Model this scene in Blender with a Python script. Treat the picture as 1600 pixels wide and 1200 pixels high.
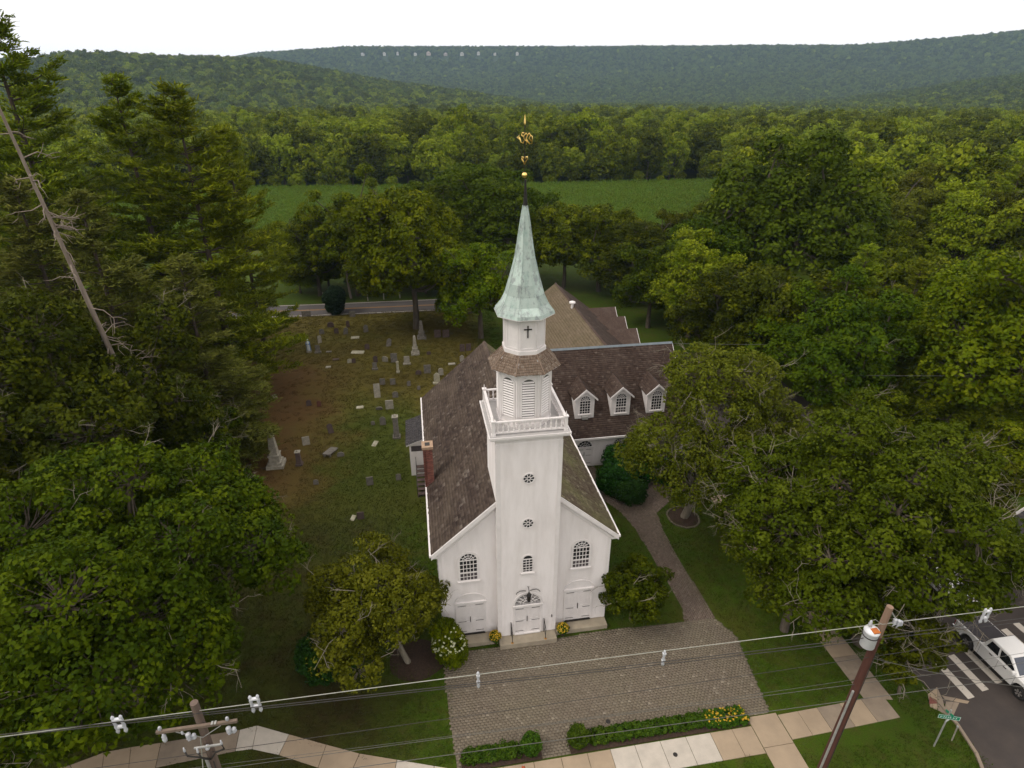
import bpy, math, random
import numpy as np
from mathutils import Vector, Matrix, Euler

# ------------------------------------------------------------------ camera, sky, sun
for o in list(bpy.data.objects): bpy.data.objects.remove(o)
scene = bpy.context.scene
COL = scene.collection
F_PX, CX, CY, HCAM = 932.0, 800.0, 600.0, 31.0
PITCH = math.atan(450.0 / F_PX)
cd = bpy.data.cameras.new('camera'); cam = bpy.data.objects.new('camera', cd); COL.objects.link(cam)
cd.sensor_width = 36.0; cd.lens = 36.0 * F_PX / 1600.0; cd.clip_start = 0.5; cd.clip_end = 20000
cam.location = (0, 0, HCAM); cam.rotation_euler = (math.pi / 2 - PITCH, 0, 0)
scene.camera = cam
SUN_EL, SUN_AZ = math.radians(48), math.radians(248)      # azimuth clockwise from +Y: from the left, a little behind the camera
w = bpy.data.worlds.new('World'); scene.world = w; w.use_nodes = True
nt = w.node_tree; nt.nodes.clear()
n_out = nt.nodes.new('ShaderNodeOutputWorld'); n_bg = nt.nodes.new('ShaderNodeBackground')
n_sky = nt.nodes.new('ShaderNodeTexSky'); n_sky.sky_type = 'NISHITA'; n_sky.sun_disc = False
n_sky.sun_elevation = SUN_EL; n_sky.sun_rotation = SUN_AZ; n_sky.dust_density = 4.0
n_mix = nt.nodes.new('ShaderNodeMixRGB'); n_mix.inputs[0].default_value = 0.95
n_mix.inputs[2].default_value = (13.6, 12.75, 11.95, 1)          # even overcast cloud
nt.links.new(n_sky.outputs[0], n_mix.inputs[1]); nt.links.new(n_mix.outputs[0], n_bg.inputs[0])
n_bg.inputs[1].default_value = 0.1
nt.links.new(n_bg.outputs[0], n_out.inputs[0])
sd = bpy.data.lights.new('sun', 'SUN'); sun = bpy.data.objects.new('sun', sd); COL.objects.link(sun)
sd.energy = 1.15; sd.angle = math.radians(18); sd.color = (1.0, 0.93, 0.82)
_dir = Vector((math.sin(SUN_AZ) * math.cos(SUN_EL), math.cos(SUN_AZ) * math.cos(SUN_EL), math.sin(SUN_EL)))
sun.rotation_euler = _dir.to_track_quat('Z', 'Y').to_euler()
vs = scene.view_settings; vs.view_transform = 'Standard'; vs.look = 'None'; vs.exposure = 0.16; vs.gamma = 1.0
vs.use_curve_mapping = False
scene.render.engine = 'CYCLES'
scene.cycles.max_bounces = 6; scene.cycles.transparent_max_bounces = 4; scene.cycles.volume_bounces = 1

# ------------------------------------------------------------------ pixel -> place
_c, _s = math.cos(PITCH), math.sin(PITCH)
def ray(x, y):
    u = (x - CX) / F_PX; v = -(y - CY) / F_PX
    return np.array([u, _c + v * _s, -_s + v * _c])
def G(x, y, z=0.0):
    d = ray(x, y); t = (z - HCAM) / d[2]
    return np.array([d[0] * t, d[1] * t, z])
YAW = math.radians(9.3)
A = np.array([math.cos(YAW), math.sin(YAW), 0.0]); B = np.array([-math.sin(YAW), math.cos(YAW), 0.0])
O = np.array([0.933, 27.18, 0.0])
def L2W(a, b, z=0.0): return O + A * a + B * b + np.array([0, 0, z])
def W2L(p):
    q = np.array(p) - O; return np.array([q @ A, q @ B, p[2]])
def onb(x, y, off):
    d = ray(x, y); C = np.array([0, 0, HCAM]); t = ((O + B * off - C) @ B) / (d @ B)
    return W2L(C + d * t)
def atz(x, y, z=0.0): return W2L(G(x, y, z))

# ------------------------------------------------------------------ materials
def nodes_of(name):
    m = bpy.data.materials.new(name); m.use_nodes = True
    nt = m.node_tree; nt.nodes.clear()
    out = nt.nodes.new('ShaderNodeOutputMaterial'); p = nt.nodes.new('ShaderNodeBsdfPrincipled')
    nt.links.new(p.outputs[0], out.inputs[0]); return m, nt, p, out
def ramp(nt, fac, stops):
    r = nt.nodes.new('ShaderNodeValToRGB'); e = r.color_ramp.elements
    while len(e) < len(stops): e.new(0.5)
    for el, (pos, c) in zip(e, stops): el.position = pos; el.color = (*c, 1)
    nt.links.new(fac, r.inputs[0]); return r.outputs[0]
def noise(nt, vec, scale, detail=4, rough=0.6, dist=0.0):
    n = nt.nodes.new('ShaderNodeTexNoise'); n.inputs['Scale'].default_value = scale
    n.inputs['Detail'].default_value = detail; n.inputs['Roughness'].default_value = rough
    n.inputs['Distortion'].default_value = dist
    if vec is not None: nt.links.new(vec, n.inputs['Vector'])
    return n.outputs['Fac']
def coords(nt, kind='Object', scale=(1, 1, 1)):
    t = nt.nodes.new('ShaderNodeTexCoord'); m = nt.nodes.new('ShaderNodeMapping'); m.inputs['Scale'].default_value = scale
    nt.links.new(t.outputs[kind], m.inputs['Vector']); return m.outputs[0]
def wpos(nt): return nt.nodes.new('ShaderNodeNewGeometry').outputs['Position']
def mixc(nt, fac, a, b, mode='MIX'):
    m = nt.nodes.new('ShaderNodeMixRGB'); m.blend_type = mode
    for i, v in ((0, fac), (1, a), (2, b)):
        if isinstance(v, (int, float)): m.inputs[i].default_value = v
        elif isinstance(v, tuple): m.inputs[i].default_value = (*v, 1)
        else: nt.links.new(v, m.inputs[i])
    return m.outputs[0]
def math_(nt, op, a, b=None, c=None):
    m = nt.nodes.new('ShaderNodeMath'); m.operation = op
    for i, v in enumerate((a, b, c)):
        if v is None: continue
        if isinstance(v, (int, float)): m.inputs[i].default_value = v
        else: nt.links.new(v, m.inputs[i])
    return m.outputs[0]
def bump(nt, p, h, strength=0.3, dist=0.02):
    b = nt.nodes.new('ShaderNodeBump'); b.inputs['Strength'].default_value = strength; b.inputs['Distance'].default_value = dist
    nt.links.new(h, b.inputs['Height']); nt.links.new(b.outputs[0], p.inputs['Normal'])
def attr(nt, name):
    a = nt.nodes.new('ShaderNodeAttribute'); a.attribute_name = name; return a.outputs['Fac']
def flat(name, c1, c2=None, scale=3.0, rough=0.7, metal=0.0, bmp=0.0, spec=0.3, stretch=(1, 1, 1), lo=0.35, hi=0.65):
    m, nt, p, _ = nodes_of(name); c2 = c2 or tuple(x * 0.8 for x in c1)
    v = coords(nt, 'Object', stretch); f = noise(nt, v, scale, 6, 0.65)
    nt.links.new(ramp(nt, f, [(lo, c1), (hi, c2)]), p.inputs['Base Color'])
    p.inputs['Roughness'].default_value = rough; p.inputs['Metallic'].default_value = metal
    p.inputs['Specular IOR Level'].default_value = spec
    if bmp: bump(nt, p, noise(nt, v, scale * 6, 4), bmp)
    return m
def tinted(name, stops, big=None, bigscale=0.3, bigamt=0.5, rough=0.9, fine=8.0, fineamt=0.3, stretch=(1, 1, 1)):
    """colour per piece from the 'tint' attribute, plus wide stains and fine grain"""
    m, nt, p, _ = nodes_of(name)
    c = ramp(nt, attr(nt, 'tint'), stops); v = coords(nt, 'Object', stretch)
    if big:
        f = ramp(nt, noise(nt, v, bigscale, 5, 0.7), [(0.42, (0, 0, 0)), (0.68, (bigamt,) * 3)])
        c = mixc(nt, f, c, big)
    g = ramp(nt, noise(nt, v, fine, 4, 0.7), [(0.3, (1 - fineamt,) * 3), (0.7, (1 + fineamt * 0.4,) * 3)])
    c = mixc(nt, 1.0, c, g, 'MULTIPLY')
    nt.links.new(c, p.inputs['Base Color']); p.inputs['Roughness'].default_value = rough
    p.inputs['Specular IOR Level'].default_value = 0.15
    return m
def leafmat(name, dark, mid, light, trans=0.22, objvar=0.35):
    m, nt, p, out = nodes_of(name)
    t = attr(nt, 'tint'); oi = nt.nodes.new('ShaderNodeObjectInfo')
    f = math_(nt, 'MULTIPLY_ADD', math_(nt, 'SUBTRACT', oi.outputs['Random'], 0.5), objvar, t)
    c = ramp(nt, f, [(0.0, dark), (0.5, mid), (1.0, light)])
    hs = nt.nodes.new('ShaderNodeHueSaturation')
    nt.links.new(c, hs.inputs['Color'])
    nt.links.new(math_(nt, 'MULTIPLY_ADD', oi.outputs['Random'], 0.05, 0.475), hs.inputs['Hue'])
    hs.inputs['Saturation'].default_value = 1.1
    nt.links.new(hs.outputs[0], p.inputs['Base Color']); p.inputs['Roughness'].default_value = 0.7
    p.inputs['Specular IOR Level'].default_value = 0.08
    tr = nt.nodes.new('ShaderNodeBsdfTranslucent'); nt.links.new(hs.outputs[0], tr.inputs[0])
    mx = nt.nodes.new('ShaderNodeMixShader'); mx.inputs[0].default_value = trans
    nt.links.new(p.outputs[0], mx.inputs[1]); nt.links.new(tr.outputs[0], mx.inputs[2]); nt.links.new(mx.outputs[0], out.inputs[0])
    return m

M = {}
M['white'] = flat('white_paint', (0.75, 0.71, 0.705), (0.63, 0.59, 0.575), 1.3, 0.6, bmp=0.05, stretch=(1, 1, 0.22), lo=0.42, hi=0.72)
M['trim'] = flat('white_trim', (0.77, 0.73, 0.725), (0.69, 0.655, 0.65), 1.5, 0.5)
M['glass'] = flat('dark_window_glass', (0.012, 0.014, 0.016), (0.03, 0.03, 0.032), 2.0, 0.08, spec=0.6)
M['glass_low'] = flat('screened_glass', (0.07, 0.06, 0.065), (0.10, 0.085, 0.09), 3.0, 0.25)
M['shingle'] = tinted('weathered_brown_shingle', [(0, (0.044, 0.031, 0.026)), (0.5, (0.070, 0.050, 0.042)), (0.85, (0.105, 0.080, 0.068)), (1, (0.17, 0.14, 0.12))],
                      big=(0.18, 0.14, 0.105), bigscale=0.55, bigamt=0.5, stretch=(1, 0.45, 1), fine=5)
M['shingle_wing'] = tinted('brown_shingle', [(0, (0.052, 0.034, 0.027)), (0.6, (0.080, 0.054, 0.044)), (0.93, (0.115, 0.082, 0.068)), (1, (0.16, 0.125, 0.105))],
                      big=(0.13, 0.098, 0.082), bigscale=0.6, bigamt=0.45, fine=5)
M['shingle_moss'] = tinted('mossy_shingle', [(0, (0.085, 0.06, 0.042)), (0.6, (0.13, 0.10, 0.07)), (1, (0.22, 0.19, 0.13))],
                      big=(0.17, 0.165, 0.07), bigscale=0.32, bigamt=0.75, fine=5)
M['cedar'] = tinted('grey_cedar_shingle', [(0, (0.15, 0.105, 0.078)), (0.6, (0.23, 0.17, 0.13)), (1, (0.34, 0.28, 0.23))], fine=6)
M['tan_roof'] = tinted('tan_asphalt_shingle', [(0, (0.155, 0.12, 0.08)), (1, (0.215, 0.165, 0.115))], big=(0.13, 0.11, 0.06), bigscale=0.4, fine=6)
M['grey_roof'] = tinted('grey_asphalt_shingle', [(0, (0.045, 0.042, 0.045)), (1, (0.08, 0.074, 0.076))], fine=6)
M['lead'] = flat('lead_flashing', (0.12, 0.15, 0.175), (0.17, 0.195, 0.215), 2.0, 0.5)
M['deckgrey'] = flat('grey_deck', (0.36, 0.35, 0.35), (0.45, 0.43, 0.42), 1.5, 0.8)
M['black'] = flat('black_iron', (0.012, 0.011, 0.011), (0.03, 0.025, 0.022), 8, 0.45)
M['gold'] = flat('gilding', (1.0, 0.74, 0.26), (0.95, 0.62, 0.18), 10, 0.32, metal=1.0)
def copper():
    m, nt, p, _ = nodes_of('green_copper'); v = coords(nt, 'Object', (1, 1, 0.5))
    c = ramp(nt, noise(nt, v, 2.2, 8, 0.7), [(0.25, (0.36, 0.47, 0.42)), (0.5, (0.46, 0.55, 0.51)), (0.75, (0.25, 0.37, 0.33))])
    g = ramp(nt, noise(nt, v, 3.0, 7, 0.75), [(0.50, (0, 0, 0)), (0.60, (0.75,) * 3)])
    c = mixc(nt, g, c, (0.215, 0.235, 0.24))
    t = ramp(nt, attr(nt, 'tint'), [(0, (0.74,) * 3), (1, (1.10,) * 3)])
    nt.links.new(mixc(nt, 1.0, c, t, 'MULTIPLY'), p.inputs['Base Color']); p.inputs['Roughness'].default_value = 0.6; return m
M['copper'] = copper()
M['concrete'] = flat('old_concrete', (0.36, 0.31, 0.235), (0.27, 0.23, 0.175), 1.2, 0.9, bmp=0.15)
M['slab_tan'] = flat('tan_sidewalk', (0.37, 0.285, 0.20), (0.31, 0.24, 0.17), 0.9, 0.92, bmp=0.15)
M['slab_pale'] = flat('pale_new_concrete', (0.50, 0.45, 0.39), (0.42, 0.38, 0.33), 1.5, 0.92, bmp=0.15)
M['slab_grey'] = flat('brown_grey_sidewalk', (0.28, 0.225, 0.17), (0.22, 0.175, 0.135), 1.2, 0.92, bmp=0.15)
M['joint'] = flat('joint_sand', (0.125, 0.104, 0.080), (0.155, 0.13, 0.10), 4, 0.95)
M['paver'] = tinted('court_paver', [(0, (0.16, 0.13, 0.10)), (0.6, (0.19, 0.157, 0.12)), (0.94, (0.215, 0.18, 0.14)), (1, (0.27, 0.23, 0.18))], big=(0.20, 0.175, 0.12), bigscale=0.35, bigamt=0.5, fine=7)
M['paver_path'] = tinted('path_paver', [(0, (0.14, 0.105, 0.085)), (0.6, (0.185, 0.14, 0.114)), (1, (0.235, 0.185, 0.15))], big=(0.14, 0.12, 0.085), bigscale=0.4, fine=7)
M['asphalt'] = flat('asphalt', (0.068, 0.055, 0.049), (0.050, 0.042, 0.039), 0.5, 0.93, bmp=0.3)
M['far_asphalt'] = flat('worn_asphalt', (0.10, 0.09, 0.088), (0.078, 0.07, 0.07), 0.3, 0.93)
def wornpaint(name, col, under, amt=0.60):
    m, nt, p, _ = nodes_of(name); v = coords(nt, 'Object')
    f = ramp(nt, noise(nt, v, 3.5, 9, 0.78), [(amt - 0.03, (0, 0, 0)), (amt + 0.05, (1, 1, 1))])
    c = mixc(nt, f, col, under); nt.links.new(c, p.inputs['Base Color']); p.inputs['Roughness'].default_value = 0.85; return m
M['road_white'] = wornpaint('worn_white_marking', (0.52, 0.47, 0.41), (0.09, 0.075, 0.068))
M['road_yellow'] = wornpaint('worn_yellow_marking', (0.40, 0.20, 0.045), (0.08, 0.066, 0.06), 0.58)
M['mulch'] = flat('brown_mulch', (0.060, 0.036, 0.025), (0.03, 0.02, 0.014), 9, 0.98, bmp=0.6)
M['stone_edge'] = flat('edging_stone', (0.15, 0.13, 0.09), (0.09, 0.08, 0.05), 4, 0.95)
def brickmat():
    m, nt, p, _ = nodes_of('red_brick')
    c = ramp(nt, attr(nt, 'tint'), [(0, (0.11, 0.035, 0.028)), (0.6, (0.20, 0.062, 0.045)), (1, (0.26, 0.10, 0.07))])
    nt.links.new(c, p.inputs['Base Color']); p.inputs['Roughness'].default_value = 0.9; return m
M['brick'] = brickmat()
M['mortar'] = flat('mortar', (0.26, 0.2, 0.17), (0.18, 0.14, 0.12), 10, 0.95)
M['chimcap'] = flat('clay_chimney_cap', (0.40, 0.28, 0.19), (0.30, 0.2, 0.14), 5, 0.9)
M['bark'] = flat('grey_brown_bark', (0.12, 0.098, 0.075), (0.07, 0.055, 0.042), 5, 0.95, bmp=0.5, stretch=(1, 1, 0.2))
M['bark_pale'] = flat('pale_twig_bark', (0.24, 0.21, 0.165), (0.15, 0.13, 0.10), 5, 0.95, stretch=(1, 1, 0.2))
M['bark_pine'] = flat('pine_bark', (0.085, 0.062, 0.048), (0.05, 0.038, 0.03), 4, 0.95, bmp=0.5, stretch=(1, 1, 0.2))
M['bark_dead'] = flat('weathered_dead_trunk', (0.27, 0.22, 0.18), (0.17, 0.135, 0.11), 4, 0.95, stretch=(1, 1, 0.15))
M['leaf_maple'] = leafmat('maple_leaves', (0.0164, 0.0287, 0.0018), (0.0454, 0.0666, 0.0039), (0.0948, 0.1151, 0.0103))
M['leaf_oak'] = leafmat('oak_leaves', (0.0241, 0.0340, 0.0033), (0.0551, 0.0738, 0.0065), (0.1006, 0.1206, 0.0156))
M['leaf_olive'] = leafmat('olive_leaves', (0.0408, 0.0467, 0.0051), (0.0884, 0.0935, 0.0110), (0.1487, 0.1487, 0.0238))
M['leaf_bright'] = leafmat('fresh_leaves', (0.0343, 0.0516, 0.0030), (0.0857, 0.1133, 0.0075), (0.1571, 0.1720, 0.0179))
M['leaf_forest'] = leafmat('forest_leaves', (0.0390, 0.0582, 0.0063), (0.1083, 0.1397, 0.0135), (0.2328, 0.2540, 0.0324), objvar=1.1)
M['leaf_hill_haze'] = leafmat('hill_haze_leaves', (0.0242, 0.0384, 0.0069), (0.0671, 0.0922, 0.0149), (0.1443, 0.1676, 0.0356), objvar=0.8)  # darker hill trees, with the blue of distance haze put into the colour
M['leaf_pine'] = leafmat('pine_needles', (0.0470, 0.0760, 0.0082), (0.1352, 0.1800, 0.0199), (0.2646, 0.2954, 0.0398), 0.1)
M['leaf_spruce'] = leafmat('dry_conifer_needles', (0.0500, 0.0611, 0.0120), (0.1075, 0.1196, 0.0264), (0.1750, 0.1820, 0.0480), 0.1)
M['leaf_dark'] = leafmat('dark_evergreen', (0.008, 0.028, 0.006), (0.018, 0.056, 0.010), (0.034, 0.085, 0.016), 0.08)
M['leaf_yew'] = leafmat('yew_needles', (0.006, 0.012, 0.005), (0.011, 0.021, 0.008), (0.02, 0.032, 0.012), 0.05)
M['leaf_box'] = leafmat('clipped_box_leaves', (0.020, 0.048, 0.006), (0.044, 0.085, 0.012), (0.075, 0.125, 0.02), 0.1)
M['petal'] = flat('cream_petals', (0.62, 0.62, 0.42), (0.5, 0.52, 0.33), 20, 0.7)
M['yellow_flower'] = flat('yellow_petals', (0.62, 0.40, 0.03), (0.45, 0.30, 0.02), 20, 0.7)
M['pot'] = flat('dark_pot', (0.06, 0.04, 0.035), (0.04, 0.03, 0.025), 5, 0.8)
M['gs_grey'] = flat('grey_gravestone', (0.20, 0.18, 0.16), (0.11, 0.10, 0.085), 3.5, 0.95, bmp=0.3)
M['gs_pale'] = flat('pale_marble_gravestone', (0.36, 0.335, 0.28), (0.22, 0.20, 0.16), 3.0, 0.9, bmp=0.3)
M['gs_white'] = flat('white_marble', (0.42, 0.39, 0.30), (0.28, 0.26, 0.19), 4.0, 0.9)
M['gs_brown'] = flat('brownstone', (0.115, 0.08, 0.072), (0.065, 0.048, 0.045), 3.5, 0.95, bmp=0.3)
M['gs_red'] = flat('red_sandstone', (0.16, 0.07, 0.05), (0.10, 0.045, 0.035), 3.5, 0.95)
M['blue_robe'] = flat('blue_paint', (0.10, 0.21, 0.42), (0.07, 0.15, 0.33), 6, 0.6)
M['statue_white'] = flat('painted_white', (0.62, 0.64, 0.66), (0.5, 0.52, 0.55), 6, 0.6)
M['pole_old'] = flat('grey_pole_wood', (0.17, 0.125, 0.10), (0.10, 0.072, 0.06), 3, 0.95, stretch=(1, 1, 0.08))
M['pole_red'] = flat('red_brown_pole_wood', (0.105, 0.042, 0.030), (0.065, 0.026, 0.019), 3, 0.85, stretch=(1, 1, 0.08))
M['pole_top'] = flat('bare_pole_wood', (0.26, 0.17, 0.12), (0.19, 0.125, 0.09), 3, 0.9, stretch=(1, 1, 0.08))
M['arm'] = flat('crossarm_wood', (0.20, 0.15, 0.115), (0.13, 0.10, 0.08), 4, 0.9)
M['porcelain'] = flat('grey_porcelain', (0.52, 0.53, 0.56), (0.42, 0.43, 0.47), 6, 0.35)
M['galv'] = flat('galvanised_steel', (0.42, 0.42, 0.40), (0.32, 0.32, 0.31), 6, 0.45, metal=0.3)
M['wire_pale'] = flat('bare_wire', (0.36, 0.36, 0.31), (0.28, 0.28, 0.24), 3, 0.5)
M['wire_dark'] = flat('black_cable', (0.030, 0.028, 0.027), (0.05, 0.045, 0.042), 3, 0.6)
M['wire_mid'] = flat('grey_cable', (0.115, 0.112, 0.10), (0.08, 0.078, 0.07), 3, 0.6)
M['tank'] = flat('white_enamel_tank', (0.72, 0.73, 0.76), (0.64, 0.65, 0.69), 4, 0.35)
M['rust'] = flat('orange_rust', (0.50, 0.15, 0.03), (0.34, 0.10, 0.03), 5, 0.8)
M['carpaint'] = flat('white_car_paint', (0.74, 0.73, 0.72), (0.70, 0.69, 0.68), 1, 0.22, spec=0.5)
M['tonneau'] = flat('black_vinyl', (0.035, 0.030, 0.036), (0.045, 0.04, 0.045), 5, 0.7)
M['carglass'] = flat('tinted_car_glass', (0.010, 0.011, 0.014), (0.016, 0.017, 0.02), 2, 0.05, spec=0.7)
M['windshield'] = flat('windshield_glass', (0.035, 0.045, 0.07), (0.05, 0.06, 0.085), 2, 0.05, spec=0.7)
M['rubber'] = flat('tyre_rubber', (0.02, 0.018, 0.018), (0.03, 0.027, 0.026), 6, 0.85)
M['alloy'] = flat('alloy_rim', (0.45, 0.43, 0.42), (0.36, 0.34, 0.33), 5, 0.3, metal=0.6)
M['chrome'] = flat('chrome', (0.6, 0.6, 0.6), (0.5, 0.5, 0.5), 5, 0.2, metal=1.0)
M['lamp_red'] = flat('red_lens', (0.30, 0.02, 0.02), (0.22, 0.015, 0.015), 5, 0.3)
M['lamp_clear'] = flat('clear_lens', (0.6, 0.6, 0.62), (0.5, 0.5, 0.52), 5, 0.15)
M['sign_green'] = flat('green_sign_sheet', (0.005, 0.22, 0.12), (0.004, 0.19, 0.10), 3, 0.5)
M['sign_white'] = flat('white_sign_sheet', (0.72, 0.74, 0.74), (0.66, 0.68, 0.68), 3, 0.5)
M['ramp_red'] = flat('red_tactile_pad', (0.20, 0.075, 0.06), (0.15, 0.055, 0.045), 5, 0.9)
M['hydrant'] = flat('orange_red_paint', (0.42, 0.09, 0.03), (0.33, 0.06, 0.02), 6, 0.5)
M['iron_rust'] = flat('rusty_stain_foot', (0.42, 0.22, 0.06), (0.34, 0.17, 0.05), 6, 0.9)
M['far_wall'] = flat('pale_house_wall', (0.62, 0.60, 0.56), (0.55, 0.53, 0.5), 0.5, 0.8)
M['far_wall_pink'] = flat('pink_house_wall', (0.60, 0.50, 0.46), (0.5, 0.42, 0.4), 0.5, 0.8)
M['far_roof'] = flat('grey_house_roof', (0.22, 0.20, 0.19), (0.17, 0.155, 0.15), 0.5, 0.9)
M['cornleaf'] = leafmat('corn_leaves', (0.0522, 0.0989, 0.0120), (0.0808, 0.1290, 0.0168), (0.1187, 0.1591, 0.0288), 0.2, 0.6)

# ------------------------------------------------------------------ mesh helpers
class MB:
    def __init__(s): s.v = []; s.f = []; s.t = []
    def add(s, vs, fs, tint=None):
        n = len(s.v); s.v.extend([tuple(map(float, p)) for p in vs])
        for f in fs: s.f.append(tuple(i + n for i in f)); s.t.append(0.5 if tint is None else tint)
        return s
    def quad(s, a, b, c, d, tint=None): return s.add([a, b, c, d], [(0, 1, 2, 3)], tint)
    def box(s, x0, x1, y0, y1, z0, z1, tint=None):
        return s.add([(x0, y0, z0), (x1, y0, z0), (x1, y1, z0), (x0, y1, z0), (x0, y0, z1), (x1, y0, z1), (x1, y1, z1), (x0, y1, z1)],
                     [(3, 2, 1, 0), (4, 5, 6, 7), (0, 1, 5, 4), (1, 2, 6, 5), (2, 3, 7, 6), (3, 0, 4, 7)], tint)
    def prism(s, poly, dirv, tint=None):
        """closed polygon of 3D points pushed along dirv"""
        n = len(poly); d = np.array(dirv, float); P = [np.array(p, float) for p in poly]
        return s.add(P + [p + d for p in P], [tuple(range(n))[::-1], tuple(range(n, 2 * n))] + [(i, (i + 1) % n, n + (i + 1) % n, n + i) for i in range(n)], tint)
    def bar(s, p, q, w=0.05, h=None, up=(0, 0, 1), tint=None):
        p = Vector(p); q = Vector(q); d = (q - p).normalized(); u = Vector(up)
        if abs(d.dot(u)) > 0.98: u = Vector((0, 1, 0))
        r = d.cross(u).normalized() * (w / 2); u2 = r.cross(d).normalized() * ((h or w) / 2)
        vs = [p - r - u2, p + r - u2, p + r + u2, p - r + u2, q - r - u2, q + r - u2, q + r + u2, q - r + u2]
        return s.add(vs, [(0, 1, 2, 3), (7, 6, 5, 4), (0, 4, 5, 1), (1, 5, 6, 2), (2, 6, 7, 3), (3, 7, 4, 0)], tint)
    def tube(s, pts, rad, n=6, cap=True):
        pts = [Vector(p) for p in pts]
        if isinstance(rad, (int, float)): rad = [rad] * len(pts)
        vs = []; fs = []
        for i, p in enumerate(pts):
            d = (pts[min(i + 1, len(pts) - 1)] - pts[max(i - 1, 0)]).normalized()
            u = Vector((0, 0, 1)) if abs(d.z) < 0.9 else Vector((1, 0, 0))
            x = d.cross(u).normalized(); y = x.cross(d)
            for k in range(n):
                a = 2 * math.pi * k / n; vs.append(p + (x * math.cos(a) + y * math.sin(a)) * rad[i])
        for i in range(len(pts) - 1):
            for k in range(n): fs.append((i * n + k, i * n + (k + 1) % n, (i + 1) * n + (k + 1) % n, (i + 1) * n + k))
        if cap: fs.append(tuple(range(n))[::-1]); fs.append(tuple(range((len(pts) - 1) * n, len(pts) * n)))
        return s.add(vs, fs)
    def lathe(s, prof, n=16, c=(0, 0, 0), phase=0.0, cap=True, tints=None):
        """prof: list of (radius, z)"""
        vs = []; fs = []
        for r, z in prof:
            for k in range(n):
                a = 2 * math.pi * (k + phase) / n; vs.append((c[0] + r * math.cos(a), c[1] + r * math.sin(a), c[2] + z))
        for i in range(len(prof) - 1):
            for k in range(n): fs.append((i * n + k, i * n + (k + 1) % n, (i + 1) * n + (k + 1) % n, (i + 1) * n + k))
        if cap: fs.append(tuple(range(n))[::-1]); fs.append(tuple(range((len(prof) - 1) * n, len(prof) * n)))
        return s.add(vs, fs)
    def mesh(s, name, smooth=False):
        me = bpy.data.meshes.new(name); me.from_pydata(s.v, [], s.f)
        a = me.attributes.new('tint', 'FLOAT', 'FACE'); a.data.foreach_set('value', np.array(s.t, 'f'))
        if smooth: me.polygons.foreach_set('use_smooth', np.ones(len(s.f), bool))
        me.update(); return me
    def build(s, name, mat, parent=None, smooth=False, loc=None, rot=None, bevel=0):
        me = s.mesh(name, smooth); return link(name, me, mat, parent, loc, rot, bevel)
def link(name, me, mat=None, parent=None, loc=None, rot=None, bevel=0):
    if mat is not None and not me.materials: me.materials.append(M[mat] if isinstance(mat, str) else mat)
    o = bpy.data.objects.new(name, me); COL.objects.link(o)
    if parent is not None: o.parent = parent
    if loc is not None: o.location = loc
    if rot is not None: o.rotation_euler = rot
    if bevel:
        m = o.modifiers.new('bevel', 'BEVEL'); m.width = bevel; m.segments = 2; m.limit_method = 'ANGLE'
    return o
def tag(o, label=None, cat=None, group=None, kind=None):
    if label: o['label'] = label
    if cat: o['category'] = cat
    if group: o['group'] = group
    if kind: o['kind'] = kind
    return o
def thing(name, label, cat, loc=(0, 0, 0), rz=0.0, group=None):
    o = bpy.data.objects.new(name, None); COL.objects.link(o); o.location = tuple(loc); o.rotation_euler = (0, 0, rz)
    o.empty_display_size = 0.3
    return tag(o, label, cat, group)
def copy_tree(o, parent=None):
    c = o.copy(); COL.objects.link(c); c.parent = parent
    for ch in o.children: copy_tree(ch, c)
    return c
def np_mesh(name, V, Fq, tint=None):
    """vertices (N,3), quads (K,4)"""
    me = bpy.data.meshes.new(name); V = np.ascontiguousarray(V, 'f'); Fq = np.ascontiguousarray(Fq, 'i')
    k = Fq.shape[1]
    me.vertices.add(len(V)); me.vertices.foreach_set('co', V.ravel())
    me.loops.add(Fq.size); me.loops.foreach_set('vertex_index', Fq.ravel())
    me.polygons.add(len(Fq)); me.polygons.foreach_set('loop_start', np.arange(len(Fq), dtype='i') * k)
    if tint is not None:
        a = me.attributes.new('tint', 'FLOAT', 'FACE'); a.data.foreach_set('value', np.ascontiguousarray(tint, 'f'))
    me.update(calc_edges=True); return me
def inside(poly, x, y):
    r = False; n = len(poly); j = n - 1
    for i in range(n):
        xi, yi = poly[i][:2]; xj, yj = poly[j][:2]
        if (yi > y) != (yj > y) and x < (xj - xi) * (y - yi) / (yj - yi) + xi: r = not r
        j = i
    return r
def wcirc(n, r, c=(0, 0), ph=0): return [(c[0] + r * math.cos(2 * math.pi * (i + ph) / n), c[1] + r * math.sin(2 * math.pi * (i + ph) / n)) for i in range(n)]


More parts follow.
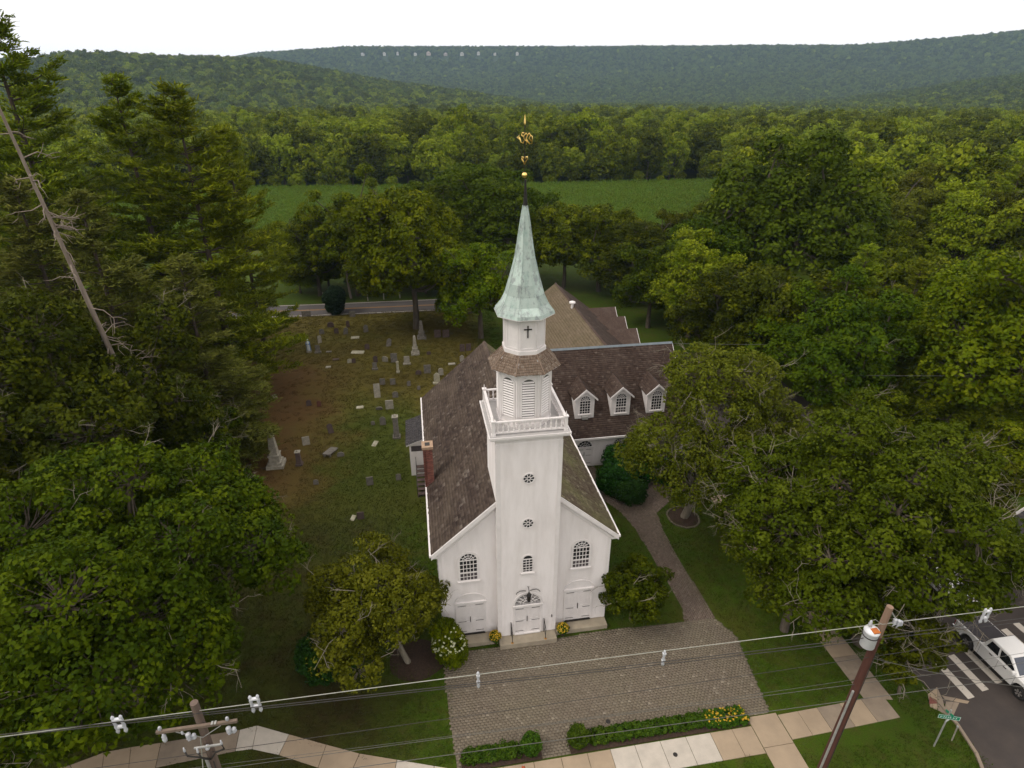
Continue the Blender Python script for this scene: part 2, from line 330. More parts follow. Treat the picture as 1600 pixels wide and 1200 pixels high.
# ================================================================== THE SETTING
def vnoise(x, y, seed=0):
    """cheap smooth noise, -1..1, vectorised"""
    x = np.asarray(x, float); y = np.asarray(y, float); s = seed * 1.7
    return (np.sin(x * 1.0 + 1.3 * np.sin(y * 0.7 + s) + s) + np.sin(y * 1.13 + 1.7 * np.sin(x * 0.61 + 2 * s)) + np.sin((x + y) * 0.53 + s * 3)) / 3.0
def sstep(a, b, x):
    t = np.clip((x - a) / (b - a), 0, 1); return t * t * (3 - 2 * t)
def terr(x, y):
    x = np.asarray(x, float); y = np.asarray(y, float)
    r = np.hypot(x, y); px = 800 + 1035 * np.tan(np.clip(np.arctan2(x, np.maximum(y, 1e-3)), -1.2, 1.2)); px = np.where(y <= 0, 2600, px)
    h = np.zeros_like(r)
    # near hill on the left
    hl = np.interp(px, [-900, 60, 120, 420, 520, 650, 760, 860], [64, 78, 92, 86, 68, 40, 16, 0]) + 4 * vnoise(px / 45, 0 * px, 3)
    h = np.maximum(h, hl * sstep(820, 1520, r) * (1 - 0.6 * sstep(1650, 2200, r)))
    # long far ridge
    yr = np.interp(px, [-900, 300, 420, 560, 700, 900, 1100, 1330, 1460, 1600, 2600], [104, 104, 84, 74, 72, 72, 73, 78, 73, 66, 60])
    crest = 31 + 3100 * (150 - yr) / 1149 - 22
    prof = 0.6 * sstep(1800, 3000, r) + 0.4 * sstep(2600, 3150, r)
    h = np.maximum(h, crest * prof + 9 * vnoise(x / 210, y / 260, 5) * sstep(1500, 2300, r) * (1 - sstep(2700, 3100, r)))
    # nearer shoulder on the right
    hr = np.interp(px, [1150, 1300, 1450, 1600, 2600], [0, 10, 36, 62, 90])
    h = np.maximum(h, hr * sstep(1000, 1900, r))
    return h + 2.2 * vnoise(x / 90, y / 80, 1) * sstep(420, 800, r)

def polar_sheet(radii, naz, zoff=0.0):
    az = np.linspace(0, 2 * math.pi, naz, endpoint=False); R, T = np.meshgrid(radii, az, indexing='ij')
    X = R * np.sin(T); Y = R * np.cos(T); Z = terr(X, Y) + zoff
    V = np.stack([X, Y, Z], -1).reshape(-1, 3); idx = np.arange(len(radii) * naz).reshape(len(radii), naz)
    q = np.stack([idx[:-1], np.roll(idx, -1, 1)[:-1], np.roll(idx, -1, 1)[1:], idx[1:]], -1).reshape(-1, 4)
    return V, q[:, ::-1]
radii = np.concatenate([[0.05], np.linspace(20, 420, 14), np.geomspace(460, 6500, 60)])
V, q = polar_sheet(radii, 360)
me = np_mesh('ground', V, q)
def groundmat():
    m, nt, p, _ = nodes_of('lawn_and_meadow'); P = wpos(nt)
    f1 = noise(nt, P, 0.11, 5, 0.65); f2 = noise(nt, P, 1.3, 6, 0.75); f3 = noise(nt, P, 14.0, 3, 0.7)
    lawn = ramp(nt, f1, [(0.30, (0.034, 0.066, 0.004)), (0.52, (0.052, 0.090, 0.006)), (0.72, (0.084, 0.090, 0.013))])
    lawn = mixc(nt, ramp(nt, f2, [(0.44, (0, 0, 0)), (0.70, (0.65,) * 3)]), lawn, (0.070, 0.056, 0.017))
    # churchyard turf: thin olive grass, needle litter and bare red earth in patches (positions along the yard)
    sep = nt.nodes.new('ShaderNodeSeparateXYZ'); nt.links.new(P, sep.inputs[0])
    la = math_(nt, 'ADD', math_(nt, 'MULTIPLY', math_(nt, 'SUBTRACT', sep.outputs[0], float(O[0])), float(A[0])), math_(nt, 'MULTIPLY', math_(nt, 'SUBTRACT', sep.outputs[1], float(O[1])), float(A[1])))
    lb = math_(nt, 'ADD', math_(nt, 'MULTIPLY', math_(nt, 'SUBTRACT', sep.outputs[0], float(O[0])), float(B[0])), math_(nt, 'MULTIPLY', math_(nt, 'SUBTRACT', sep.outputs[1], float(O[1])), float(B[1])))
    def band(v, lo, hi, soft):
        up = nt.nodes.new('ShaderNodeMapRange'); up.interpolation_type = 'SMOOTHSTEP'
        up.inputs['From Min'].default_value = lo - soft; up.inputs['From Max'].default_value = lo + soft; nt.links.new(v, up.inputs['Value'])
        dn = nt.nodes.new('ShaderNodeMapRange'); dn.interpolation_type = 'SMOOTHSTEP'
        dn.inputs['From Min'].default_value = hi - soft; dn.inputs['From Max'].default_value = hi + soft; nt.links.new(v, dn.inputs['Value'])
        return math_(nt, 'MULTIPLY', up.outputs[0], math_(nt, 'SUBTRACT', 1.0, dn.outputs[0]))
    f4 = noise(nt, P, 0.16, 5, 0.7, 0.4); wob = math_(nt, 'MULTIPLY_ADD', math_(nt, 'SUBTRACT', f4, 0.5), 16.0, la)
    yard = math_(nt, 'MULTIPLY', band(la, -60, 3, 2), band(lb, 14, 69, 3))
    turf = ramp(nt, f1, [(0.34, (0.092, 0.072, 0.016)), (0.55, (0.118, 0.098, 0.020)), (0.75, (0.082, 0.092, 0.014))])
    turf = mixc(nt, ramp(nt, f2, [(0.40, (0, 0, 0)), (0.72, (0.7,) * 3)]), turf, (0.058, 0.050, 0.014))
    c = mixc(nt, yard, lawn, turf)
    earth = math_(nt, 'MULTIPLY', band(wob, -46, -17, 5), band(math_(nt, 'MULTIPLY_ADD', math_(nt, 'SUBTRACT', f4, 0.5), 9.0, lb), 17, 47, 4))
    earthc = ramp(nt, f2, [(0.35, (0.075, 0.042, 0.018)), (0.55, (0.108, 0.055, 0.023)), (0.7, (0.076, 0.056, 0.018))])
    c = mixc(nt, math_(nt, 'MULTIPLY', earth, 0.85), c, earthc)
    litter = math_(nt, 'MULTIPLY', band(la, -34, -8, 3), band(lb, -9, 15, 4))
    litc = ramp(nt, f2, [(0.36, (0.052, 0.036, 0.015)), (0.6, (0.040, 0.040, 0.010)), (0.72, (0.075, 0.05, 0.024))])
    c = mixc(nt, math_(nt, 'MULTIPLY', litter, ramp(nt, f4, [(0.34, (0.15,) * 3), (0.6, (0.95,) * 3)])), c, litc)
    green = math_(nt, 'MULTIPLY', band(wob, -14, -5, 3), band(lb, 14, 34, 5))
    c = mixc(nt, math_(nt, 'MULTIPLY', green, 0.75), c, ramp(nt, f2, [(0.3, (0.030, 0.058, 0.006)), (0.7, (0.058, 0.080, 0.010))]))
    # woodland floor far away
    r = nt.nodes.new('ShaderNodeVectorMath'); r.operation = 'LENGTH'; nt.links.new(P, r.inputs[0])
    far = nt.nodes.new('ShaderNodeMapRange'); far.inputs['From Min'].default_value = 240; far.inputs['From Max'].default_value = 330; nt.links.new(r.outputs['Value'], far.inputs['Value'])
    c = mixc(nt, far.outputs[0], c, ramp(nt, f1, [(0.35, (0.022, 0.036, 0.010)), (0.65, (0.040, 0.058, 0.016))]))
    c = mixc(nt, 1.0, c, ramp(nt, f3, [(0.3, (0.68,) * 3), (0.7, (1.18,) * 3)]), 'MULTIPLY')
    nt.links.new(c, p.inputs['Base Color']); p.inputs['Roughness'].default_value = 0.95; p.inputs['Specular IOR Level'].default_value = 0.1
    bump(nt, p, math_(nt, 'ADD', f3, math_(nt, 'MULTIPLY', f2, 0.8)), 0.6, 0.12)
    return m
M['ground'] = groundmat()
tag(link('ground', me, 'ground'), kind='structure')

# grass blades standing in tufts over the near lawns (uncountable)
def scatter(name, pts, rots, scales, proto_objs, idx, kind='stuff', label=None):
    me = bpy.data.meshes.new(name); me.vertices.add(len(pts)); me.vertices.foreach_set('co', np.ascontiguousarray(pts, 'f').ravel())
    for nm, arr, ty in (('rot', rots, 'FLOAT'), ('scl', scales, 'FLOAT'), ('idx', idx, 'INT')):
        a = me.attributes.new(nm, ty, 'POINT'); a.data.foreach_set('value', np.ascontiguousarray(arr, 'f' if ty == 'FLOAT' else 'i'))
    o = bpy.data.objects.new(name, me); COL.objects.link(o); tag(o, label=label, kind=kind)
    pc = bpy.data.collections.new(name + '_shapes')
    for i, p in enumerate(proto_objs):
        p.name = '%s_%02d' % (name + '_shape', i); pc.objects.link(p)
    ng = bpy.data.node_groups.new(name, 'GeometryNodeTree')
    ng.interface.new_socket('Geometry', in_out='INPUT', socket_type='NodeSocketGeometry'); ng.interface.new_socket('Geometry', in_out='OUTPUT', socket_type='NodeSocketGeometry')
    N = ng.nodes; gi = N.new('NodeGroupInput'); go = N.new('NodeGroupOutput'); ip = N.new('GeometryNodeInstanceOnPoints'); ci = N.new('GeometryNodeCollectionInfo')
    ci.inputs['Collection'].default_value = pc; ci.inputs['Separate Children'].default_value = True; ci.inputs['Reset Children'].default_value = True
    def na(nm, ty):
        a = N.new('GeometryNodeInputNamedAttribute'); a.data_type = ty; a.inputs['Name'].default_value = nm; return a.outputs['Attribute']
    cx = N.new('ShaderNodeCombineXYZ'); ng.links.new(na('rot', 'FLOAT'), cx.inputs[2])
    ng.links.new(gi.outputs[0], ip.inputs['Points']); ng.links.new(ci.outputs[0], ip.inputs['Instance']); ip.inputs['Pick Instance'].default_value = True
    ng.links.new(na('idx', 'INT'), ip.inputs['Instance Index']); ng.links.new(cx.outputs[0], ip.inputs['Rotation']); ng.links.new(na('scl', 'FLOAT'), ip.inputs['Scale'])
    ng.links.new(ip.outputs[0], go.inputs[0])
    md = o.modifiers.new('scatter', 'NODES'); md.node_group = ng
    return o
def proto(name, me, mat):
    if not me.materials: me.materials.append(M[mat])
    return bpy.data.objects.new(name, me)       # kept out of the scene; only the scatter uses it

# ---- cornfield
FIELD = [(-135, 138), (-112, 221), (-20, 228), (92, 246), (44, 146), (40, 138)]
fm = MB(); fm.add([(x, y, 0.02) for x, y in FIELD], [(0, 1, 2, 3, 4, 5)])
M['field_soil'] = flat('field_soil', (0.045, 0.06, 0.014), (0.030, 0.05, 0.010), 0.2, 0.95)
tag(fm.build('cornfield_ground', 'field_soil'), kind='structure')
def corn_mesh(seed):
    g = np.random.default_rng(seed); V = []; Q = []; T = []
    for k in range(6):
        x0 = g.uniform(-0.45, 0.45); y0 = g.uniform(-0.3, 0.3); hgt = g.uniform(1.9, 2.5)
        for j in range(5):
            a = g.uniform(0, 6.28); z = hgt * (0.35 + 0.15 * j); l = g.uniform(0.5, 0.85); wv = np.array([-math.sin(a), math.cos(a), 0]) * 0.06; d = np.array([math.cos(a), math.sin(a), 0])
            b0 = np.array([x0, y0, z - 0.2]); m1 = b0 + d * l * 0.5 + [0, 0, 0.42]; e = b0 + d * l + [0, 0, 0.22]
            n = len(V); V += [b0 - wv, b0 + wv, m1 + wv, m1 - wv, e + wv * 0.2, e - wv * 0.2]; Q += [(n, n + 1, n + 2, n + 3), (n + 3, n + 2, n + 4, n + 5)]; T += [g.uniform(0.2, 0.8)] * 2
    return np_mesh('corn', np.array(V), np.array(Q), T)
rg = np.random.default_rng(11)
pts = []
rowd = np.array([math.cos(math.radians(-3)), math.sin(math.radians(-3))]); rown = np.array([-rowd[1], rowd[0]])
for i in range(0, 75):
    for j in range(-135, 130):
        p = rowd * (j * 0.95 + rg.uniform(-0.25, 0.25)) + rown * (136 + i * 1.5 + rg.uniform(-0.15, 0.15))
        if inside(FIELD, p[0], p[1]): pts.append((p[0], p[1], 0.02))
pts = np.array(pts)
scatter('corn_crop', pts, rg.uniform(-0.3, 0.3, len(pts)) + (rg.random(len(pts)) < 0.5) * math.pi, rg.uniform(0.8, 1.15, len(pts)), [proto('corn', corn_mesh(i), 'cornleaf') for i in range(3)], rg.integers(0, 3, len(pts)))

# ---- roads (local a = across, b = along the church axis)
def sheet(name, pts, mat, z, parent=None, local=True, kind='structure', thick=0.0):
    P = [L2W(a, b, z) for a, b in pts] if local else [np.array([x, y, z]) for x, y in pts]
    mb = MB()
    if thick: mb.prism([p - np.array([0, 0, thick]) for p in P], (0, 0, thick))
    else: mb.add(P, [tuple(range(len(P)))])
    o = mb.build(name, mat, parent)
    if parent is None: tag(o, kind=kind)
    return o
# the side street, 15 m wide, widening into the junction in front
corner = [(22.3, -8.2), (22.25, -9.6), (21.9, -11.2), (21.2, -12.6), (19.8, -14.0), (17.5, -15.2), (14, -15.8)]
street = sheet('street', (corner[::-1] + [(22.3, 36), (24, 44), (39, 40), (37.3, 32), (37.3, -12), (60, -14), (60, -28), (-80, -28), (-80, -16.2)])[::-1], 'asphalt', 0.012)
for k in range(8):
    a0 = 24.3 + k * 1.22 + (0.1 if k > 3 else 0)
    sheet('crosswalk_stripe', [(a0 - 0.24, -8.35 + 0.28 * k * 1.05), (a0 + 0.24, -8.3 + 0.28 * k * 1.05), (a0 + 0.24, -5.85 + 0.30 * k), (a0 - 0.24, -5.9 + 0.30 * k)], 'road_white', 0.017, street)
for off in (-0.14, 0.10):
    sheet('centre_line', [(29.9 + off, -2.6), (30.02 + off, -2.6), (30.02 + off, 34), (29.9 + off, 34)], 'road_yellow', 0.0172, street)
# kerb along the churchyard side
for i in range(len(corner) - 1):
    (a0, b0), (a1, b1) = corner[i], corner[i + 1]; d = np.array([a1 - a0, b1 - b0]); L = np.hypot(*d); n_ = np.array([d[1], -d[0]]) / L * 0.16
    mb = MB(); mb.prism([L2W(a0, b0, 0), L2W(a1, b1, 0), L2W(a1 + n_[0], b1 + n_[1], 0), L2W(a0 + n_[0], b0 + n_[1], 0)], (0, 0, 0.10))
    mb.build('kerb', 'slab_grey', street)
mb = MB(); mb.prism([L2W(22.3, -4.6, 0), L2W(22.3, 36, 0), L2W(22.14, 36, 0), L2W(22.14, -4.6, 0)], (0, 0, 0.1)); mb.build('kerb', 'slab_grey', street)
# the country road beyond the churchyard
fr = sheet('country_road', [(-120, 76.5), (-60, 73.6), (-22, 71.9), (14, 71.1), (14, 64.8), (-22, 65.7), (-60, 67.4), (-120, 70)][::-1], 'far_asphalt', 0.012)
for off, mt, wd in ((0.35, 'road_white', 0.17), (5.85, 'road_white', 0.17), (2.95, 'road_yellow', 0.12), (3.22, 'road_yellow', 0.12)):
    sheet('road_line', [(-60, 67.4 + off), (-22, 65.7 + off), (14, 64.8 + off), (14, 64.8 + off + wd), (-22, 65.7 + off + wd), (-60, 67.4 + off + wd)], mt, 0.017, fr)

# ---- sidewalks: every slab its own piece
def slab_run(name, pts_left, pts_right, mats, parent_z=0.045, n=None):
    root = thing(name, None, None); tag(root, kind='structure')
    for i in range(len(pts_left) - 1):
        q4 = np.array([pts_left[i], pts_left[i + 1], pts_right[i + 1], pts_right[i]], float); c = q4.mean(0)
        q4 = c + (q4 - c) * (1 - 0.016 / np.maximum(np.linalg.norm(q4 - c, axis=1, keepdims=True), 0.1))
        mb = MB(); P = [np.array([x, y, -0.05]) for x, y in q4]; mb.prism(P[::-1] if np.cross(q4[1] - q4[0], q4[2] - q4[1]) < 0 else P, (0, 0, 0.05 + parent_z + (0.004 if i % 3 == 0 else 0)))
        mb.build('slab', mats[i % len(mats)] if isinstance(mats, list) else mats, root, bevel=0.012)
    return root
def g2(x, y): return G(x, y)[:2]
# left stretch (photo left to bottom), seams read off the photograph
up = [(-60, 1238), (20, 1216), (110, 1196), (163, 1176), (205, 1168), (252, 1161), (375, 1141), (402, 1134), (452, 1148), (510, 1164), (562, 1178)]
lo = [(-40, 1290), (45, 1262), (130, 1240), (158, 1224), (200, 1214), (243, 1200), (368, 1174), (394, 1171), (436, 1180), (497, 1200), (545, 1216)]
slab_run('sidewalk', [g2(*p) for p in up], [g2(*p) for p in lo], ['slab_grey', 'slab_grey', 'slab_tan', 'slab_tan', 'slab_tan', 'slab_grey', 'slab_pale', 'slab_pale', 'slab_tan', 'slab_tan'])
Lf = lambda a, b: L2W(a, b)[:2]
p0, p1 = g2(562, 1178), g2(545, 1216)
q0, q1 = Lf(-4.3, -7.85), Lf(-4.2, -9.35)
lerp = lambda p, q, t: np.array(p) * (1 - t) + np.array(q) * t
slab_run('sidewalk', [lerp(p0, q0, t) for t in (0, .34, .67, 1)], [lerp(p1, q1, t) for t in (0, .34, .67, 1)], ['slab_tan', 'slab_pale', 'slab_pale'])
xs = [-4.3, -2.7, -1.1, 0.35, 1.75, 3.0, 4.35, 5.75, 7.2, 8.6, 9.85, 11.0]
slab_run('sidewalk', [Lf(a, -7.85 + 0.0 * a) for a in xs], [Lf(a, -9.38) for a in xs], ['slab_tan', 'slab_tan', 'slab_tan', 'slab_tan', 'slab_tan', 'slab_pale', 'slab_pale', 'slab_pale', 'slab_pale', 'slab_tan', 'slab_tan'])
# entrance walk crossing the verge, and the stretch to the corner
slab_run('entrance_walk', [Lf(11.02, b) for b in (-7.35, -9.1, -10.6, -12.1, -13.6, -15.0)], [Lf(12.75, b) for b in (-7.35, -9.1, -10.6, -12.1, -13.6, -15.0)], ['slab_tan', 'slab_tan', 'slab_tan', 'slab_grey', 'slab_tan'])
xs = [12.78, 14.0, 15.2, 16.6, 18.0, 19.4]
slab_run('sidewalk', [Lf(a, -7.5 + 0.02 * (a - 12)) for a in xs], [Lf(a, -8.95 + 0.03 * (a - 12)) for a in xs], ['slab_tan', 'slab_tan', 'slab_grey', 'slab_tan', 'slab_grey'])
bs = [-6.2, -4.6, -3.0, -1.4, 0.2, 1.8, 3.4, 5, 7, 9, 12]
slab_run('sidewalk', [Lf(18.2, b) for b in bs], [Lf(19.8, b) for b in bs], ['slab_grey', 'slab_tan'])
slab_run('sidewalk', [Lf(18.2, -7.35), Lf(18.2, -6.25)], [Lf(19.8, -7.7), Lf(19.8, -6.25)], ['slab_grey'])
ramp_root = slab_run('kerb_ramp', [g2(1449, 1085), g2(1464, 1074), g2(1473, 1094)], [g2(1453, 1105), g2(1464, 1110), g2(1478, 1117)], ['slab_tan', 'slab_grey'])
mb = MB(); mb.prism([np.append(g2(*p), 0.052) for p in ((1451, 1101), (1452, 1089), (1463, 1095), (1466, 1100))][::-1], (0, 0, 0.008)); mb.build('tactile_pad', 'ramp_red', ramp_root)
# worn gutter apron and drain slots by the corner
slab_run('gutter_apron', [g2(1471, 1087), g2(1493, 1091), g2(1515, 1096)], [g2(1476, 1093), g2(1489, 1096), g2(1512, 1100)], ['slab_grey', 'slab_tan'], 0.03)
slab_run('gutter_apron', [g2(1478, 1096), g2(1490, 1097), g2(1499, 1098)], [g2(1474, 1116), g2(1481, 1119), g2(1489, 1120)], ['slab_grey'], 0.03)

# ---- paver court and paths
def pavers(name, poly, pw, pl, mat, ang=0.0, seed=0, z=0.03):
    g = np.random.default_rng(seed); xs = [p[0] for p in poly]; ys = [p[1] for p in poly]
    base = MB(); base.add([L2W(a, b, 0.016) for a, b in poly], [tuple(range(len(poly)))]); root = tag(base.build(name, 'joint'), kind='structure')
    V = []; Q = []; T = []; ca, sa = math.cos(ang), math.sin(ang); cx = sum(xs) / len(xs); cy = sum(ys) / len(ys)
    R = max(max(xs) - min(xs), max(ys) - min(ys)) * 0.75 + 1
    ny = int(R / pw); nx = int(R / pl)
    for j in range(-ny, ny):
        for i in range(-nx, nx):
            u0 = i * pl + (pl / 2 if j % 2 else 0); v0 = j * pw
            a = cx + (u0 + pl / 2) * ca - (v0 + pw / 2) * sa; b = cy + (u0 + pl / 2) * sa + (v0 + pw / 2) * ca
            if not inside(poly, a, b): continue
            gap = 0.007; h = z + g.uniform(-0.004, 0.006); t = min(1, max(0, g.normal(0.5, 0.2))) if g.random() > 0.02 else 1.0
            n = len(V)
            for zz in (0.0, h):
                for du, dv in ((gap, gap), (pl - gap, gap), (pl - gap, pw - gap), (gap, pw - gap)):
                    uu = u0 + du; vv = v0 + dv
                    V.append(L2W(cx + uu * ca - vv * sa, cy + uu * sa + vv * ca, zz))
            Q += [(n + 4, n + 5, n + 6, n + 7), (n, n + 1, n + 5, n + 4), (n + 1, n + 2, n + 6, n + 5), (n + 2, n + 3, n + 7, n + 6), (n + 3, n, n + 4, n + 7)]; T += [t] * 5
    o = link('pavers', np_mesh(name, np.array(V), np.array(Q), T), mat, root); tag(o, kind='stuff'); return root
COURT = [(-5.3, -1.0), (-5.25, -4.0), (-5.0, -7.75), (11.0, -7.75), (11.0, -7.3), (12.45, -7.2), (12.9, -4.0), (13.2, -2.2), (12.5, -0.55), (5.4, -0.35), (-4.9, -0.55)]
pavers('paved_court', COURT, 0.155, 0.215, 'paver', 0.0, 1)
PATH = [(10.4, -0.55), (10.75, 0.6), (10.7, 4), (10.45, 9.0), (10.0, 11.2), (9.0, 13.2), (8.2, 15.2), (7.9, 18.0), (9.7, 18.0), (9.75, 16.4), (10.4, 14.6), (11.6, 12.6), (12.4, 12.7), (13.4, 14.2), (13.2, 16.2), (15.6, 16.0), (15.7, 13.2), (14.2, 11.6), (12.9, 10.6), (12.5, 8.0), (12.45, 4), (12.55, 1), (12.5, -0.5)]
pavers('paved_path', PATH, 0.14, 0.22, 'paver_path', math.radians(90), 2)
# mulch beds
def bed(a, b, ra, rb, name='mulch_bed', seed=0, edge=True):
    g = np.random.default_rng(seed); n = 28
    P = [(a + ra * math.cos(2 * math.pi * i / n) * g.uniform(0.96, 1.04), b + rb * math.sin(2 * math.pi * i / n) * g.uniform(0.96, 1.04)) for i in range(n)]
    mb = MB(); mb.add([L2W(a, b, 0.11)] + [L2W(x, y, 0.02) for x, y in P], [(0, i + 1, (i + 1) % n + 1) for i in range(n)]); root = tag(mb.build(name, 'mulch'), kind='structure')
    if edge:
        for i in range(n):
            x, y = P[i]; x2, y2 = P[(i + 1) % n]; e = MB()
            e.bar(L2W(x, y, 0.04), L2W(x + (x2 - x) * 0.9, y + (y2 - y) * 0.9, 0.04), 0.13, 0.1); e.build('edging_stone', 'stone_edge', root)
bed(14.8, 9.7, 1.25, 1.35, seed=1)
bed(-6.9, -0.6, 1.7, 1.5, seed=2, edge=False)

# grass standing on the lawns and in the churchyard
def turf_patch(seed, n=46, half=0.27):
    g = np.random.default_rng(seed); V = []; Q = []
    for k in range(n):
        x, y = g.uniform(-half, half, 2); a = g.uniform(0, 6.28); hgt = g.uniform(0.03, 0.085); wv = np.array([math.cos(a), math.sin(a), 0]) * g.uniform(0.012, 0.024); ln = np.array([*g.normal(0, 0.03, 2), 0]); b0 = np.array([x, y, 0]); i = len(V)
        V += [b0 - wv, b0 + wv, b0 + wv * 0.3 + ln + [0, 0, hgt], b0 - wv * 0.3 + ln + [0, 0, hgt]]; Q.append((i, i + 1, i + 2, i + 3))
    return np_mesh('turf', np.array(V), np.array(Q), np.full(len(Q), 0.5))
gg = np.random.default_rng(55); tp = []
NOGRASS = [COURT, PATH, [(-5.4, 0.2), (5.4, 0.2), (5.4, 20.4), (-5.4, 20.4)], [(3, 18), (19, 18), (19, 30), (3, 30)], [(22.1, -60), (60, -60), (60, 60), (22.1, 60)], [(-4.5, -9.6), (19.9, -9.6), (19.9, -7.2), (-4.5, -7.2)], [(10.9, -16), (12.9, -16), (12.9, -7), (10.9, -7)], [(18.1, -7.5), (19.9, -7.5), (19.9, 13), (18.1, 13)], [(-7.3, 15.5), (-5.2, 15.5), (-5.2, 24), (-7.3, 24)]]
LS = [W2L(np.array([*g2(*p), 0.0]))[:2] for p in up] + [W2L(np.array([*g2(*p), 0.0]))[:2] for p in lo][::-1]; NOGRASS.append(LS)
NOGRASS.append([W2L(np.array([*p, 0.0]))[:2] for p in (p0, q0, q1, p1)])
for a in np.arange(-48, 40, 0.46):
    for b in np.arange(-15.5, 66, 0.46):
        if a > 22 and b < 60: continue
        x, y = a + gg.uniform(-0.15, 0.15), b + gg.uniform(-0.15, 0.15)
        if (x > 6 and y > 31) or (x < -36 and y < 25): continue
        if -44 < x < -17 and 17 < y < 47 and gg.random() < 0.72: continue
        if y > 24 and gg.random() < 0.35: continue
        if any(inside(P, x, y) for P in NOGRASS): continue
        tp.append(L2W(x, y, 0.0))
tp = np.array(tp); scatter('grass', tp, gg.uniform(0, 6.28, len(tp)), gg.uniform(0.75, 1.35, len(tp)), [proto('t', turf_patch(i), 'ground') for i in range(5)], gg.integers(0, 5, len(tp)), label='short green grass of the lawns and the churchyard')

# ================================================================== THE CHURCH (local axes: x = across the facade, y = back, z = up)
church = thing('church', 'white clapboard church with square tower, octagonal belfry and green copper spire', 'church', O, YAW)
def oct_pts(ap, z, c=(0, 1.9)):
    R = ap / math.cos(math.pi / 8); return [(c[0] + R * math.cos(math.pi / 8 + k * math.pi / 4), c[1] + R * math.sin(math.pi / 8 + k * math.pi / 4), z) for k in range(8)]
def clapboard(name, axis, at, span, z0, z1, parent, sgn=-1, h=0.125, mat='white'):
    """lapped boards on a wall; axis 'x': wall runs along x at y=at (sgn = outward side), span(z)->(lo,hi)"""
    mb = MB(); z = z0; t = 0
    while z < z1 - 1e-6:
        zt = min(z + h, z1); (l0, h0), (l1, h1) = span(z), span(zt); t = (t * 7 + 3) % 11
        o0, o1 = at + sgn * 0.034, at + sgn * 0.004
        if axis == 'x': P = [(l0, o0, z), (h0, o0, z), (h1, o1, zt), (l1, o1, zt)]; U = [(l0, at + sgn * 0.002, z), (h0, at + sgn * 0.002, z), (h0, o0, z), (l0, o0, z)]
        else: P = [(o0, l0, z), (o0, h0, z), (o1, h1, zt), (o1, l1, zt)]; U = [(at + sgn * 0.002, l0, z), (at + sgn * 0.002, h0, z), (o0, h0, z), (o0, l0, z)]
        mb.quad(*P); mb.quad(*U); z = zt
    o = mb.build(name, mat, parent); return tag(o, kind='stuff')
def shingles(name, mat, p0, u, v, lens, parent, exp=0.23, wid=0.26, seed=0, keep=None, lift=0.034):
    """shingle courses on a slope: p0 lower left corner, u along the eave, v up the slope; keep(s,t) tests the centre"""
    g = np.random.default_rng(seed); p0 = np.array(p0, float); u = np.array(u, float); v = np.array(v, float); n = np.cross(u, v); n /= np.linalg.norm(n)
    V = []; Q = []; T = []; t = 0.0; row = 0
    while t < lens[1] - 0.02:
        s = -g.uniform(0, wid); t1 = min(t + exp * 1.08, lens[1])
        while s < lens[0]:
            w_ = wid * g.uniform(0.6, 1.35); a0 = max(s, 0); a1 = min(s + w_ - 0.008, lens[0])
            if a1 - a0 > 0.03 and (keep is None or keep((a0 + a1) / 2, t + exp / 2)):
                l = lift * g.uniform(0.7, 1.5); dt = g.uniform(-0.012, 0.012); k = len(V)
                b0 = p0 + u * a0 + v * (t + dt); b1 = p0 + u * a1 + v * (t + dt); c1 = p0 + u * a1 + v * t1; c0 = p0 + u * a0 + v * t1
                V += [b0 + n * l, b1 + n * l, c1 + n * 0.004, c0 + n * 0.004, b0, b1]; Q += [(k, k + 1, k + 2, k + 3), (k + 4, k + 5, k + 1, k)]
                T += [min(1, max(0, g.normal(0.45, 0.22))) if g.random() > 0.015 else 0.95] * 2
            s += w_
        t += exp; row += 1
    o = link(name, np_mesh(name, np.array(V), np.array(Q), T), mat, parent); return tag(o, kind='stuff')
def arch_outline(cx, w, z0, ztop, rise=None, n=12):
    """arched opening outline in (x,z), going round from lower left"""
    r = w / 2; rise = rise or r; zs = ztop - rise
    return [(cx - r, z0)] + [(cx - r * math.cos(math.pi * i / n), zs + rise * math.sin(math.pi * i / n)) for i in range(n + 1)] + [(cx + r, z0)]
def ring(mb, outer, inner, y, d, closed=False):
    n = len(outer); rng_ = range(n if closed else n - 1)
    for i in rng_:
        j = (i + 1) % n; (a, b), (c, e) = outer[i], outer[j]; (p, q_), (r_, s_) = inner[i], inner[j]
        mb.add([(a, y, b), (c, y, e), (r_, y, s_), (p, y, q_), (a, y + d, b), (c, y + d, e), (r_, y + d, s_), (p, y + d, q_)], [(0, 1, 2, 3), (0, 4, 5, 1), (3, 2, 6, 7)])
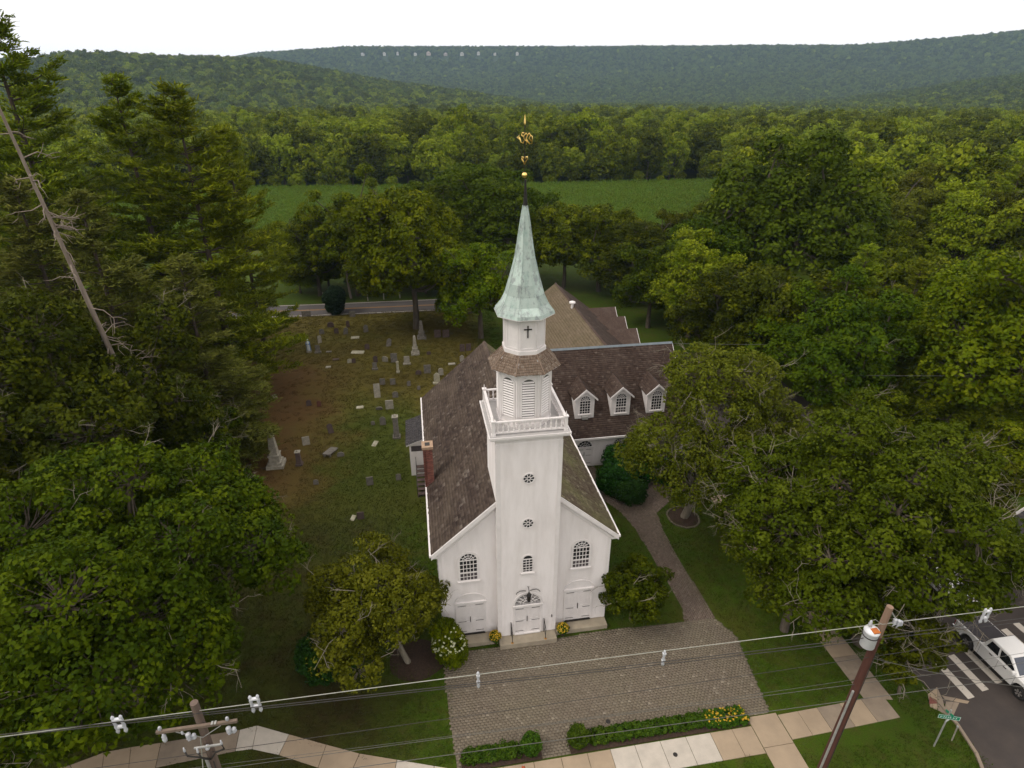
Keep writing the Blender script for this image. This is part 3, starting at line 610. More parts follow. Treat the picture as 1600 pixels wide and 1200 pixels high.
def arch_window(parent, cx, w, z0, ztop, y, cols, rows, low_rows=0, sash='trim', fan=True, sill=True, casing=0.13, name='window'):
    """casing (the part itself), then glass, sash bars and sill as its pieces; wall faces -y at depth y"""
    r = w / 2; zs = ztop - r
    inn = arch_outline(cx, w, z0, ztop); out = arch_outline(cx, w + 2 * casing, z0, ztop + casing, r + casing)
    mb = MB(); ring(mb, out, inn, y - 0.055, 0.09); win = mb.build(name, 'trim', parent)
    g_ = MB(); g_.add([(x, y - 0.024, z) for x, z in inn], [tuple(range(len(inn)))]); g_.build('glass', 'glass', win)
    if low_rows:
        zz = z0 + (zs - z0) * 0.46; q = MB(); q.quad((cx - r, y - 0.028, z0), (cx + r, y - 0.028, z0), (cx + r, y - 0.028, zz), (cx - r, y - 0.028, zz)); q.build('lower_glass', 'glass_low', win)
    s = MB(); yb = y - 0.045; bw = 0.035
    for i in range(1, cols): x = cx - r + w * i / cols; s.box(x - bw / 2, x + bw / 2, yb, yb + 0.02, z0, zs)
    for i in range(1, rows): z = z0 + (zs - z0) * i / rows; hw = bw / 2 if not (low_rows and i == low_rows) else 0.05; s.box(cx - r, cx + r, yb - 0.002, yb + 0.018, z - hw, z + hw)
    s.box(cx - r, cx + r, yb - 0.004, yb + 0.02, zs - 0.035, zs + 0.035); s.box(cx - r, cx + r, yb - 0.004, yb + 0.02, z0, z0 + 0.06)
    if fan:
        for i in range(1, 6):
            a = math.pi * i / 6; s.bar((cx - 0.28 * r * math.cos(a), yb + 0.008, zs + 0.28 * r * math.sin(a)), (cx - r * math.cos(a), yb + 0.008, zs + r * math.sin(a)), bw, 0.02, (0, 1, 0))
        for rr in (0.3, 0.68):
            P = [(cx - rr * r * math.cos(math.pi * i / 10), yb + 0.006, zs + rr * r * math.sin(math.pi * i / 10)) for i in range(11)]
            for i in range(10): s.bar(P[i], P[i + 1], 0.02, bw, (0, 1, 0))
    s.build('sash_bars', sash, win)
    if sill: q = MB(); q.box(cx - r - casing - 0.05, cx + r + casing + 0.05, y - 0.12, y + 0.02, z0 - 0.09, z0 - 0.002); q.build('sill', 'trim', win)
    return win
def round_window(parent, cx, z, r, y):
    n = 16; P = lambda rr: [(cx + rr * math.cos(2 * math.pi * i / n), z + rr * math.sin(2 * math.pi * i / n)) for i in range(n)]
    mb = MB(); ring(mb, P(r + 0.07), P(r), y - 0.055, 0.09, True); win = mb.build('round_window', 'trim', parent)
    g_ = MB(); g_.add([(x, y - 0.024, zz) for x, zz in P(r)], [tuple(range(n))]); g_.build('glass', 'glass', win)
    s = MB()
    for i in range(8):
        a = math.pi / 8 + i * math.pi / 4; s.bar((cx + 0.26 * r * math.cos(a), y - 0.037, z + 0.26 * r * math.sin(a)), (cx + r * math.cos(a), y - 0.037, z + r * math.sin(a)), 0.04, 0.02, (0, 1, 0))
    ring(s, P(0.38 * r), P(0.26 * r), y - 0.050, 0.02, True); s.build('spokes', 'trim', win)
def double_door(parent, cx, w, z0, z1, y, blank_top=None, label=None):
    fr = MB(); c = 0.13
    fr.box(cx - w / 2 - c, cx - w / 2, y - 0.06, y + 0.04, z0, z1); fr.box(cx + w / 2, cx + w / 2 + c, y - 0.06, y + 0.04, z0, z1); fr.box(cx - w / 2 - c - 0.04, cx + w / 2 + c + 0.04, y - 0.11, y + 0.04, z1, z1 + 0.13)
    d = fr.build('door', 'trim', parent)
    for s in (-1, 1):
        l = MB(); x0, x1 = (cx - w / 2, cx - 0.012) if s < 0 else (cx + 0.012, cx + w / 2)
        l.box(x0, x1, y - 0.022, y + 0.02, z0 + 0.02, z1); xm = (x0 + x1) / 2
        for xa, xb, za, zb in ((x0 + 0.1, xm - 0.05, z0 + 0.25, z0 + 1.0), (xm + 0.05, x1 - 0.1, z0 + 0.25, z0 + 1.0), (x0 + 0.1, xm - 0.05, z0 + 1.2, z1 - 0.2), (xm + 0.05, x1 - 0.1, z0 + 1.2, z1 - 0.2)):
            ring(l, [(xa, za), (xb, za), (xb, zb), (xa, zb)], [(xa + 0.035, za + 0.035), (xb - 0.035, za + 0.035), (xb - 0.035, zb - 0.035), (xa + 0.035, zb - 0.035)], y - 0.036, 0.02, True)
        lf = l.build('door_leaf', 'trim', d)
        for zz in (z0 + 0.22, z0 + 1.05, z1 - 0.18):
            h_ = MB(); xs = (x0 + 0.02, x0 + 0.52) if s < 0 else (x1 - 0.52, x1 - 0.02); h_.box(xs[0], xs[1], y - 0.046, y - 0.037, zz - 0.014, zz + 0.014); h_.build('strap_hinge', 'black', d)
    k = MB(); k.box(cx - 0.05, cx - 0.015, y - 0.075, y - 0.024, z0 + 1.0, z0 + 1.42); k.build('handle', 'black', d)
    k = MB(); k.box(cx - w / 2 - 0.05, cx + w / 2 + 0.05, y - 0.10, y - 0.025, z0 - 0.06, z0 + 0.03); k.build('threshold', 'black' if blank_top else 'trim', d)
    if blank_top:
        t = MB(); inn = arch_outline(cx, w + 0.1, z1 + 0.13, blank_top, blank_top - z1 - 0.2); out = arch_outline(cx, w + 0.26, z1 + 0.13, blank_top + 0.08, blank_top - z1 - 0.12)
        ring(t, out, inn, y - 0.05, 0.05); t.add([(x, y - 0.026, z) for x, z in inn], [tuple(range(len(inn)))]); t.build('blind_arch', 'trim', d)
    return d

# --- nave
W2_, FY, BY, EZ, RZ = 5.2, 0.52, 20.2, 7.25, 12.2
slope = (RZ - EZ) / 5.6
def gab(z): x = min(W2_, (RZ - 0.25 - z) / slope if z > 7.0 else W2_); return (-max(x, 0), max(x, 0))
core = MB(); core.prism([(-W2_, FY, 0), (W2_, FY, 0), (W2_, FY, 7.2), (0, FY, RZ - 0.3), (-W2_, FY, 7.2)], (0, BY - FY, 0)); core.build('nave_walls', 'white', church)
clapboard('facade_clapboards', 'x', FY, gab, 0.4, RZ - 0.4, church)
clapboard('left_clapboards', 'y', -W2_, lambda z: (FY, BY), 0.4, 7.1, church)
clapboard('right_clapboards', 'y', W2_, lambda z: (FY, BY), 0.4, 7.1, church, sgn=1)
for s in (-1, 1):
    t = MB(); t.box(min(s * 5.02, s * 5.24), max(s * 5.02, s * 5.24), FY - 0.032, FY + 0.16, 0.36, 7.05); t.build('corner_board', 'trim', church)
    t = MB(); t.prism([(s * 5.62, FY - 0.30, EZ - 0.04), (0, FY - 0.30, RZ - 0.04), (0, FY - 0.30, RZ - 0.36), (s * 5.62, FY - 0.30, EZ - 0.34)][::s], (0, 0.10, 0)); t.build('rake_board', 'trim', church)
    t = MB(); t.prism([(s * 5.30, FY - 0.10, EZ - 0.22), (0, FY - 0.10, RZ - 0.36), (0, FY - 0.10, RZ - 0.64), (s * 5.20, FY - 0.10, EZ - 0.34)][::s], (0, 0.095, 0)); t.build('rake_frieze', 'trim', church)
    t = MB(); t.prism([(s * 5.6, FY - 0.20, EZ - 0.06), (0, FY - 0.20, RZ - 0.06), (0, FY - 0.20, RZ - 0.12), (s * 5.6, FY - 0.20, EZ - 0.12)][::s], (0, BY - FY + 0.45, 0)); roof = t.build('roof', 'shingle', church)
    # gutter along the eave and boxed eave
    t = MB(); t.box(min(s * 5.6, s * 5.72), max(s * 5.6, s * 5.72), FY - 0.3, BY + 0.25, EZ - 0.14, EZ - 0.0); t.build('gutter', 'trim', church)
    t = MB(); t.box(min(s * 5.205, s * 5.595), max(s * 5.205, s * 5.595), FY - 0.19, BY + 0.2, EZ - 0.34, EZ - 0.16); t.build('eave_box', 'trim', church)
    up_ = np.array([-s * 5.6, 0, RZ - EZ]); sl = np.linalg.norm(up_); up_ = up_ / sl
    if s < 0: shingles('shingles', 'shingle', (-5.6, BY + 0.25, EZ - 0.03), (0, -1, 0), up_, (BY - FY + 0.47, sl), church, seed=1)
    else: shingles('shingles', 'shingle_moss', (5.6, FY - 0.22, EZ - 0.03), (0, 1, 0), up_, (BY - FY + 0.47, sl), church, seed=2)
t = MB(); t.prism([(-0.16, FY - 0.22, RZ - 0.1), (0.16, FY - 0.22, RZ - 0.1), (0, FY - 0.22, RZ + 0.05)], (0, BY - FY + 0.47, 0)); t.build('ridge_cap', 'shingle', church)
for cx in (-3.48, 3.40): arch_window(church, cx, 1.0, 4.84, 6.9, FY - 0.012, 5, 5, 2)
double_door(church, -3.45, 1.62, 0.46, 3.0, FY - 0.012, 3.72); double_door(church, 3.40, 1.62, 0.46, 3.0, FY - 0.012, 3.72)
# side windows of the nave
for y in (5.0, 9.5, 14.0):
    for s in (-1, 1):
        t = MB(); t.box(min(s * 5.19, s * 5.27), max(s * 5.19, s * 5.27), y - 0.75, y + 0.75, 1.7, 5.6); wn = t.build('side_window', 'trim', church)
        q = MB(); q.box(min(s * 5.27, s * 5.275), max(s * 5.27, s * 5.275), y - 0.62, y + 0.62, 1.85, 5.45); q.build('glass', 'glass', wn)
        q = MB()
        for i in range(1, 5): q.box(min(s * 5.276, s * 5.29), max(s * 5.276, s * 5.29), y - 0.62 + 1.24 * i / 5 - 0.02, y - 0.62 + 1.24 * i / 5 + 0.02, 1.85, 5.45)
        for i in range(1, 8): q.box(min(s * 5.276, s * 5.292), max(s * 5.276, s * 5.292), y - 0.62, y + 0.62, 1.85 + 3.6 * i / 8 - 0.02, 1.85 + 3.6 * i / 8 + 0.02)
        q.build('sash_bars', 'trim', wn)
# --- doorstep platforms
for a0, a1, b0, b1, h in ((-1.80, 1.80, -0.72, 0.3, 0.37), (-5.1, -1.85, -0.22, 0.6, 0.34), (1.85, 5.25, -0.18, 0.6, 0.34)):
    t = MB(); t.box(a0, a1, b0, b1, 0, h); t.build('doorstep', 'concrete', church, bevel=0.02)
# --- tower
TH, TD = 1.80, 3.8
t = MB(); t.box(-TH, TH, 0, TD, 0.3, 14.7); t.build('tower_walls', 'white', church)
clapboard('tower_clapboards', 'x', 0, lambda z: (-TH, TH), 0.4, 14.5, church, h=0.115)
clapboard('tower_clapboards', 'y', -TH, lambda z: (0, TD), 6.5, 14.5, church, h=0.115)
clapboard('tower_clapboards', 'y', TH, lambda z: (0, TD), 6.5, 14.5, church, sgn=1, h=0.115)
for s in (-1, 1):
    t = MB(); t.box(min(s * 1.60, s * 1.835), max(s * 1.60, s * 1.835), -0.036, 0.0, 0.4, 14.45); t.box(min(s * 1.80, s * 1.835), max(s * 1.80, s * 1.835), 0.0, 0.2, 0.4, 14.45); t.build('corner_board', 'trim', church)
t = MB()
for hw, z0, z1 in ((1.84, 14.45, 14.68), (1.96, 14.68, 14.78), (2.12, 14.78, 14.9), (2.2, 14.9, 15.02)): t.box(-hw, hw, 1.9 - hw, 1.9 + hw, z0, z1)
t.build('tower_cornice', 'trim', church)
t = MB(); t.box(-2.14, 2.14, 1.9 - 2.14, 1.9 + 2.14, 15.02, 15.05); t.build('tower_deck', 'deckgrey', church)
round_window(church, -0.02, 12.16, 0.30, -0.012); round_window(church, -0.02, 9.09, 0.30, -0.012)
arch_window(church, -0.01, 0.56, 5.45, 6.73, -0.012, 3, 5, fan=False, casing=0.09)
double_door(church, 0.03, 1.55, 0.47, 2.72, -0.012)
inn = arch_outline(0.03, 1.60, 2.86, 3.72, 0.8, 16); out = arch_outline(0.03, 1.84, 2.86, 3.84, 0.92, 16)
t = MB(); ring(t, out, inn, -0.07, 0.09); fl = t.build('fanlight', 'trim', church)
t = MB(); t.add([(x, -0.026, z) for x, z in inn], [tuple(range(len(inn)))]); t.build('glass', 'glass', fl)
t = MB()
for i in range(1, 8):
    a = math.pi * i / 8; t.bar((0.03 - 0.28 * math.cos(a), -0.04, 2.93 + 0.26 * math.sin(a)), (0.03 - 0.79 * math.cos(a), -0.04, 2.93 + 0.78 * math.sin(a)), 0.035, 0.02, (0, 1, 0))
for rr in (0.26, 0.46):
    P = [(0.03 - rr * math.cos(math.pi * i / 12), -0.042, 2.93 + rr * math.sin(math.pi * i / 12)) for i in range(13)]
    for i in range(12): t.bar(P[i], P[i + 1], 0.02, 0.035, (0, 1, 0))
t.build('spokes', 'trim', fl)
t = MB(); t.box(1.55, 1.6, -0.09, -0.02, 1.55, 1.72); t.build('doorbell_box', 'black', church)
# lantern over the door with its scrolled arm
t = MB()
for s in (-1, 1):
    P = [(0.02 + s * x, -0.06 - 0.1 * (x > 0.2), z) for x, z in ((0.12, 3.98), (0.3, 4.12), (0.5, 4.13), (0.66, 4.02), (0.74, 3.9))]; t.tube(P, 0.022, 5)
t.tube([(0.02, -0.02, 4.3), (0.02, -0.3, 4.42), (0.02, -0.42, 4.3)], 0.022, 5)
la_ = t.build('lantern_bracket', 'black', church)
t = MB(); t.lathe([(0.02, 0.52), (0.05, 0.36), (0.09, 0.33), (0.15, 0.22)], 6, (0.02, -0.42, 3.78)); t.lathe([(0.10, -0.28), (0.15, 0.2)], 6, (0.02, -0.42, 3.78)); t.lathe([(0.03, -0.4), (0.1, -0.28)], 6, (0.02, -0.42, 3.78)); t.build('lantern', 'black', la_)
# hand rails
for s in (-1, 1):
    r = thing('handrail', 'slim black iron handrail on the %s of the central church doorstep' % ('left side' if s < 0 else 'right side'), 'handrail', L2W(s * 1.05 + 0.03, 0, 0.37), YAW, 'handrails of the church doorstep')
    t = MB(); t.tube([(0, -0.62, 0), (0, -0.62, 0.85)], 0.022, 6); t.tube([(0, -0.08, 0), (0, -0.08, 1.1)], 0.022, 6); t.build('post', 'black', r)
    t = MB(); t.tube([(0, -0.70, 0.78), (0, -0.62, 0.85), (0, -0.08, 1.1), (0, -0.03, 1.1)], 0.026, 6); t.build('rail', 'black', r)
    t = MB(); t.tube([(0, -0.62, 0.2), (0, -0.08, 0.45)], 0.014, 5); t.tube([(0, -0.35, 0.32), (0, -0.35, 0.97)], 0.014, 5); t.build('lower_rail', 'black', r)
    t = MB(); t.lathe([(0.09, 0.001), (0.07, 0.012)], 10, (0, -0.62, 0)); t.build('foot', 'iron_rust', r)
# --- balustrade round the deck
BH = 1.93
post_me = None
for sx in (-1, 1):
    for sy in (-1, 1):
        t = MB(); t.box(-0.09, 0.09, -0.09, 0.09, 0, 0.82); t.box(-0.125, 0.125, -0.125, 0.125, 0.82, 0.88); t.box(-0.11, 0.11, -0.11, 0.11, 0, 0.1)
        p_ = t.build('newel_post', 'trim', church, loc=(sx * BH, 1.9 + sy * BH, 15.05)); t = MB(); t.lathe([(0.03, 0), (0.05, 0.05), (0.02, 0.1), (0.028, 0.16), (0.008, 0.26)], 8, (0, 0, 0.88)); t.build('finial', 'trim', p_)
bal = MB(); bal.lathe([(0.052, 0), (0.052, 0.08), (0.036, 0.13), (0.06, 0.25), (0.038, 0.42), (0.052, 0.46), (0.052, 0.55)], 8); bme = bal.mesh('baluster')
for k in range(4):
    ca, sa = math.cos(k * math.pi / 2), math.sin(k * math.pi / 2); R2 = lambda x, y: (x * ca - y * sa, 1.9 + x * sa + y * ca)
    for z0, z1, hw in ((0.10, 0.18, 0.055), (0.73, 0.80, 0.07)):
        t = MB(); c4 = [R2(*p) for p in ((-BH + 0.09, -BH - hw), (BH - 0.09, -BH - hw), (BH - 0.09, -BH + hw), (-BH + 0.09, -BH + hw))]
        t.prism([(x, y, 15.05 + z0) for x, y in c4], (0, 0, z1 - z0)); t.build('rail', 'trim', church)
    for i in range(13):
        x, y = R2(-BH + 0.09 + (2 * BH - 0.18) * (i + 0.5) / 13, -BH); link('baluster', bme, 'trim', church, (x, y, 15.23))
# --- louvred octagon
t = MB(); t.add(oct_pts(1.38, 15.05) + oct_pts(1.38, 18.35), [(i, (i + 1) % 8, 8 + (i + 1) % 8, 8 + i) for i in range(8)]); oc = t.build('belfry', 'trim', church)
t = MB(); t.add(oct_pts(1.44, 15.05) + oct_pts(1.44, 15.3) + oct_pts(1.385, 15.3), [(i, (i + 1) % 8, 8 + (i + 1) % 8, 8 + i) for i in range(8)] + [(8 + i, 8 + (i + 1) % 8, 16 + (i + 1) % 8, 16 + i) for i in range(8)]); t.build('belfry_base', 'trim', church)
slat = MB(); slat.prism([(-0.33, 0, 0), (0.33, 0, 0), (0.33, -0.055, -0.072), (-0.33, -0.055, -0.072)], (0, 0.004, 0.016)); slat_me = slat.mesh('slat')
for k in range(8):
    ang = k * math.pi / 4                         # k=0 faces -y
    if k == 4: continue
    rot = Matrix.Rotation(ang, 4, 'Z'); org = Vector((0, 1.9, 0)) + rot @ Vector((0, -1.38, 0))
    inn = arch_outline(0, 0.68, 15.62, 17.9, 0.30); out = arch_outline(0, 0.86, 15.55, 18.0, 0.38)
    t = MB(); ring(t, out, inn, -0.05, 0.05); lv = t.build('louvre', 'trim', church, loc=org, rot=(0, 0, ang))
    t = MB(); t.add([(x, -0.004, z) for x, z in inn], [tuple(range(len(inn)))]); t.build('louvre_shade_back', 'wire_mid', lv)  # dark sheet: shade between the slats put into its colour
    for i in range(15):
        zz = 15.72 + i * 0.145; sc = 1.0 if zz < 17.62 else math.sqrt(max(0.05, 1 - ((zz - 17.6) / 0.32) ** 2))
        s_ = link('slat', slat_me, 'trim', lv, (0, 0, zz)); s_.scale = (sc, 1, 1)
    t = MB(); wv = 1.38 * math.tan(math.pi / 8)
    t.box(-wv, -wv + 0.09, -0.03, 0, 15.3, 18.3); t.box(wv - 0.09, wv, -0.03, 0, 15.3, 18.3); t.build('pilaster', 'trim', church, loc=org, rot=(0, 0, ang))
# --- shingled skirt roof
z0, z1, a0, a1 = 18.30, 19.12, 1.82, 1.08
t = MB(); t.add(oct_pts(a0 - 0.02, z0 - 0.02) + oct_pts(a1, z1 - 0.03), [(i, (i + 1) % 8, 8 + (i + 1) % 8, 8 + i) for i in range(8)] + [tuple(range(8))[::-1]]); sk = t.build('skirt_roof', 'trim', church)
lo_, hi_ = oct_pts(a0, z0), oct_pts(a1, z1)
for i in range(8):
    p, q_, r_, s_ = [np.array(x) for x in (lo_[i], lo_[(i + 1) % 8], hi_[(i + 1) % 8], hi_[i])]; L = np.linalg.norm(q_ - p); u = (q_ - p) / L; v = ((r_ + s_) - (p + q_)) / 2; H_ = np.linalg.norm(v); v = v / H_; top = np.linalg.norm(r_ - s_)
    shingles('shingles', 'cedar', p, u, v, (L, H_), sk, 0.14, 0.17, 10 + i, keep=lambda a, b, L=L, H_=H_, top=top: abs(a - L / 2) < (L / 2) * (1 - b / H_) + (top / 2) * (b / H_) - 0.02, lift=0.016)
    t = MB(); t.bar(p, s_, 0.07, 0.05); t.build('hip_cap', 'cedar', sk)
# --- upper drum with panels and cross
t = MB(); t.add(oct_pts(1.03, 19.0) + oct_pts(1.03, 21.2), [(i, (i + 1) % 8, 8 + (i + 1) % 8, 8 + i) for i in range(8)]); dr = t.build('lantern_drum', 'trim', church)
t = MB(); t.add(oct_pts(1.09, 19.05) + oct_pts(1.09, 19.32) + oct_pts(1.035, 19.32), [(i, (i + 1) % 8, 8 + (i + 1) % 8, 8 + i) for i in range(8)] + [(8 + i, 8 + (i + 1) % 8, 16 + (i + 1) % 8, 16 + i) for i in range(8)]); t.build('drum_base', 'trim', church)
for k in range(8):
    ang = k * math.pi / 4; rot = Matrix.Rotation(ang, 4, 'Z'); org = Vector((0, 1.9, 0)) + rot @ Vector((0, -1.03, 0)); wv = 1.03 * math.tan(math.pi / 8)
    t = MB(); x = wv - 0.06; ring(t, [(-x, 19.4), (x, 19.4), (x, 20.95), (-x, 20.95)], [(-x + 0.05, 19.46), (x - 0.05, 19.46), (x - 0.05, 20.89), (-x + 0.05, 20.89)], -0.022, 0.02, True); t.build('panel', 'trim', dr, loc=org, rot=(0, 0, ang))
t = MB(); t.box(-0.028, 0.028, 1.9 - 1.09, 1.9 - 1.035, 20.05, 20.68); t.box(-0.2, 0.2, 1.9 - 1.092, 1.9 - 1.034, 20.47, 20.52); t.build('cross', 'black', church)
# --- spire: copper sheets between standing seams
prof = [(1.46, 21.12), (1.40, 21.28), (1.14, 21.62), (0.93, 22.1), (0.78, 22.65), (0.62, 23.25), (0.47, 23.9), (0.36, 24.6), (0.265, 25.3), (0.175, 25.9), (0.10, 26.35)]
sp = MB(); gz = random.Random(5)
t = MB(); t.add(oct_pts(1.46, 21.08) + oct_pts(1.46, 21.13), [(i, (i + 1) % 8, 8 + (i + 1) % 8, 8 + i) for i in range(8)] + [tuple(range(8))[::-1]]); t.build('spire_eave', 'trim', church)
sp.add(oct_pts(prof[0][0], prof[0][1]) + oct_pts(prof[-1][0], prof[-1][1]), [(0, 1, 2, 3, 4, 5, 6, 7)])
spire = sp.build('spire', 'copper', church)
for (ra, za), (rb, zb) in zip(prof[:-1], prof[1:]):
    lo_, hi_ = oct_pts(ra, za), oct_pts(rb, zb)
    for i in range(8):
        t = MB(); a, b, c_, d = [np.array(x) for x in (lo_[i], lo_[(i + 1) % 8], hi_[(i + 1) % 8], hi_[i])]; cc = (a + b + c_ + d) / 4; nn = cc - np.array([0, 1.9, cc[2]]); nn = nn / np.linalg.norm(nn)
        off = nn * gz.uniform(0.0, 0.010); t.add([a + off, b + off, c_ + off * 0.3, d + off * 0.3], [(0, 1, 2, 3)], gz.random()); t.build('copper_sheet', 'copper', spire)
for i in range(8):
    t = MB(); t.tube([oct_pts(r + 0.008, z)[i] for r, z in prof], [0.018] * len(prof), 5); t.build('standing_seam', 'copper', spire)
# --- finial, ball and weathervane
t = MB(); t.lathe([(0.13, 26.0), (0.11, 26.4), (0.075, 26.9), (0.045, 27.5)], 8, (0, 1.9, 0)); fin = t.build('spire_tip', 'black', church)
vane = thing('weathervane', 'gilded weathervane with pointed scrollwork above the spire tip', 'weathervane', L2W(-0.05, 1.9, 27.5), YAW)
t = MB(); t.tube([(0, 0, 0), (0, 0, 2.35)], 0.022, 6); t.build('rod', 'black', vane)
t = MB(); t.lathe([(0.02, -0.13), (0.10, -0.09), (0.135, 0), (0.10, 0.09), (0.02, 0.13)], 14, (0, 0, 0.2)); t.build('ball', 'gold', vane, True)
t = MB()
for s in (-1, 1): t.tube([(0, 0, 0.68), (s * 0.05, 0, 0.78), (s * 0.13, 0, 0.9), (s * 0.12, 0, 1.0), (s * 0.05, 0, 0.98), (s * 0.03, 0, 0.9)], [0.03, 0.035, 0.04, 0.04, 0.03, 0.02], 6)
t.build('scroll', 'gold', vane, True)
t = MB(); t.prism([(-0.38, -0.015, 1.82), (-0.24, -0.015, 1.93), (-0.24, -0.015, 1.72)], (0, 0.03, 0)); t.build('pointer', 'gold', vane)
t = MB()
for P in ([(-0.24, 1.82), (-0.18, 1.62), (-0.08, 1.58), (0.0, 1.72), (-0.06, 1.86), (-0.15, 1.9), (-0.12, 2.02), (-0.02, 2.0)], [(-0.06, 1.86), (0.06, 2.0), (0.12, 1.9), (0.06, 1.78), (0.14, 1.62), (0.24, 1.54)], [(0.12, 1.9), (0.2, 2.0), (0.26, 1.9), (0.2, 1.78), (0.3, 1.66)], [(0.0, 1.72), (0.1, 1.66), (0.06, 1.52)], [(0.26, 1.9), (0.34, 1.86), (0.33, 1.56), (0.28, 1.54)]):
    t.tube([(x, 0, z) for x, z in P], 0.03, 5)
t.build('scrollwork', 'gold', vane, True)
t = MB(); t.lathe([(0.01, 2.3), (0.05, 2.4), (0.035, 2.55), (0.004, 2.78)], 8); t.build('spearhead', 'gold', vane)
# --- chimney at the left eave
CB = 7.4
ch = MB(); ch.box(-5.70, -5.08, CB - 0.36, CB + 0.36, 4.0, 10.2); chim = ch.build('chimney', 'mortar', church)
bk = MB(); gb = random.Random(3)
for row in range(56):
    z = 6.4 + row * 0.073
    if z > 10.13: break
    for fx in (0, 1):
        off = 0.1 if row % 2 else 0
        for i in range(-1, 4):
            x0 = max(-5.70 + i * 0.2 + off, -5.705); x1 = min(x0 + 0.19, -5.075)
            if x1 - x0 > 0.04: bk.box(x0, x1, CB - 0.368, CB - 0.361, z, z + 0.062, gb.random())
        for i in range(-1, 5):
            y0 = max(CB - 0.36 + i * 0.2 + off, CB - 0.36); y1 = min(y0 + 0.19, CB + 0.36)
            if y1 - y0 > 0.04: bk.box(-5.708, -5.701, y0, y1, z, z + 0.062, gb.random()); bk.box(-5.079, -5.072, y0, y1, z, z + 0.062, gb.random())
        break
tag(bk.build('bricks', 'brick', chim), kind='stuff')
t = MB(); t.box(-5.76, -5.02, CB - 0.42, CB + 0.42, 10.2, 10.38); t.build('chimney_cap', 'chimcap', chim); t = MB(); t.box(-5.55, -5.23, CB - 0.2, CB + 0.2, 10.382, 10.395); t.build('flue', 'black', chim)
# --- low annex and steps on the left
t = MB(); t.prism([(-7.0, 19.3, 0), (-5.2, 19.3, 0), (-5.2, 19.3, 3.95), (-7.0, 19.3, 3.35)], (0, 3.9, 0)); an = t.build('annex_walls', 'white', church)
u = np.array([1.0, 0, 0.34]); u /= np.linalg.norm(u)
t = MB(); t.prism([(-7.25, 18.95, 3.27), (-5.2, 18.95, 3.97), (-5.2, 18.95, 4.1), (-7.25, 18.95, 3.4)], (0, 4.5, 0)); t.build('annex_eave', 'trim', an)
shingles('annex_shingles', 'grey_roof', (-7.28, 23.5, 3.41), (0, -1, 0), u, (4.6, 2.18), an, 0.2, 0.3, 31)
t = MB(); t.quad((-6.85, 19.28, 2.55), (-5.3, 19.28, 2.55), (-5.3, 19.28, 3.1), (-6.85, 19.28, 3.1)); t.build('transom', 'glass_low', an)
steps = thing('outside_steps', 'dark timber steps against the left wall of the church', 'steps', L2W(0, 0, 0), YAW)
for i in range(7):
    t = MB(); t.box(-6.5, -5.3, 18.9 - 0.42 * (i + 1), 18.9 - 0.42 * i, 1.26 - 0.18 * i, 1.32 - 0.18 * i); t.build('tread', 'gs_brown', steps)
for x in (-6.5, -5.36):
    t = MB(); t.prism([(x, 18.9, 1.22), (x, 18.9, 0.9), (x, 15.9, -0.02), (x, 15.9, 0.1)], (0.05, 0, 0)); t.build('stringer', 'gs_brown', steps)
    t = MB(); t.bar((x, 18.9, 2.2), (x, 16.0, 1.0), 0.05); t.bar((x, 18.8, 1.2), (x, 18.8, 2.2), 0.05); t.bar((x, 16.05, 0), (x, 16.05, 1.0), 0.05); t.build('stair_rail', 'black', steps)

# ================================================================== REAR WING with dormers
wing = thing('church_wing', 'white rear wing with brown shingled roof and three arched dormers', 'building', O, YAW)
WX0, WX1, WF, WE, WRB, WRZ = 3.0, 18.35, 18.2, 3.3, 23.8, 9.6
t = MB(); t.prism([(WX0, WF, 0), (WX0, WF, 3.5), (WX0, WRB, 9.3), (WX0, 29.4, 3.5), (WX0, 29.4, 0)][::-1], (WX1 - WX0, 0, 0)); t.build('wing_walls', 'white', wing)
clapboard('wing_clapboards', 'x', WF, lambda z: (5.3, WX1), 0.3, 3.4, wing)
vv = np.array([0, WRB - 17.8, WRZ - WE]); VL = np.linalg.norm(vv); vv /= VL
for sgn in (1, -1):
    yb = 17.8 if sgn > 0 else 29.8
    t = MB(); t.prism([(WX0, yb, WE - 0.04), (WX0, WRB, WRZ - 0.04), (WX0, WRB, WRZ - 0.16), (WX0, yb, WE - 0.16)][::-sgn], (18.6 - WX0, 0, 0)); t.build('roof', 'shingle_wing', wing)
shingles('shingles', 'shingle_wing', (WX0, 17.8, WE - 0.02), (1, 0, 0), vv, (18.6 - WX0, VL), wing, 0.2, 0.26, 41)
t = MB(); t.box(WX0, 18.62, 17.68, 17.8, WE - 0.16, WE + 0.0); t.build('gutter', 'trim', wing)
t = MB(); t.prism([(WX0, WRB - 0.16, WRZ - 0.1), (WX0, WRB + 0.16, WRZ - 0.1), (WX0, WRB, WRZ + 0.07)], (18.6 - WX0 + 0.03, 0, 0)); t.build('ridge_flashing', 'lead', wing)
t = MB(); t.prism([(18.61, 17.8, WE - 0.02), (18.61, WRB, WRZ), (18.61, WRB, WRZ - 0.25), (18.61, 17.8, WE - 0.27)], (0.04, 0, 0)); t.build('rake_board', 'trim', wing)
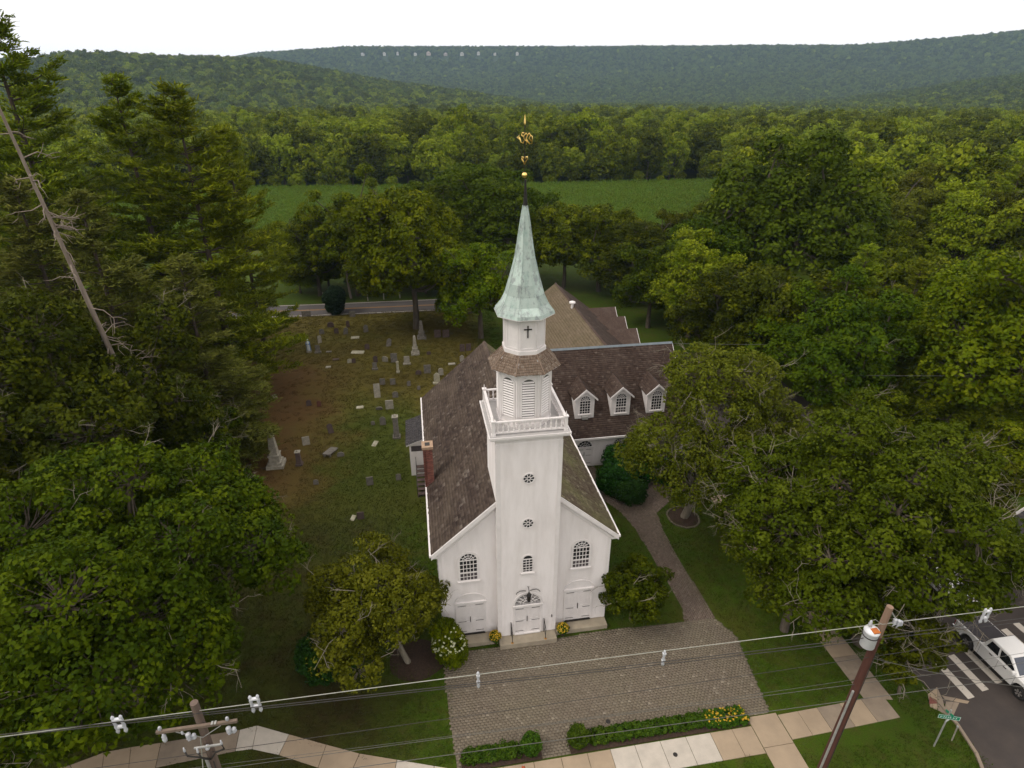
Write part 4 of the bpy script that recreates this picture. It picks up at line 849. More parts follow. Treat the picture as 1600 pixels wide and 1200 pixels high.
for cx, back in ((8.82, 0), (12.2, 1), (15.58, 2)):
    yf = 19.08; hw = 0.88; zb = 4.62; ze = 6.75; zp = 7.62
    kx = (WRB - 17.8) / (WRZ - WE)
    yat = lambda z: 17.8 + (z - WE) * kx
    t = MB(); t.add([(cx - hw, yf, zb), (cx + hw, yf, zb), (cx + hw, yf, ze), (cx, yf, zp - 0.1), (cx - hw, yf, ze), (cx - hw, yat(ze), ze), (cx + hw, yat(ze), ze)], [(0, 1, 2, 3, 4), (1, 6, 2), (0, 4, 5)]); dm = t.build('dormer', 'trim', wing)
    for s in (-1, 1):
        t = MB(); a_, b_, c_, d_ = (cx, yf - 0.22, zp), (cx + s * 1.1, yf - 0.22, ze - 0.12), (cx + s * 1.1, yat(ze - 0.12) + 0.1, ze - 0.12), (cx, yat(zp) + 0.1, zp)
        P = [a_, b_, c_, d_]; t.prism([(x, y, z - 0.05) for x, y, z in (P if s > 0 else P[::-1])], (0, 0, 0.06)); t.build('dormer_roof', 'shingle_wing', dm)
        t = MB(); t.prism([(cx, yf - 0.26, zp + 0.02), (cx + s * 1.12, yf - 0.26, ze - 0.12), (cx + s * 1.12, yf - 0.26, ze - 0.3), (cx, yf - 0.26, zp - 0.2)][::s], (0, 0.06, 0)); t.build('dormer_rake', 'trim', dm)
        vd = np.array([-s * 1.1, 0, zp - ze + 0.12]); vl = np.linalg.norm(vd); vd /= vl
        if s < 0: shingles('dormer_shingles', 'shingle_wing', (cx - 1.1, yf + 3.0, ze - 0.11), (0, -1, 0), vd, (3.2, vl), dm, 0.2, 0.26, 50 + back, keep=lambda a, b, yf=yf, vl=vl: (yf + 3.0 - a) < yat(ze - 0.12 + (zp - ze + 0.12) * b / vl) + 0.05)
        else: shingles('dormer_shingles', 'shingle_wing', (cx + 1.1, yf - 0.2, ze - 0.11), (0, 1, 0), vd, (3.2, vl), dm, 0.2, 0.26, 60 + back, keep=lambda a, b, yf=yf, vl=vl: (yf - 0.2 + a) < yat(ze - 0.12 + (zp - ze + 0.12) * b / vl) + 0.05)
    arch_window(dm, cx, 0.92, 4.95 if back != 0 else 5.1, 6.9, yf - 0.008, 4, 5, 2 if back == 1 else 0, casing=0.1)
    if back == 0: t = MB(); t.box(cx - 0.26, cx + 0.26, yf - 0.34, yf - 0.02, 4.68, 4.95); t.build('window_air_conditioner', 'galv', dm)
arch_window(wing, 8.75, 1.35, 2.1, 2.8, WF - 0.012, 1, 1, casing=0.12, sill=False, name='fanlight')
double_door(wing, 8.75, 1.3, 0.2, 2.05, WF - 0.012)
for x in (12.0, 14.6, 17.0): arch_window(wing, x, 0.95, 0.9, 2.75, WF - 0.012, 4, 5)

# ================================================================== PARISH HALL behind the wing
hall = thing('parish_hall', 'hall behind the church with tan and brown shingle roof and three side gables', 'building', O, YAW)
RA, HZ, HB0, HB1, ks = 12.6, 9.0, 29.6, 47.4, 0.77
hw = 6.9; ez = HZ - hw * ks
t = MB(); t.prism([(RA - hw + 0.4, HB0, 0), (RA + hw - 0.4, HB0, 0), (RA + hw - 0.4, HB0, ez + 0.2), (RA, HB0, HZ - 0.2), (RA - hw + 0.4, HB0, ez + 0.2)], (0, HB1 - HB0 - 0.3, 0)); t.build('hall_walls', 'white', hall)
HB0 = 24.5
for s, mt in ((-1, 'tan_roof'), (1, 'shingle_wing')):
    v = np.array([-s * hw, 0, hw * ks]); vl = np.linalg.norm(v); v /= vl
    t = MB(); t.prism([(RA + s * hw, HB0, ez - 0.04), (RA, HB0, HZ - 0.04), (RA, HB0, HZ - 0.14), (RA + s * hw, HB0, ez - 0.14)][::s], (0, HB1 - HB0, 0)); t.build('roof', mt, hall)
    if s < 0: shingles('shingles', mt, (RA - hw, HB1, ez - 0.03), (0, -1, 0), v, (HB1 - HB0, vl), hall, 0.28, 0.5, 71, lift=0.015)
    else: shingles('shingles', mt, (RA + hw, HB0, ez - 0.03), (0, 1, 0), v, (HB1 - HB0, vl), hall, 0.28, 0.5, 72, lift=0.015)
t = MB(); t.prism([(RA - 0.15, HB0, HZ - 0.08), (RA + 0.15, HB0, HZ - 0.08), (RA, HB0, HZ + 0.05)], (0, HB1 - HB0, 0)); t.build('ridge_cap', 'shingle_wing', hall)
for yb in (47.0 - 2.0, 41.2, 36.9):
    zr = 6.1; x0 = RA + (HZ - zr) / ks; x1 = 20.1; g2_ = 1.95; zl = zr - g2_ * 0.85
    t = MB(); t.prism([(RA + hw - 0.6, yb - g2_ + 0.2, 0), (RA + hw - 0.6, yb + g2_ - 0.2, 0), (RA + hw - 0.6, yb + g2_ - 0.2, zl), (RA + hw - 0.6, yb, zr - 0.2), (RA + hw - 0.6, yb - g2_ + 0.2, zl)], (x1 - 0.25 - RA - hw + 0.6, 0, 0)); gb_ = t.build('side_gable', 'white', hall)
    for s in (-1, 1):
        xl = RA + (HZ - zl) / ks
        t = MB(); P = [(x0 - 0.1, yb, zr), (x1, yb, zr), (x1, yb + s * g2_, zl), (xl - 0.1, yb + s * g2_, zl)]; t.prism([(a, b, c - 0.08) for a, b, c in (P if s > 0 else P[::-1])][::-1], (0, 0, 0.1)); t.build('gable_roof', 'shingle_wing', gb_)
        t = MB(); t.prism([(x1 + 0.005, yb, zr + 0.02), (x1 + 0.005, yb + s * g2_, zl + 0.02), (x1 + 0.005, yb + s * g2_, zl - 0.18), (x1 + 0.005, yb, zr - 0.18)], (0.05, 0, 0)); t.build('gable_rake', 'trim', gb_)
    t = MB(); t.box(x1 - 0.25, x1 - 0.2, yb - 0.6, yb + 0.6, 1.4, 3.2); wn = t.build('window', 'trim', gb_); t = MB(); t.box(x1 - 0.2, x1 - 0.195, yb - 0.5, yb + 0.5, 1.5, 3.1); t.build('glass', 'glass', wn)
pz = atz(893, 501, 7.2)
t = MB(); t.lathe([(0.16, -0.6), (0.16, 0.0), (0.38, 0.02), (0.36, 0.16), (0.12, 0.26)], 14, (pz[0], pz[1], HZ - (RA - pz[0]) * ks + 0.55)); t.build('roof_vent', 'trim', hall)

# ================================================================== TREES
def unit(v): return v / np.maximum(np.linalg.norm(v, axis=-1, keepdims=True), 1e-9)
def leaves(g, C, R, OUT, per, size, squash=0.8, jitter=0.55, tvar=0.16, aspect=0.62, upb=0.25):
    """leaf blades on the outside of clumps: C centres, R radii, OUT outward directions"""
    n = len(C); C = np.repeat(C, per, 0); r = np.repeat(R, per)[:, None]; o = np.repeat(OUT, per, 0); ct = np.repeat(g.normal(0.5, tvar, n), per)
    d = unit(g.normal(size=C.shape) + 0.75 * o + np.array([0, 0, 0.35])); rad = g.uniform(0.55, 1.0, (len(C), 1)) ** 0.6
    pos = C + d * r * rad * np.array([1, 1, squash])
    nrm = unit(d + g.normal(size=d.shape) * jitter + np.array([0, 0, upb])); t = unit(np.cross(nrm, g.normal(size=d.shape))); b = np.cross(nrm, t)
    s = size * g.uniform(0.65, 1.3, (len(C), 1))
    V = np.stack([pos - t * s, pos + b * s * aspect - nrm * s * 0.18, pos + t * s, pos - b * s * aspect - nrm * s * 0.18], 1).reshape(-1, 3)
    Q = np.arange(len(V)).reshape(-1, 4); return V, Q, np.clip(ct + g.normal(0, 0.09, len(C)), 0, 1)
def tubes_np(segs, n=5):
    """segs: list of (points, radii)"""
    mb = MB()
    for P, R in segs: mb.tube(P, R, n if R[0] > 0.06 else 4, cap=False)
    return mb
def limb(g, p, q, r0, r1, k=4, sag=0.12):
    p = np.array(p, float); q = np.array(q, float); L = np.linalg.norm(q - p); pts = []; rr = []
    off = g.normal(size=3) * L * sag
    for i in range(k + 1):
        t = i / k; pts.append(p + (q - p) * t + off * math.sin(math.pi * t) + np.array([0, 0, -0.06 * L * math.sin(math.pi * t)])); rr.append(r0 * (1 - t) + r1 * t)
    return pts, rr
def dead_twig(g, base, d, L, r, out, depth=0):
    d = unit(d + g.normal(size=3) * 0.25); end = base + d * L; mid = base + d * L * 0.5 + g.normal(size=3) * L * 0.08
    out.append(([base, mid, end], [r, r * 0.75, r * 0.4]))
    if depth < 2:
        for k in range(g.integers(2, 4)): dead_twig(g, base + d * L * g.uniform(0.4, 1.0), unit(d + g.normal(size=3) * 0.6), L * g.uniform(0.4, 0.65), r * 0.55, out, depth + 1)
def decid(seed, H, lobes, base, per=44, clump=(0.55, 0.95), dens=0.9, size=0.17, trunk_r=0.35, twig=12, fork=0.4, lean=(0, 0), squash=0.8, fill=0.2, tvar=0.2, minz=-0.55):
    """lobes: (x,y,z,rx,ry,rz); returns crown mesh, trunk mesh, dead-twig mesh or None"""
    g = np.random.default_rng(seed); L = np.array(lobes, float); C = []; R = []; OUT = []
    for i, l in enumerate(L):
        c, r = l[:3], l[3:]; area = 4 * math.pi * ((r[0] * r[1]) ** 1.6 / 3 + 2 * (r[0] * r[2]) ** 1.6 / 3) ** (1 / 1.6); cr = (clump[0] + clump[1]) / 2
        m = int(dens * area / (1.25 * cr * cr)) + 4; d = unit(g.normal(size=(int(m * 1.4), 3))); d = d[d[:, 2] > minz][:m]
        k = g.uniform(0.86, 1.06, (len(d), 1)); deep = g.random((len(d), 1)) < fill; k = np.where(deep, g.uniform(0.45, 0.85, k.shape), k)
        p = c + d * r * k; ok = np.ones(len(p), bool)
        for j, l2 in enumerate(L):
            if j != i: ok &= np.linalg.norm((p - l2[:3]) / l2[3:], axis=1) > 0.72
        C.append(p[ok]); OUT.append(d[ok]); R.append(g.uniform(clump[0], clump[1], ok.sum()) * np.exp(g.normal(0, 0.22, ok.sum())))
    C = np.concatenate(C); OUT = np.concatenate(OUT); R = np.concatenate(R)
    V, Q, T = leaves(g, C, R, OUT, per, size, squash, tvar=tvar)
    crown = np_mesh('crown', V, Q, T)
    segs = []; top = np.array([lean[0], lean[1], H * fork]); segs.append(limb(g, (0, 0, -0.2), top, trunk_r * 1.25, trunk_r * 0.8, 5, 0.02))
    tips = []
    for l in L:
        st = top * g.uniform(0.7, 1.0); segs.append(limb(g, st, l[:3], trunk_r * 0.5, trunk_r * 0.2, 5, 0.10)); tips.append(l[:3])
    tips = np.array(tips); sel = g.permutation(len(C))[: int(len(C) * 0.55)]
    for i in sel:
        j = np.argmin(np.linalg.norm(tips - C[i], axis=1)); st = tips[j] + (C[i] - tips[j]) * g.uniform(0.0, 0.3) - np.array([0, 0, 0.3]); segs.append(limb(g, st, C[i], trunk_r * 0.11 + 0.012, 0.010, 3, 0.08))
    tr = tubes_np(segs, 7).mesh('trunk', True); tw = None
    if twig:
        out = []
        for i in g.permutation(len(C))[:twig]: dead_twig(g, C[i] - OUT[i] * R[i] * 0.6, OUT[i] + np.array([0, 0, 0.1]), g.uniform(1.0, 2.0), 0.028, out)
        tw = tubes_np(out).mesh('bare_twigs')
    return crown, tr, tw
def pine(seed, H, R, base=0.12, per=15, size=0.42, nwh=26, trunk_r=0.42, sparse=0.0, droop=0.0, lean=(0, 0), wid=0.085, bare_to=0.0, flat=0.35):
    g = np.random.default_rng(seed); C = []; D = []; segs = []; ln = np.array([lean[0], lean[1], 0.0])
    axis = lambda z: ln * (z / H) + np.array([0, 0, z])
    segs.append(([axis(z) for z in np.linspace(-0.2, H, 8)], list(np.linspace(trunk_r, 0.04, 8)))); bare = []
    for w_ in range(nwh):
        t = w_ / (nwh - 1); z = H * (base + (0.985 - base) * t); prof = (1 - t) ** 0.75 * 0.92 + 0.10; prof *= 0.65 + 0.35 * min(1, t * 5)
        for k in range(g.integers(4, 7)):
            a = g.uniform(0, 6.283); L = R * prof * g.uniform(0.55, 1.12); d = np.array([math.cos(a), math.sin(a), 0.0]); rise = (0.10 + 0.5 * t ** 2 - droop) * L
            p0 = axis(z + g.uniform(-0.3, 0.3)); p1 = p0 + d * L + np.array([0, 0, rise + 0.05 * L]); pm = p0 + d * L * 0.55 + np.array([0, 0, rise * 0.35])
            if z < bare_to * H or g.random() < sparse:
                e = p0 + (p1 - p0) * g.uniform(0.3, 0.7); bare.append(([p0, p0 * 0.5 + e * 0.5 - [0, 0, 0.1], e], [0.03, 0.02, 0.008])); continue
            segs.append(([p0, pm, p1], [0.05 + 0.02 * (1 - t), 0.035, 0.012]))
            side = np.array([-d[1], d[0], 0]); m = max(4, int(L * 4.8))
            for s in g.uniform(0.22, 1.0, m):
                q = (p0 * (1 - s) + pm * s * 1.0) if s < 0.55 else pm + (p1 - pm) * ((s - 0.55) / 0.45); lat = g.normal() * 0.21 * L * (1.15 - s) ** 0.6
                q = p0 + (pm - p0) * min(s / 0.55, 1) if s < 0.55 else q
                C.append(q + side * lat + np.array([0, 0, g.normal(0.05, 0.12)])); D.append(unit(d + side * (0.9 * np.sign(lat) * g.random()) + np.array([0, 0, 0.3 - droop])))
    C = np.array(C); D = np.array(D); n = len(C); ct = np.repeat(g.normal(0.5, 0.15, n), per)
    Cr = np.repeat(C, per, 0); Dr = np.repeat(D, per, 0); dirs = unit(Dr * 0.9 + g.normal(size=Cr.shape) * np.array([0.75, 0.75, flat * 1.6]) + np.array([0, 0, 0.22]))
    p = Cr + g.normal(size=Cr.shape) * np.array([0.24, 0.24, 0.24 * flat + 0.03]); l = size * g.uniform(0.6, 1.25, (len(Cr), 1)); sd_ = unit(np.cross(dirs, g.normal(size=dirs.shape) * 0.6 + np.array([0, 0, 1.0]))) * wid
    V = np.stack([p - sd_ * 0.5, p + sd_ * 0.5, p + dirs * l * 0.6 + sd_, p + dirs * l], 1); V[:, 3] = p + dirs * l - sd_ * 0.4
    V = V.reshape(-1, 3); Q = np.arange(len(V)).reshape(-1, 4)
    crown = np_mesh('crown', V, Q, np.clip(ct + g.normal(0, 0.08, len(Cr)), 0, 1))
    return crown, tubes_np(segs, 8).mesh('trunk', True), (tubes_np(bare).mesh('bare_branches') if bare else None)
def blob_lobes(seed, H, R, z0, n=9, core=0.48, flat=0.85, ragged=1.5):
    """a crown of many overlapping leafy masses on an uneven envelope between heights z0 and H"""
    g = np.random.default_rng(seed); h = H - z0; cz = z0 + h * 0.5; out = [(0, 0, cz, R * core, R * core, h * 0.5 * core * 1.15)]
    m = int(n * 2.6); ph = g.uniform(0, 6.28, 4)
    for i in range(m):
        u = 1 - (i + 0.5) / m * 1.5; a = i * 2.39996 + g.uniform(-0.35, 0.35); s = math.sqrt(max(0, 1 - u * u))
        wob = 1 + ragged * (0.13 * math.sin(2 * a + ph[0]) + 0.10 * math.sin(3 * a + ph[1] + 3 * u) + 0.08 * math.sin(5 * a + ph[2]))
        if g.random() < 0.13: continue
        rr = R * g.uniform(0.13, 0.36) * (0.85 + 0.3 * (u < 0.2)); k = wob * g.uniform(0.78, 1.06)
        out.append(((R - rr * 0.8) * s * k * math.cos(a), (R - rr * 0.8) * s * k * math.sin(a), cz + (h * 0.5 - rr * flat * 0.8) * u * k, rr, rr, rr * flat))
    return out
TREE_N = {}
def plant(parts, leaf, bark, name, label, loc, cat='tree', rz=0.0, sc=1.0, group=None, twig_mat='bark_pale'):
    """parts: (crown, trunk, twigs) meshes; makes one tree"""
    crown, tr, tw = parts
    o = thing(name, label, cat, loc, rz, group); o.scale = (sc, sc, sc) if np.isscalar(sc) else sc
    co = link('crown', crown, leaf, o); mt = M[leaf]
    if crown.materials[0] is not mt and crown.materials[0].name != mt.name: co.material_slots[0].link = 'OBJECT'; co.material_slots[0].material = mt
    if tr is not None: link('trunk', tr, bark, o)
    if tw is not None: link('bare_twigs', tw, twig_mat, o)
    return o
def at_px(x, y): p = G(x, y); return (p[0], p[1], 0)

# --- near trees, each with a crown of its own (base pixel read off the photograph, crown size from what it covers)
def near(name, label, base, H, R, z0, seed, leaf='leaf_maple', n=9, shift=(0, 0), per=66, clump=(0.45, 0.85), size=0.112, twig=26, bark='bark', trunk_r=0.35, lobes=None, rz=0, cat='tree', flat=0.85, dens=0.88, **k):
    lb = lobes or blob_lobes(seed, H, R, z0, n, flat=flat); lb = [(l[0] + shift[0], l[1] + shift[1], *l[2:]) for l in lb]
    return plant(decid(seed, H, lb, None, per=per, clump=clump, size=size, twig=twig, trunk_r=trunk_r, lean=(shift[0] * 0.4, shift[1] * 0.4), dens=dens, **k), leaf, bark, name, label, base, cat, rz)
# bottom left pair
near('broadleaf_tree', 'broad green tree filling the lower left corner beside the sidewalk', at_px(225, 1092), 14.5, 9.2, 2.2, 101, n=14, shift=(-0.8, -0.6), twig=90, per=44, size=0.132)
near('broadleaf_tree', 'leafy green tree left of the tall obelisk, bare twigs through its crown', at_px(100, 860), 18.0, 9.6, 4.0, 102, n=13, shift=(0.5, 1.5), twig=130, leaf='leaf_maple', per=33, size=0.16)
near('broadleaf_tree', 'small pale green tree crown at the edge of the needle-strewn churchyard', at_px(300, 775), 11.0, 4.8, 2.4, 103, n=9, twig=80, leaf='leaf_maple', size=0.13, per=52)
near('broadleaf_tree', 'low leafy tree at the left frame edge under the leaning bare trunk', at_px(-40, 760), 15, 7.5, 3, 104, n=9, leaf='leaf_oak', twig=40, size=0.21, per=24)
# beside the facade
near('ornamental_tree', 'olive-brown small tree in front of the left corner of the church', at_px(640, 1035), 7.2, 3.9, 1.5, 105, n=11, shift=(-1.75, -0.1), leaf='leaf_olive', per=44, clump=(0.3, 0.55), size=0.098, twig=20, trunk_r=0.16, flat=0.7, bark='bark_pale')
near('ornamental_tree', 'small dark green tree at the right corner of the church', at_px(985, 968), 4.6, 2.15, 0.6, 106, n=8, leaf='leaf_maple', per=46, clump=(0.3, 0.5), size=0.10, twig=6, trunk_r=0.10)
# right side
near('broadleaf_tree', 'pale olive tree in the round mulch bed beside the paved path', at_px(1068, 808), 14.6, 6.0, 3.2, 107, shift=(0.9, 0.2), leaf='leaf_olive', lobes=[(0.6, 0.6, 10.2, 3.4, 3.2, 3.6), (2.6, 1.2, 11.6, 2.3, 2.3, 2.2), (-0.6, 1.2, 12.2, 2.4, 2.4, 2.0), (4.6, 1.0, 8.4, 2.6, 2.5, 2.2), (-3.2, -0.6, 7.2, 2.6, 2.4, 1.9), (-4.6, 0.4, 5.6, 1.8, 1.7, 1.4), (1.2, -2.6, 7.0, 3.0, 2.6, 2.0), (5.9, -0.8, 6.6, 2.3, 2.2, 1.9), (-1.6, -2.8, 5.2, 2.4, 2.2, 1.5), (3.4, -3.0, 5.0, 2.6, 2.4, 1.6), (1.6, 3.0, 9.2, 2.6, 2.5, 2.3)], per=42, clump=(0.42, 0.72), size=0.112, twig=110, trunk_r=0.28, bark='bark_pale', fill=0.3)
near('broadleaf_tree', 'big spreading dark green tree between the court and the side street', at_px(1345, 1005), 13.4, 7.7, 2.0, 108, leaf='leaf_oak', n=15, shift=(-0.1, 3.5), per=48, clump=(0.45, 0.8), size=0.124, twig=120, trunk_r=0.42, flat=0.75)
near('broadleaf_tree', 'leafy tree at the right edge of the paved court, lower crown', at_px(1225, 985), 9.5, 4.6, 1.8, 109, leaf='leaf_oak', n=10, shift=(0.6, 0.6), per=46, clump=(0.4, 0.7), size=0.11, twig=50, trunk_r=0.24)
near('street_tree', 'thin young tree beside the crosswalk and red-brown utility pole', at_px(1405, 1085), 6.2, 2.1, 1.4, 110, leaf='leaf_oak', n=6, shift=(-0.1, 0.5), per=34, clump=(0.32, 0.6), size=0.12, twig=40, trunk_r=0.085, dens=0.5)
near('street_tree', 'leafy tree overhanging the street behind the white pickup truck', at_px(1480, 850), 7.5, 3.6, 2.2, 111, leaf='leaf_oak', n=8, shift=(0.0, 0.5), per=40, clump=(0.45, 0.75), size=0.14, twig=40, trunk_r=0.2)
near('broadleaf_tree', 'bright green tree at the right frame edge behind the big spreading tree', at_px(1560, 690), 19, 9.0, 1.5, 112, leaf='leaf_bright', n=12, per=30, size=0.23, clump=(0.7, 1.15), twig=14)
near('broadleaf_tree', 'fresh green tree behind the big spreading tree, right of the wing', at_px(1440, 640), 16, 7.6, 1.2, 113, leaf='leaf_bright', n=9, per=40, size=0.19, clump=(0.65, 1.05), twig=10, shift=(3, 0))
near('shade_tree', 'dark tree standing behind the pale olive tree, right of the wing', at_px(1265, 655), 15.5, 6.8, 1.0, 114, leaf='leaf_maple', n=9, per=40, size=0.18, clump=(0.6, 1.0), twig=10)

# --- mid-distance prototypes, then individuals
PROTO = {}
for i, (H, R, z0, n, leaf) in enumerate([(16, 7.2, 0.8, 11, 'leaf_forest'), (19, 8.0, 1.2, 12, 'leaf_forest'), (14, 5.6, 0.5, 9, 'leaf_forest'), (21, 6.8, 1.0, 11, 'leaf_forest')]):
    PROTO[i] = decid(200 + i, H, blob_lobes(200 + i, H, R, z0, n), None, per=44, clump=(0.7, 1.2), size=0.21, twig=8, trunk_r=0.36)
def mid(px, H, k, label, name='broadleaf_tree', leaf='leaf_forest', rz=0.0, wide=1.0):
    base = {0: 16, 1: 19, 2: 14, 3: 21}[k]; s = H / base; p = at_px(*px); c, t, w_ = PROTO[k]
    return plant((c, t, w_), leaf, 'bark', name, label, p, rz=rz, sc=(s * wide, s * wide, s))
mid((650, 513), 19.5, 0, 'round green tree in the churchyard beside the country road', leaf='leaf_bright', rz=0.4, wide=0.95)
mid((752, 528), 13, 2, 'small bright green tree behind the church roof, beside the two square gravestones', leaf='leaf_bright', rz=1.0)
mid((715, 505), 8, 2, 'low dark tree between the churchyard tree and the bright green one', rz=2.2)
mid((560, 462), 19, 3, 'tall pale green tree beyond the country road, left of the round one', leaf='leaf_bright', rz=2.0, wide=1.05)
mid((500, 462), 13, 0, 'bushy green tree beyond the road behind the dark rounded evergreen', rz=1.2)
mid((605, 455), 15.5, 1, 'green tree beyond the road behind the round churchyard tree', rz=2.9)
mid((690, 450), 17.5, 1, 'broad dark tree beyond the road left of the spire', leaf='leaf_maple', rz=0.7)
mid((765, 445), 20, 1, 'big round-topped tree directly left of the spire', leaf='leaf_oak', rz=1.9)
mid((880, 450), 14.5, 0, 'dark green tree just right of the spire', rz=0.2)
mid((935, 455), 14.5, 2, 'dark tree behind the hall roof, dead twigs at its top', rz=1.4)
mid((985, 470), 13, 0, 'leafy tree behind the side gables of the hall', leaf='leaf_maple', rz=2.5)
mid((1035, 475), 11, 2, 'low tree right of the hall in deep shade', rz=0.9)
mid((1090, 495), 15.5, 0, 'green tree in front of the giant tree, left lower flank', leaf='leaf_maple', rz=2.1)
near('broadleaf_tree', 'giant green tree with visible trunk right of the hall', at_px(1212, 490), 25.5, 12.5, 4.0, 115, leaf='leaf_oak', n=13, per=28, size=0.32, clump=(0.9, 1.5), twig=8, trunk_r=0.55)
mid((1320, 470), 17, 1, 'dark broad tree on the right flank of the giant tree', rz=0.5)
mid((1110, 440), 15, 0, 'dark tree on the left flank of the giant tree by the cornfield', rz=1.5)
mid((1400, 455), 19, 3, 'tall brownish-green tree right of the giant tree', leaf='leaf_olive', rz=2.4)
mid((1470, 470), 19, 1, 'large dark tree behind the bright green tree', rz=0.8)
mid((1560, 480), 21, 1, 'large tree at the right edge behind the bright green tree', leaf='leaf_oak', rz=2.8)
mid((1660, 520), 22, 0, 'large dark tree cut by the right frame edge', rz=1.1)
mid((1370, 560), 14, 2, 'shaded tree beside the conifer on the right', rz=2.0)
mid((1150, 560), 10, 0, 'low dark tree behind the pale olive tree', rz=1.0)
for i, (px, H, k, lf, lab) in enumerate([((1012, 512), 12, 2, 'leaf_maple', 'dark tree right behind the lowest side gable of the hall'), ((1075, 528), 15, 1, 'leaf_forest', 'dark tree above the right end of the wing roof'), ((1130, 575), 13, 0, 'leaf_maple', 'shaded tree above the pale olive tree'), ((1190, 600), 14, 2, 'leaf_forest', 'tree in shade between the pale olive tree and the narrow conifers'), ((1030, 455), 14, 1, 'leaf_oak', 'tall tree behind the hall, left of the giant tree'), ((960, 430), 12, 0, 'leaf_forest', 'round tree at the cornfield edge right of the spire'), ((650, 425), 17, 1, 'leaf_oak', 'round tree at the cornfield edge behind the churchyard tree'), ((590, 425), 16, 3, 'leaf_bright', 'pale tree at the cornfield edge left of centre'), ((810, 430), 19, 1, 'leaf_maple', 'large tree directly behind the spire'), ((470, 440), 10.5, 0, 'leaf_forest', 'tree by the cornfield behind the feathery pine'), ((740, 425), 20, 0, 'leaf_oak', 'high round crown against the cornfield left of the spire')]):
    mid(px, H, k, lab, leaf=lf, rz=i * 0.9)
mid((1500, 400), 20, 0, 'round crown above the right-hand trees near the cornfield end', rz=2.6)
mid((1590, 410), 20, 3, 'pale round crown near the top of the right-hand trees', leaf='leaf_bright', rz=0.1)
mid((1420, 395), 18, 1, 'round brownish crown behind the giant tree on the right', leaf='leaf_olive', rz=0.1)
for i, (x, y) in enumerate([(470, 458), (515, 452), (580, 458), (625, 452), (665, 458), (705, 462), (1060, 500), (1120, 520), (1170, 540), (1250, 545), (1320, 560), (1420, 560), (1480, 600), (1550, 600), (1600, 640), (1490, 690), (1400, 680), (1330, 690), (1570, 740)]):
    p = at_px(x, y); s = 0.34 + 0.06 * (i % 4); tgt = 'beyond the country road' if i < 6 else 'under the trees on the right'
    plant((PROTO[2][0], PROTO[2][1], None), 'leaf_forest', 'bark', 'understorey_bush', 'low leafy bush ' + tgt, p, 'bush', i * 1.3, (s * 1.5, s * 1.5, s), 'bushes ' + tgt)
# birch with a pale bare trunk beside the country road
near('pale_trunked_tree', 'slender tree with a pale forked trunk by the country road', at_px(549, 466), 16, 3.2, 9, 116, leaf='leaf_forest', n=5, per=30, size=0.24, clump=(0.7, 1.1), twig=0, trunk_r=0.17, bark='bark_dead', fork=0.62)

# --- conifers on the left
P1 = pine(301, 34, 9.8, 0.12, per=19, nwh=27, trunk_r=0.5, size=0.50, wid=0.08, flat=0.16); P2 = pine(302, 28, 9.4, 0.10, per=19, nwh=24, trunk_r=0.42, size=0.50, wid=0.08, flat=0.16); P3 = pine(303, 26, 6.4, 0.05, per=18, nwh=32, trunk_r=0.36, droop=0.14, size=0.44, wid=0.065, flat=0.2, sparse=0.08)
def conifer(k, px, H, label, leaf='leaf_pine', rz=0.0, wide=1.0, loc=None, name='pine_tree'):
    Pk, h0 = {1: (P1, 34), 2: (P2, 28), 3: (P3, 26)}[k]; s = H / h0; c, t, w_ = Pk
    return plant((c, t, w_), leaf, 'bark_pine', name, label, loc or at_px(*px), rz=rz, sc=(s * wide, s * wide, s))
conifer(2, (375, 618), 31.5, 'large dark white pine whose trunk stands in the churchyard', rz=0.6)
conifer(1, None, 32.5, 'tall pine left of the churchyard pine, its round top below the hill', rz=2.0, loc=(-37, 62, 0))
conifer(1, None, 39, 'tallest pine at the upper left corner, rising above the skyline', rz=1.2, loc=(-45.5, 60, 0))
conifer(1, None, 36, 'tall pine cut by the left frame edge', rz=3.1, loc=(-56, 66, 0))
conifer(2, None, 27.5, 'feathery pine at the right of the pine group by the cornfield', rz=4.0, wide=0.78, loc=(-33.5, 75, 0))
conifer(3, None, 24.5, 'brownish dry narrow conifer behind the leaning bare trunk', leaf='leaf_spruce', rz=0.3, wide=1.2, loc=(-33, 47, 0), name='conifer_tree')
conifer(3, None, 19.5, 'brown-green narrow conifer right of the leaning bare trunk', leaf='leaf_spruce', rz=1.7, wide=1.3, loc=(-26.5, 47, 0), name='conifer_tree')
conifer(3, None, 25, 'olive narrow conifer at the left frame edge', leaf='leaf_spruce', rz=2.7, wide=1.2, loc=(-40, 50, 0), name='conifer_tree')
conifer(3, (300, 640), 13, 'yellowish young conifer under the big pine', leaf='leaf_olive', rz=2.4, wide=1.4, name='conifer_tree')
conifer(3, (340, 590), 15, 'olive young conifer behind the needle-strewn ground', leaf='leaf_olive', rz=1.4, wide=1.3, name='conifer_tree')
conifer(3, (1300, 610), 17, 'dark narrow conifer behind the big spreading tree on the right', leaf='leaf_pine', rz=0.9, wide=1.15, name='conifer_tree')
conifer(3, (1385, 600), 15, 'second dark narrow conifer behind the big spreading tree on the right', leaf='leaf_pine', rz=2.9, wide=1.15, name='conifer_tree')
conifer(1, (1530, 455), 22, 'pale feathery pine at the right edge of the woodland', leaf='leaf_forest', rz=2.9, wide=1.15)
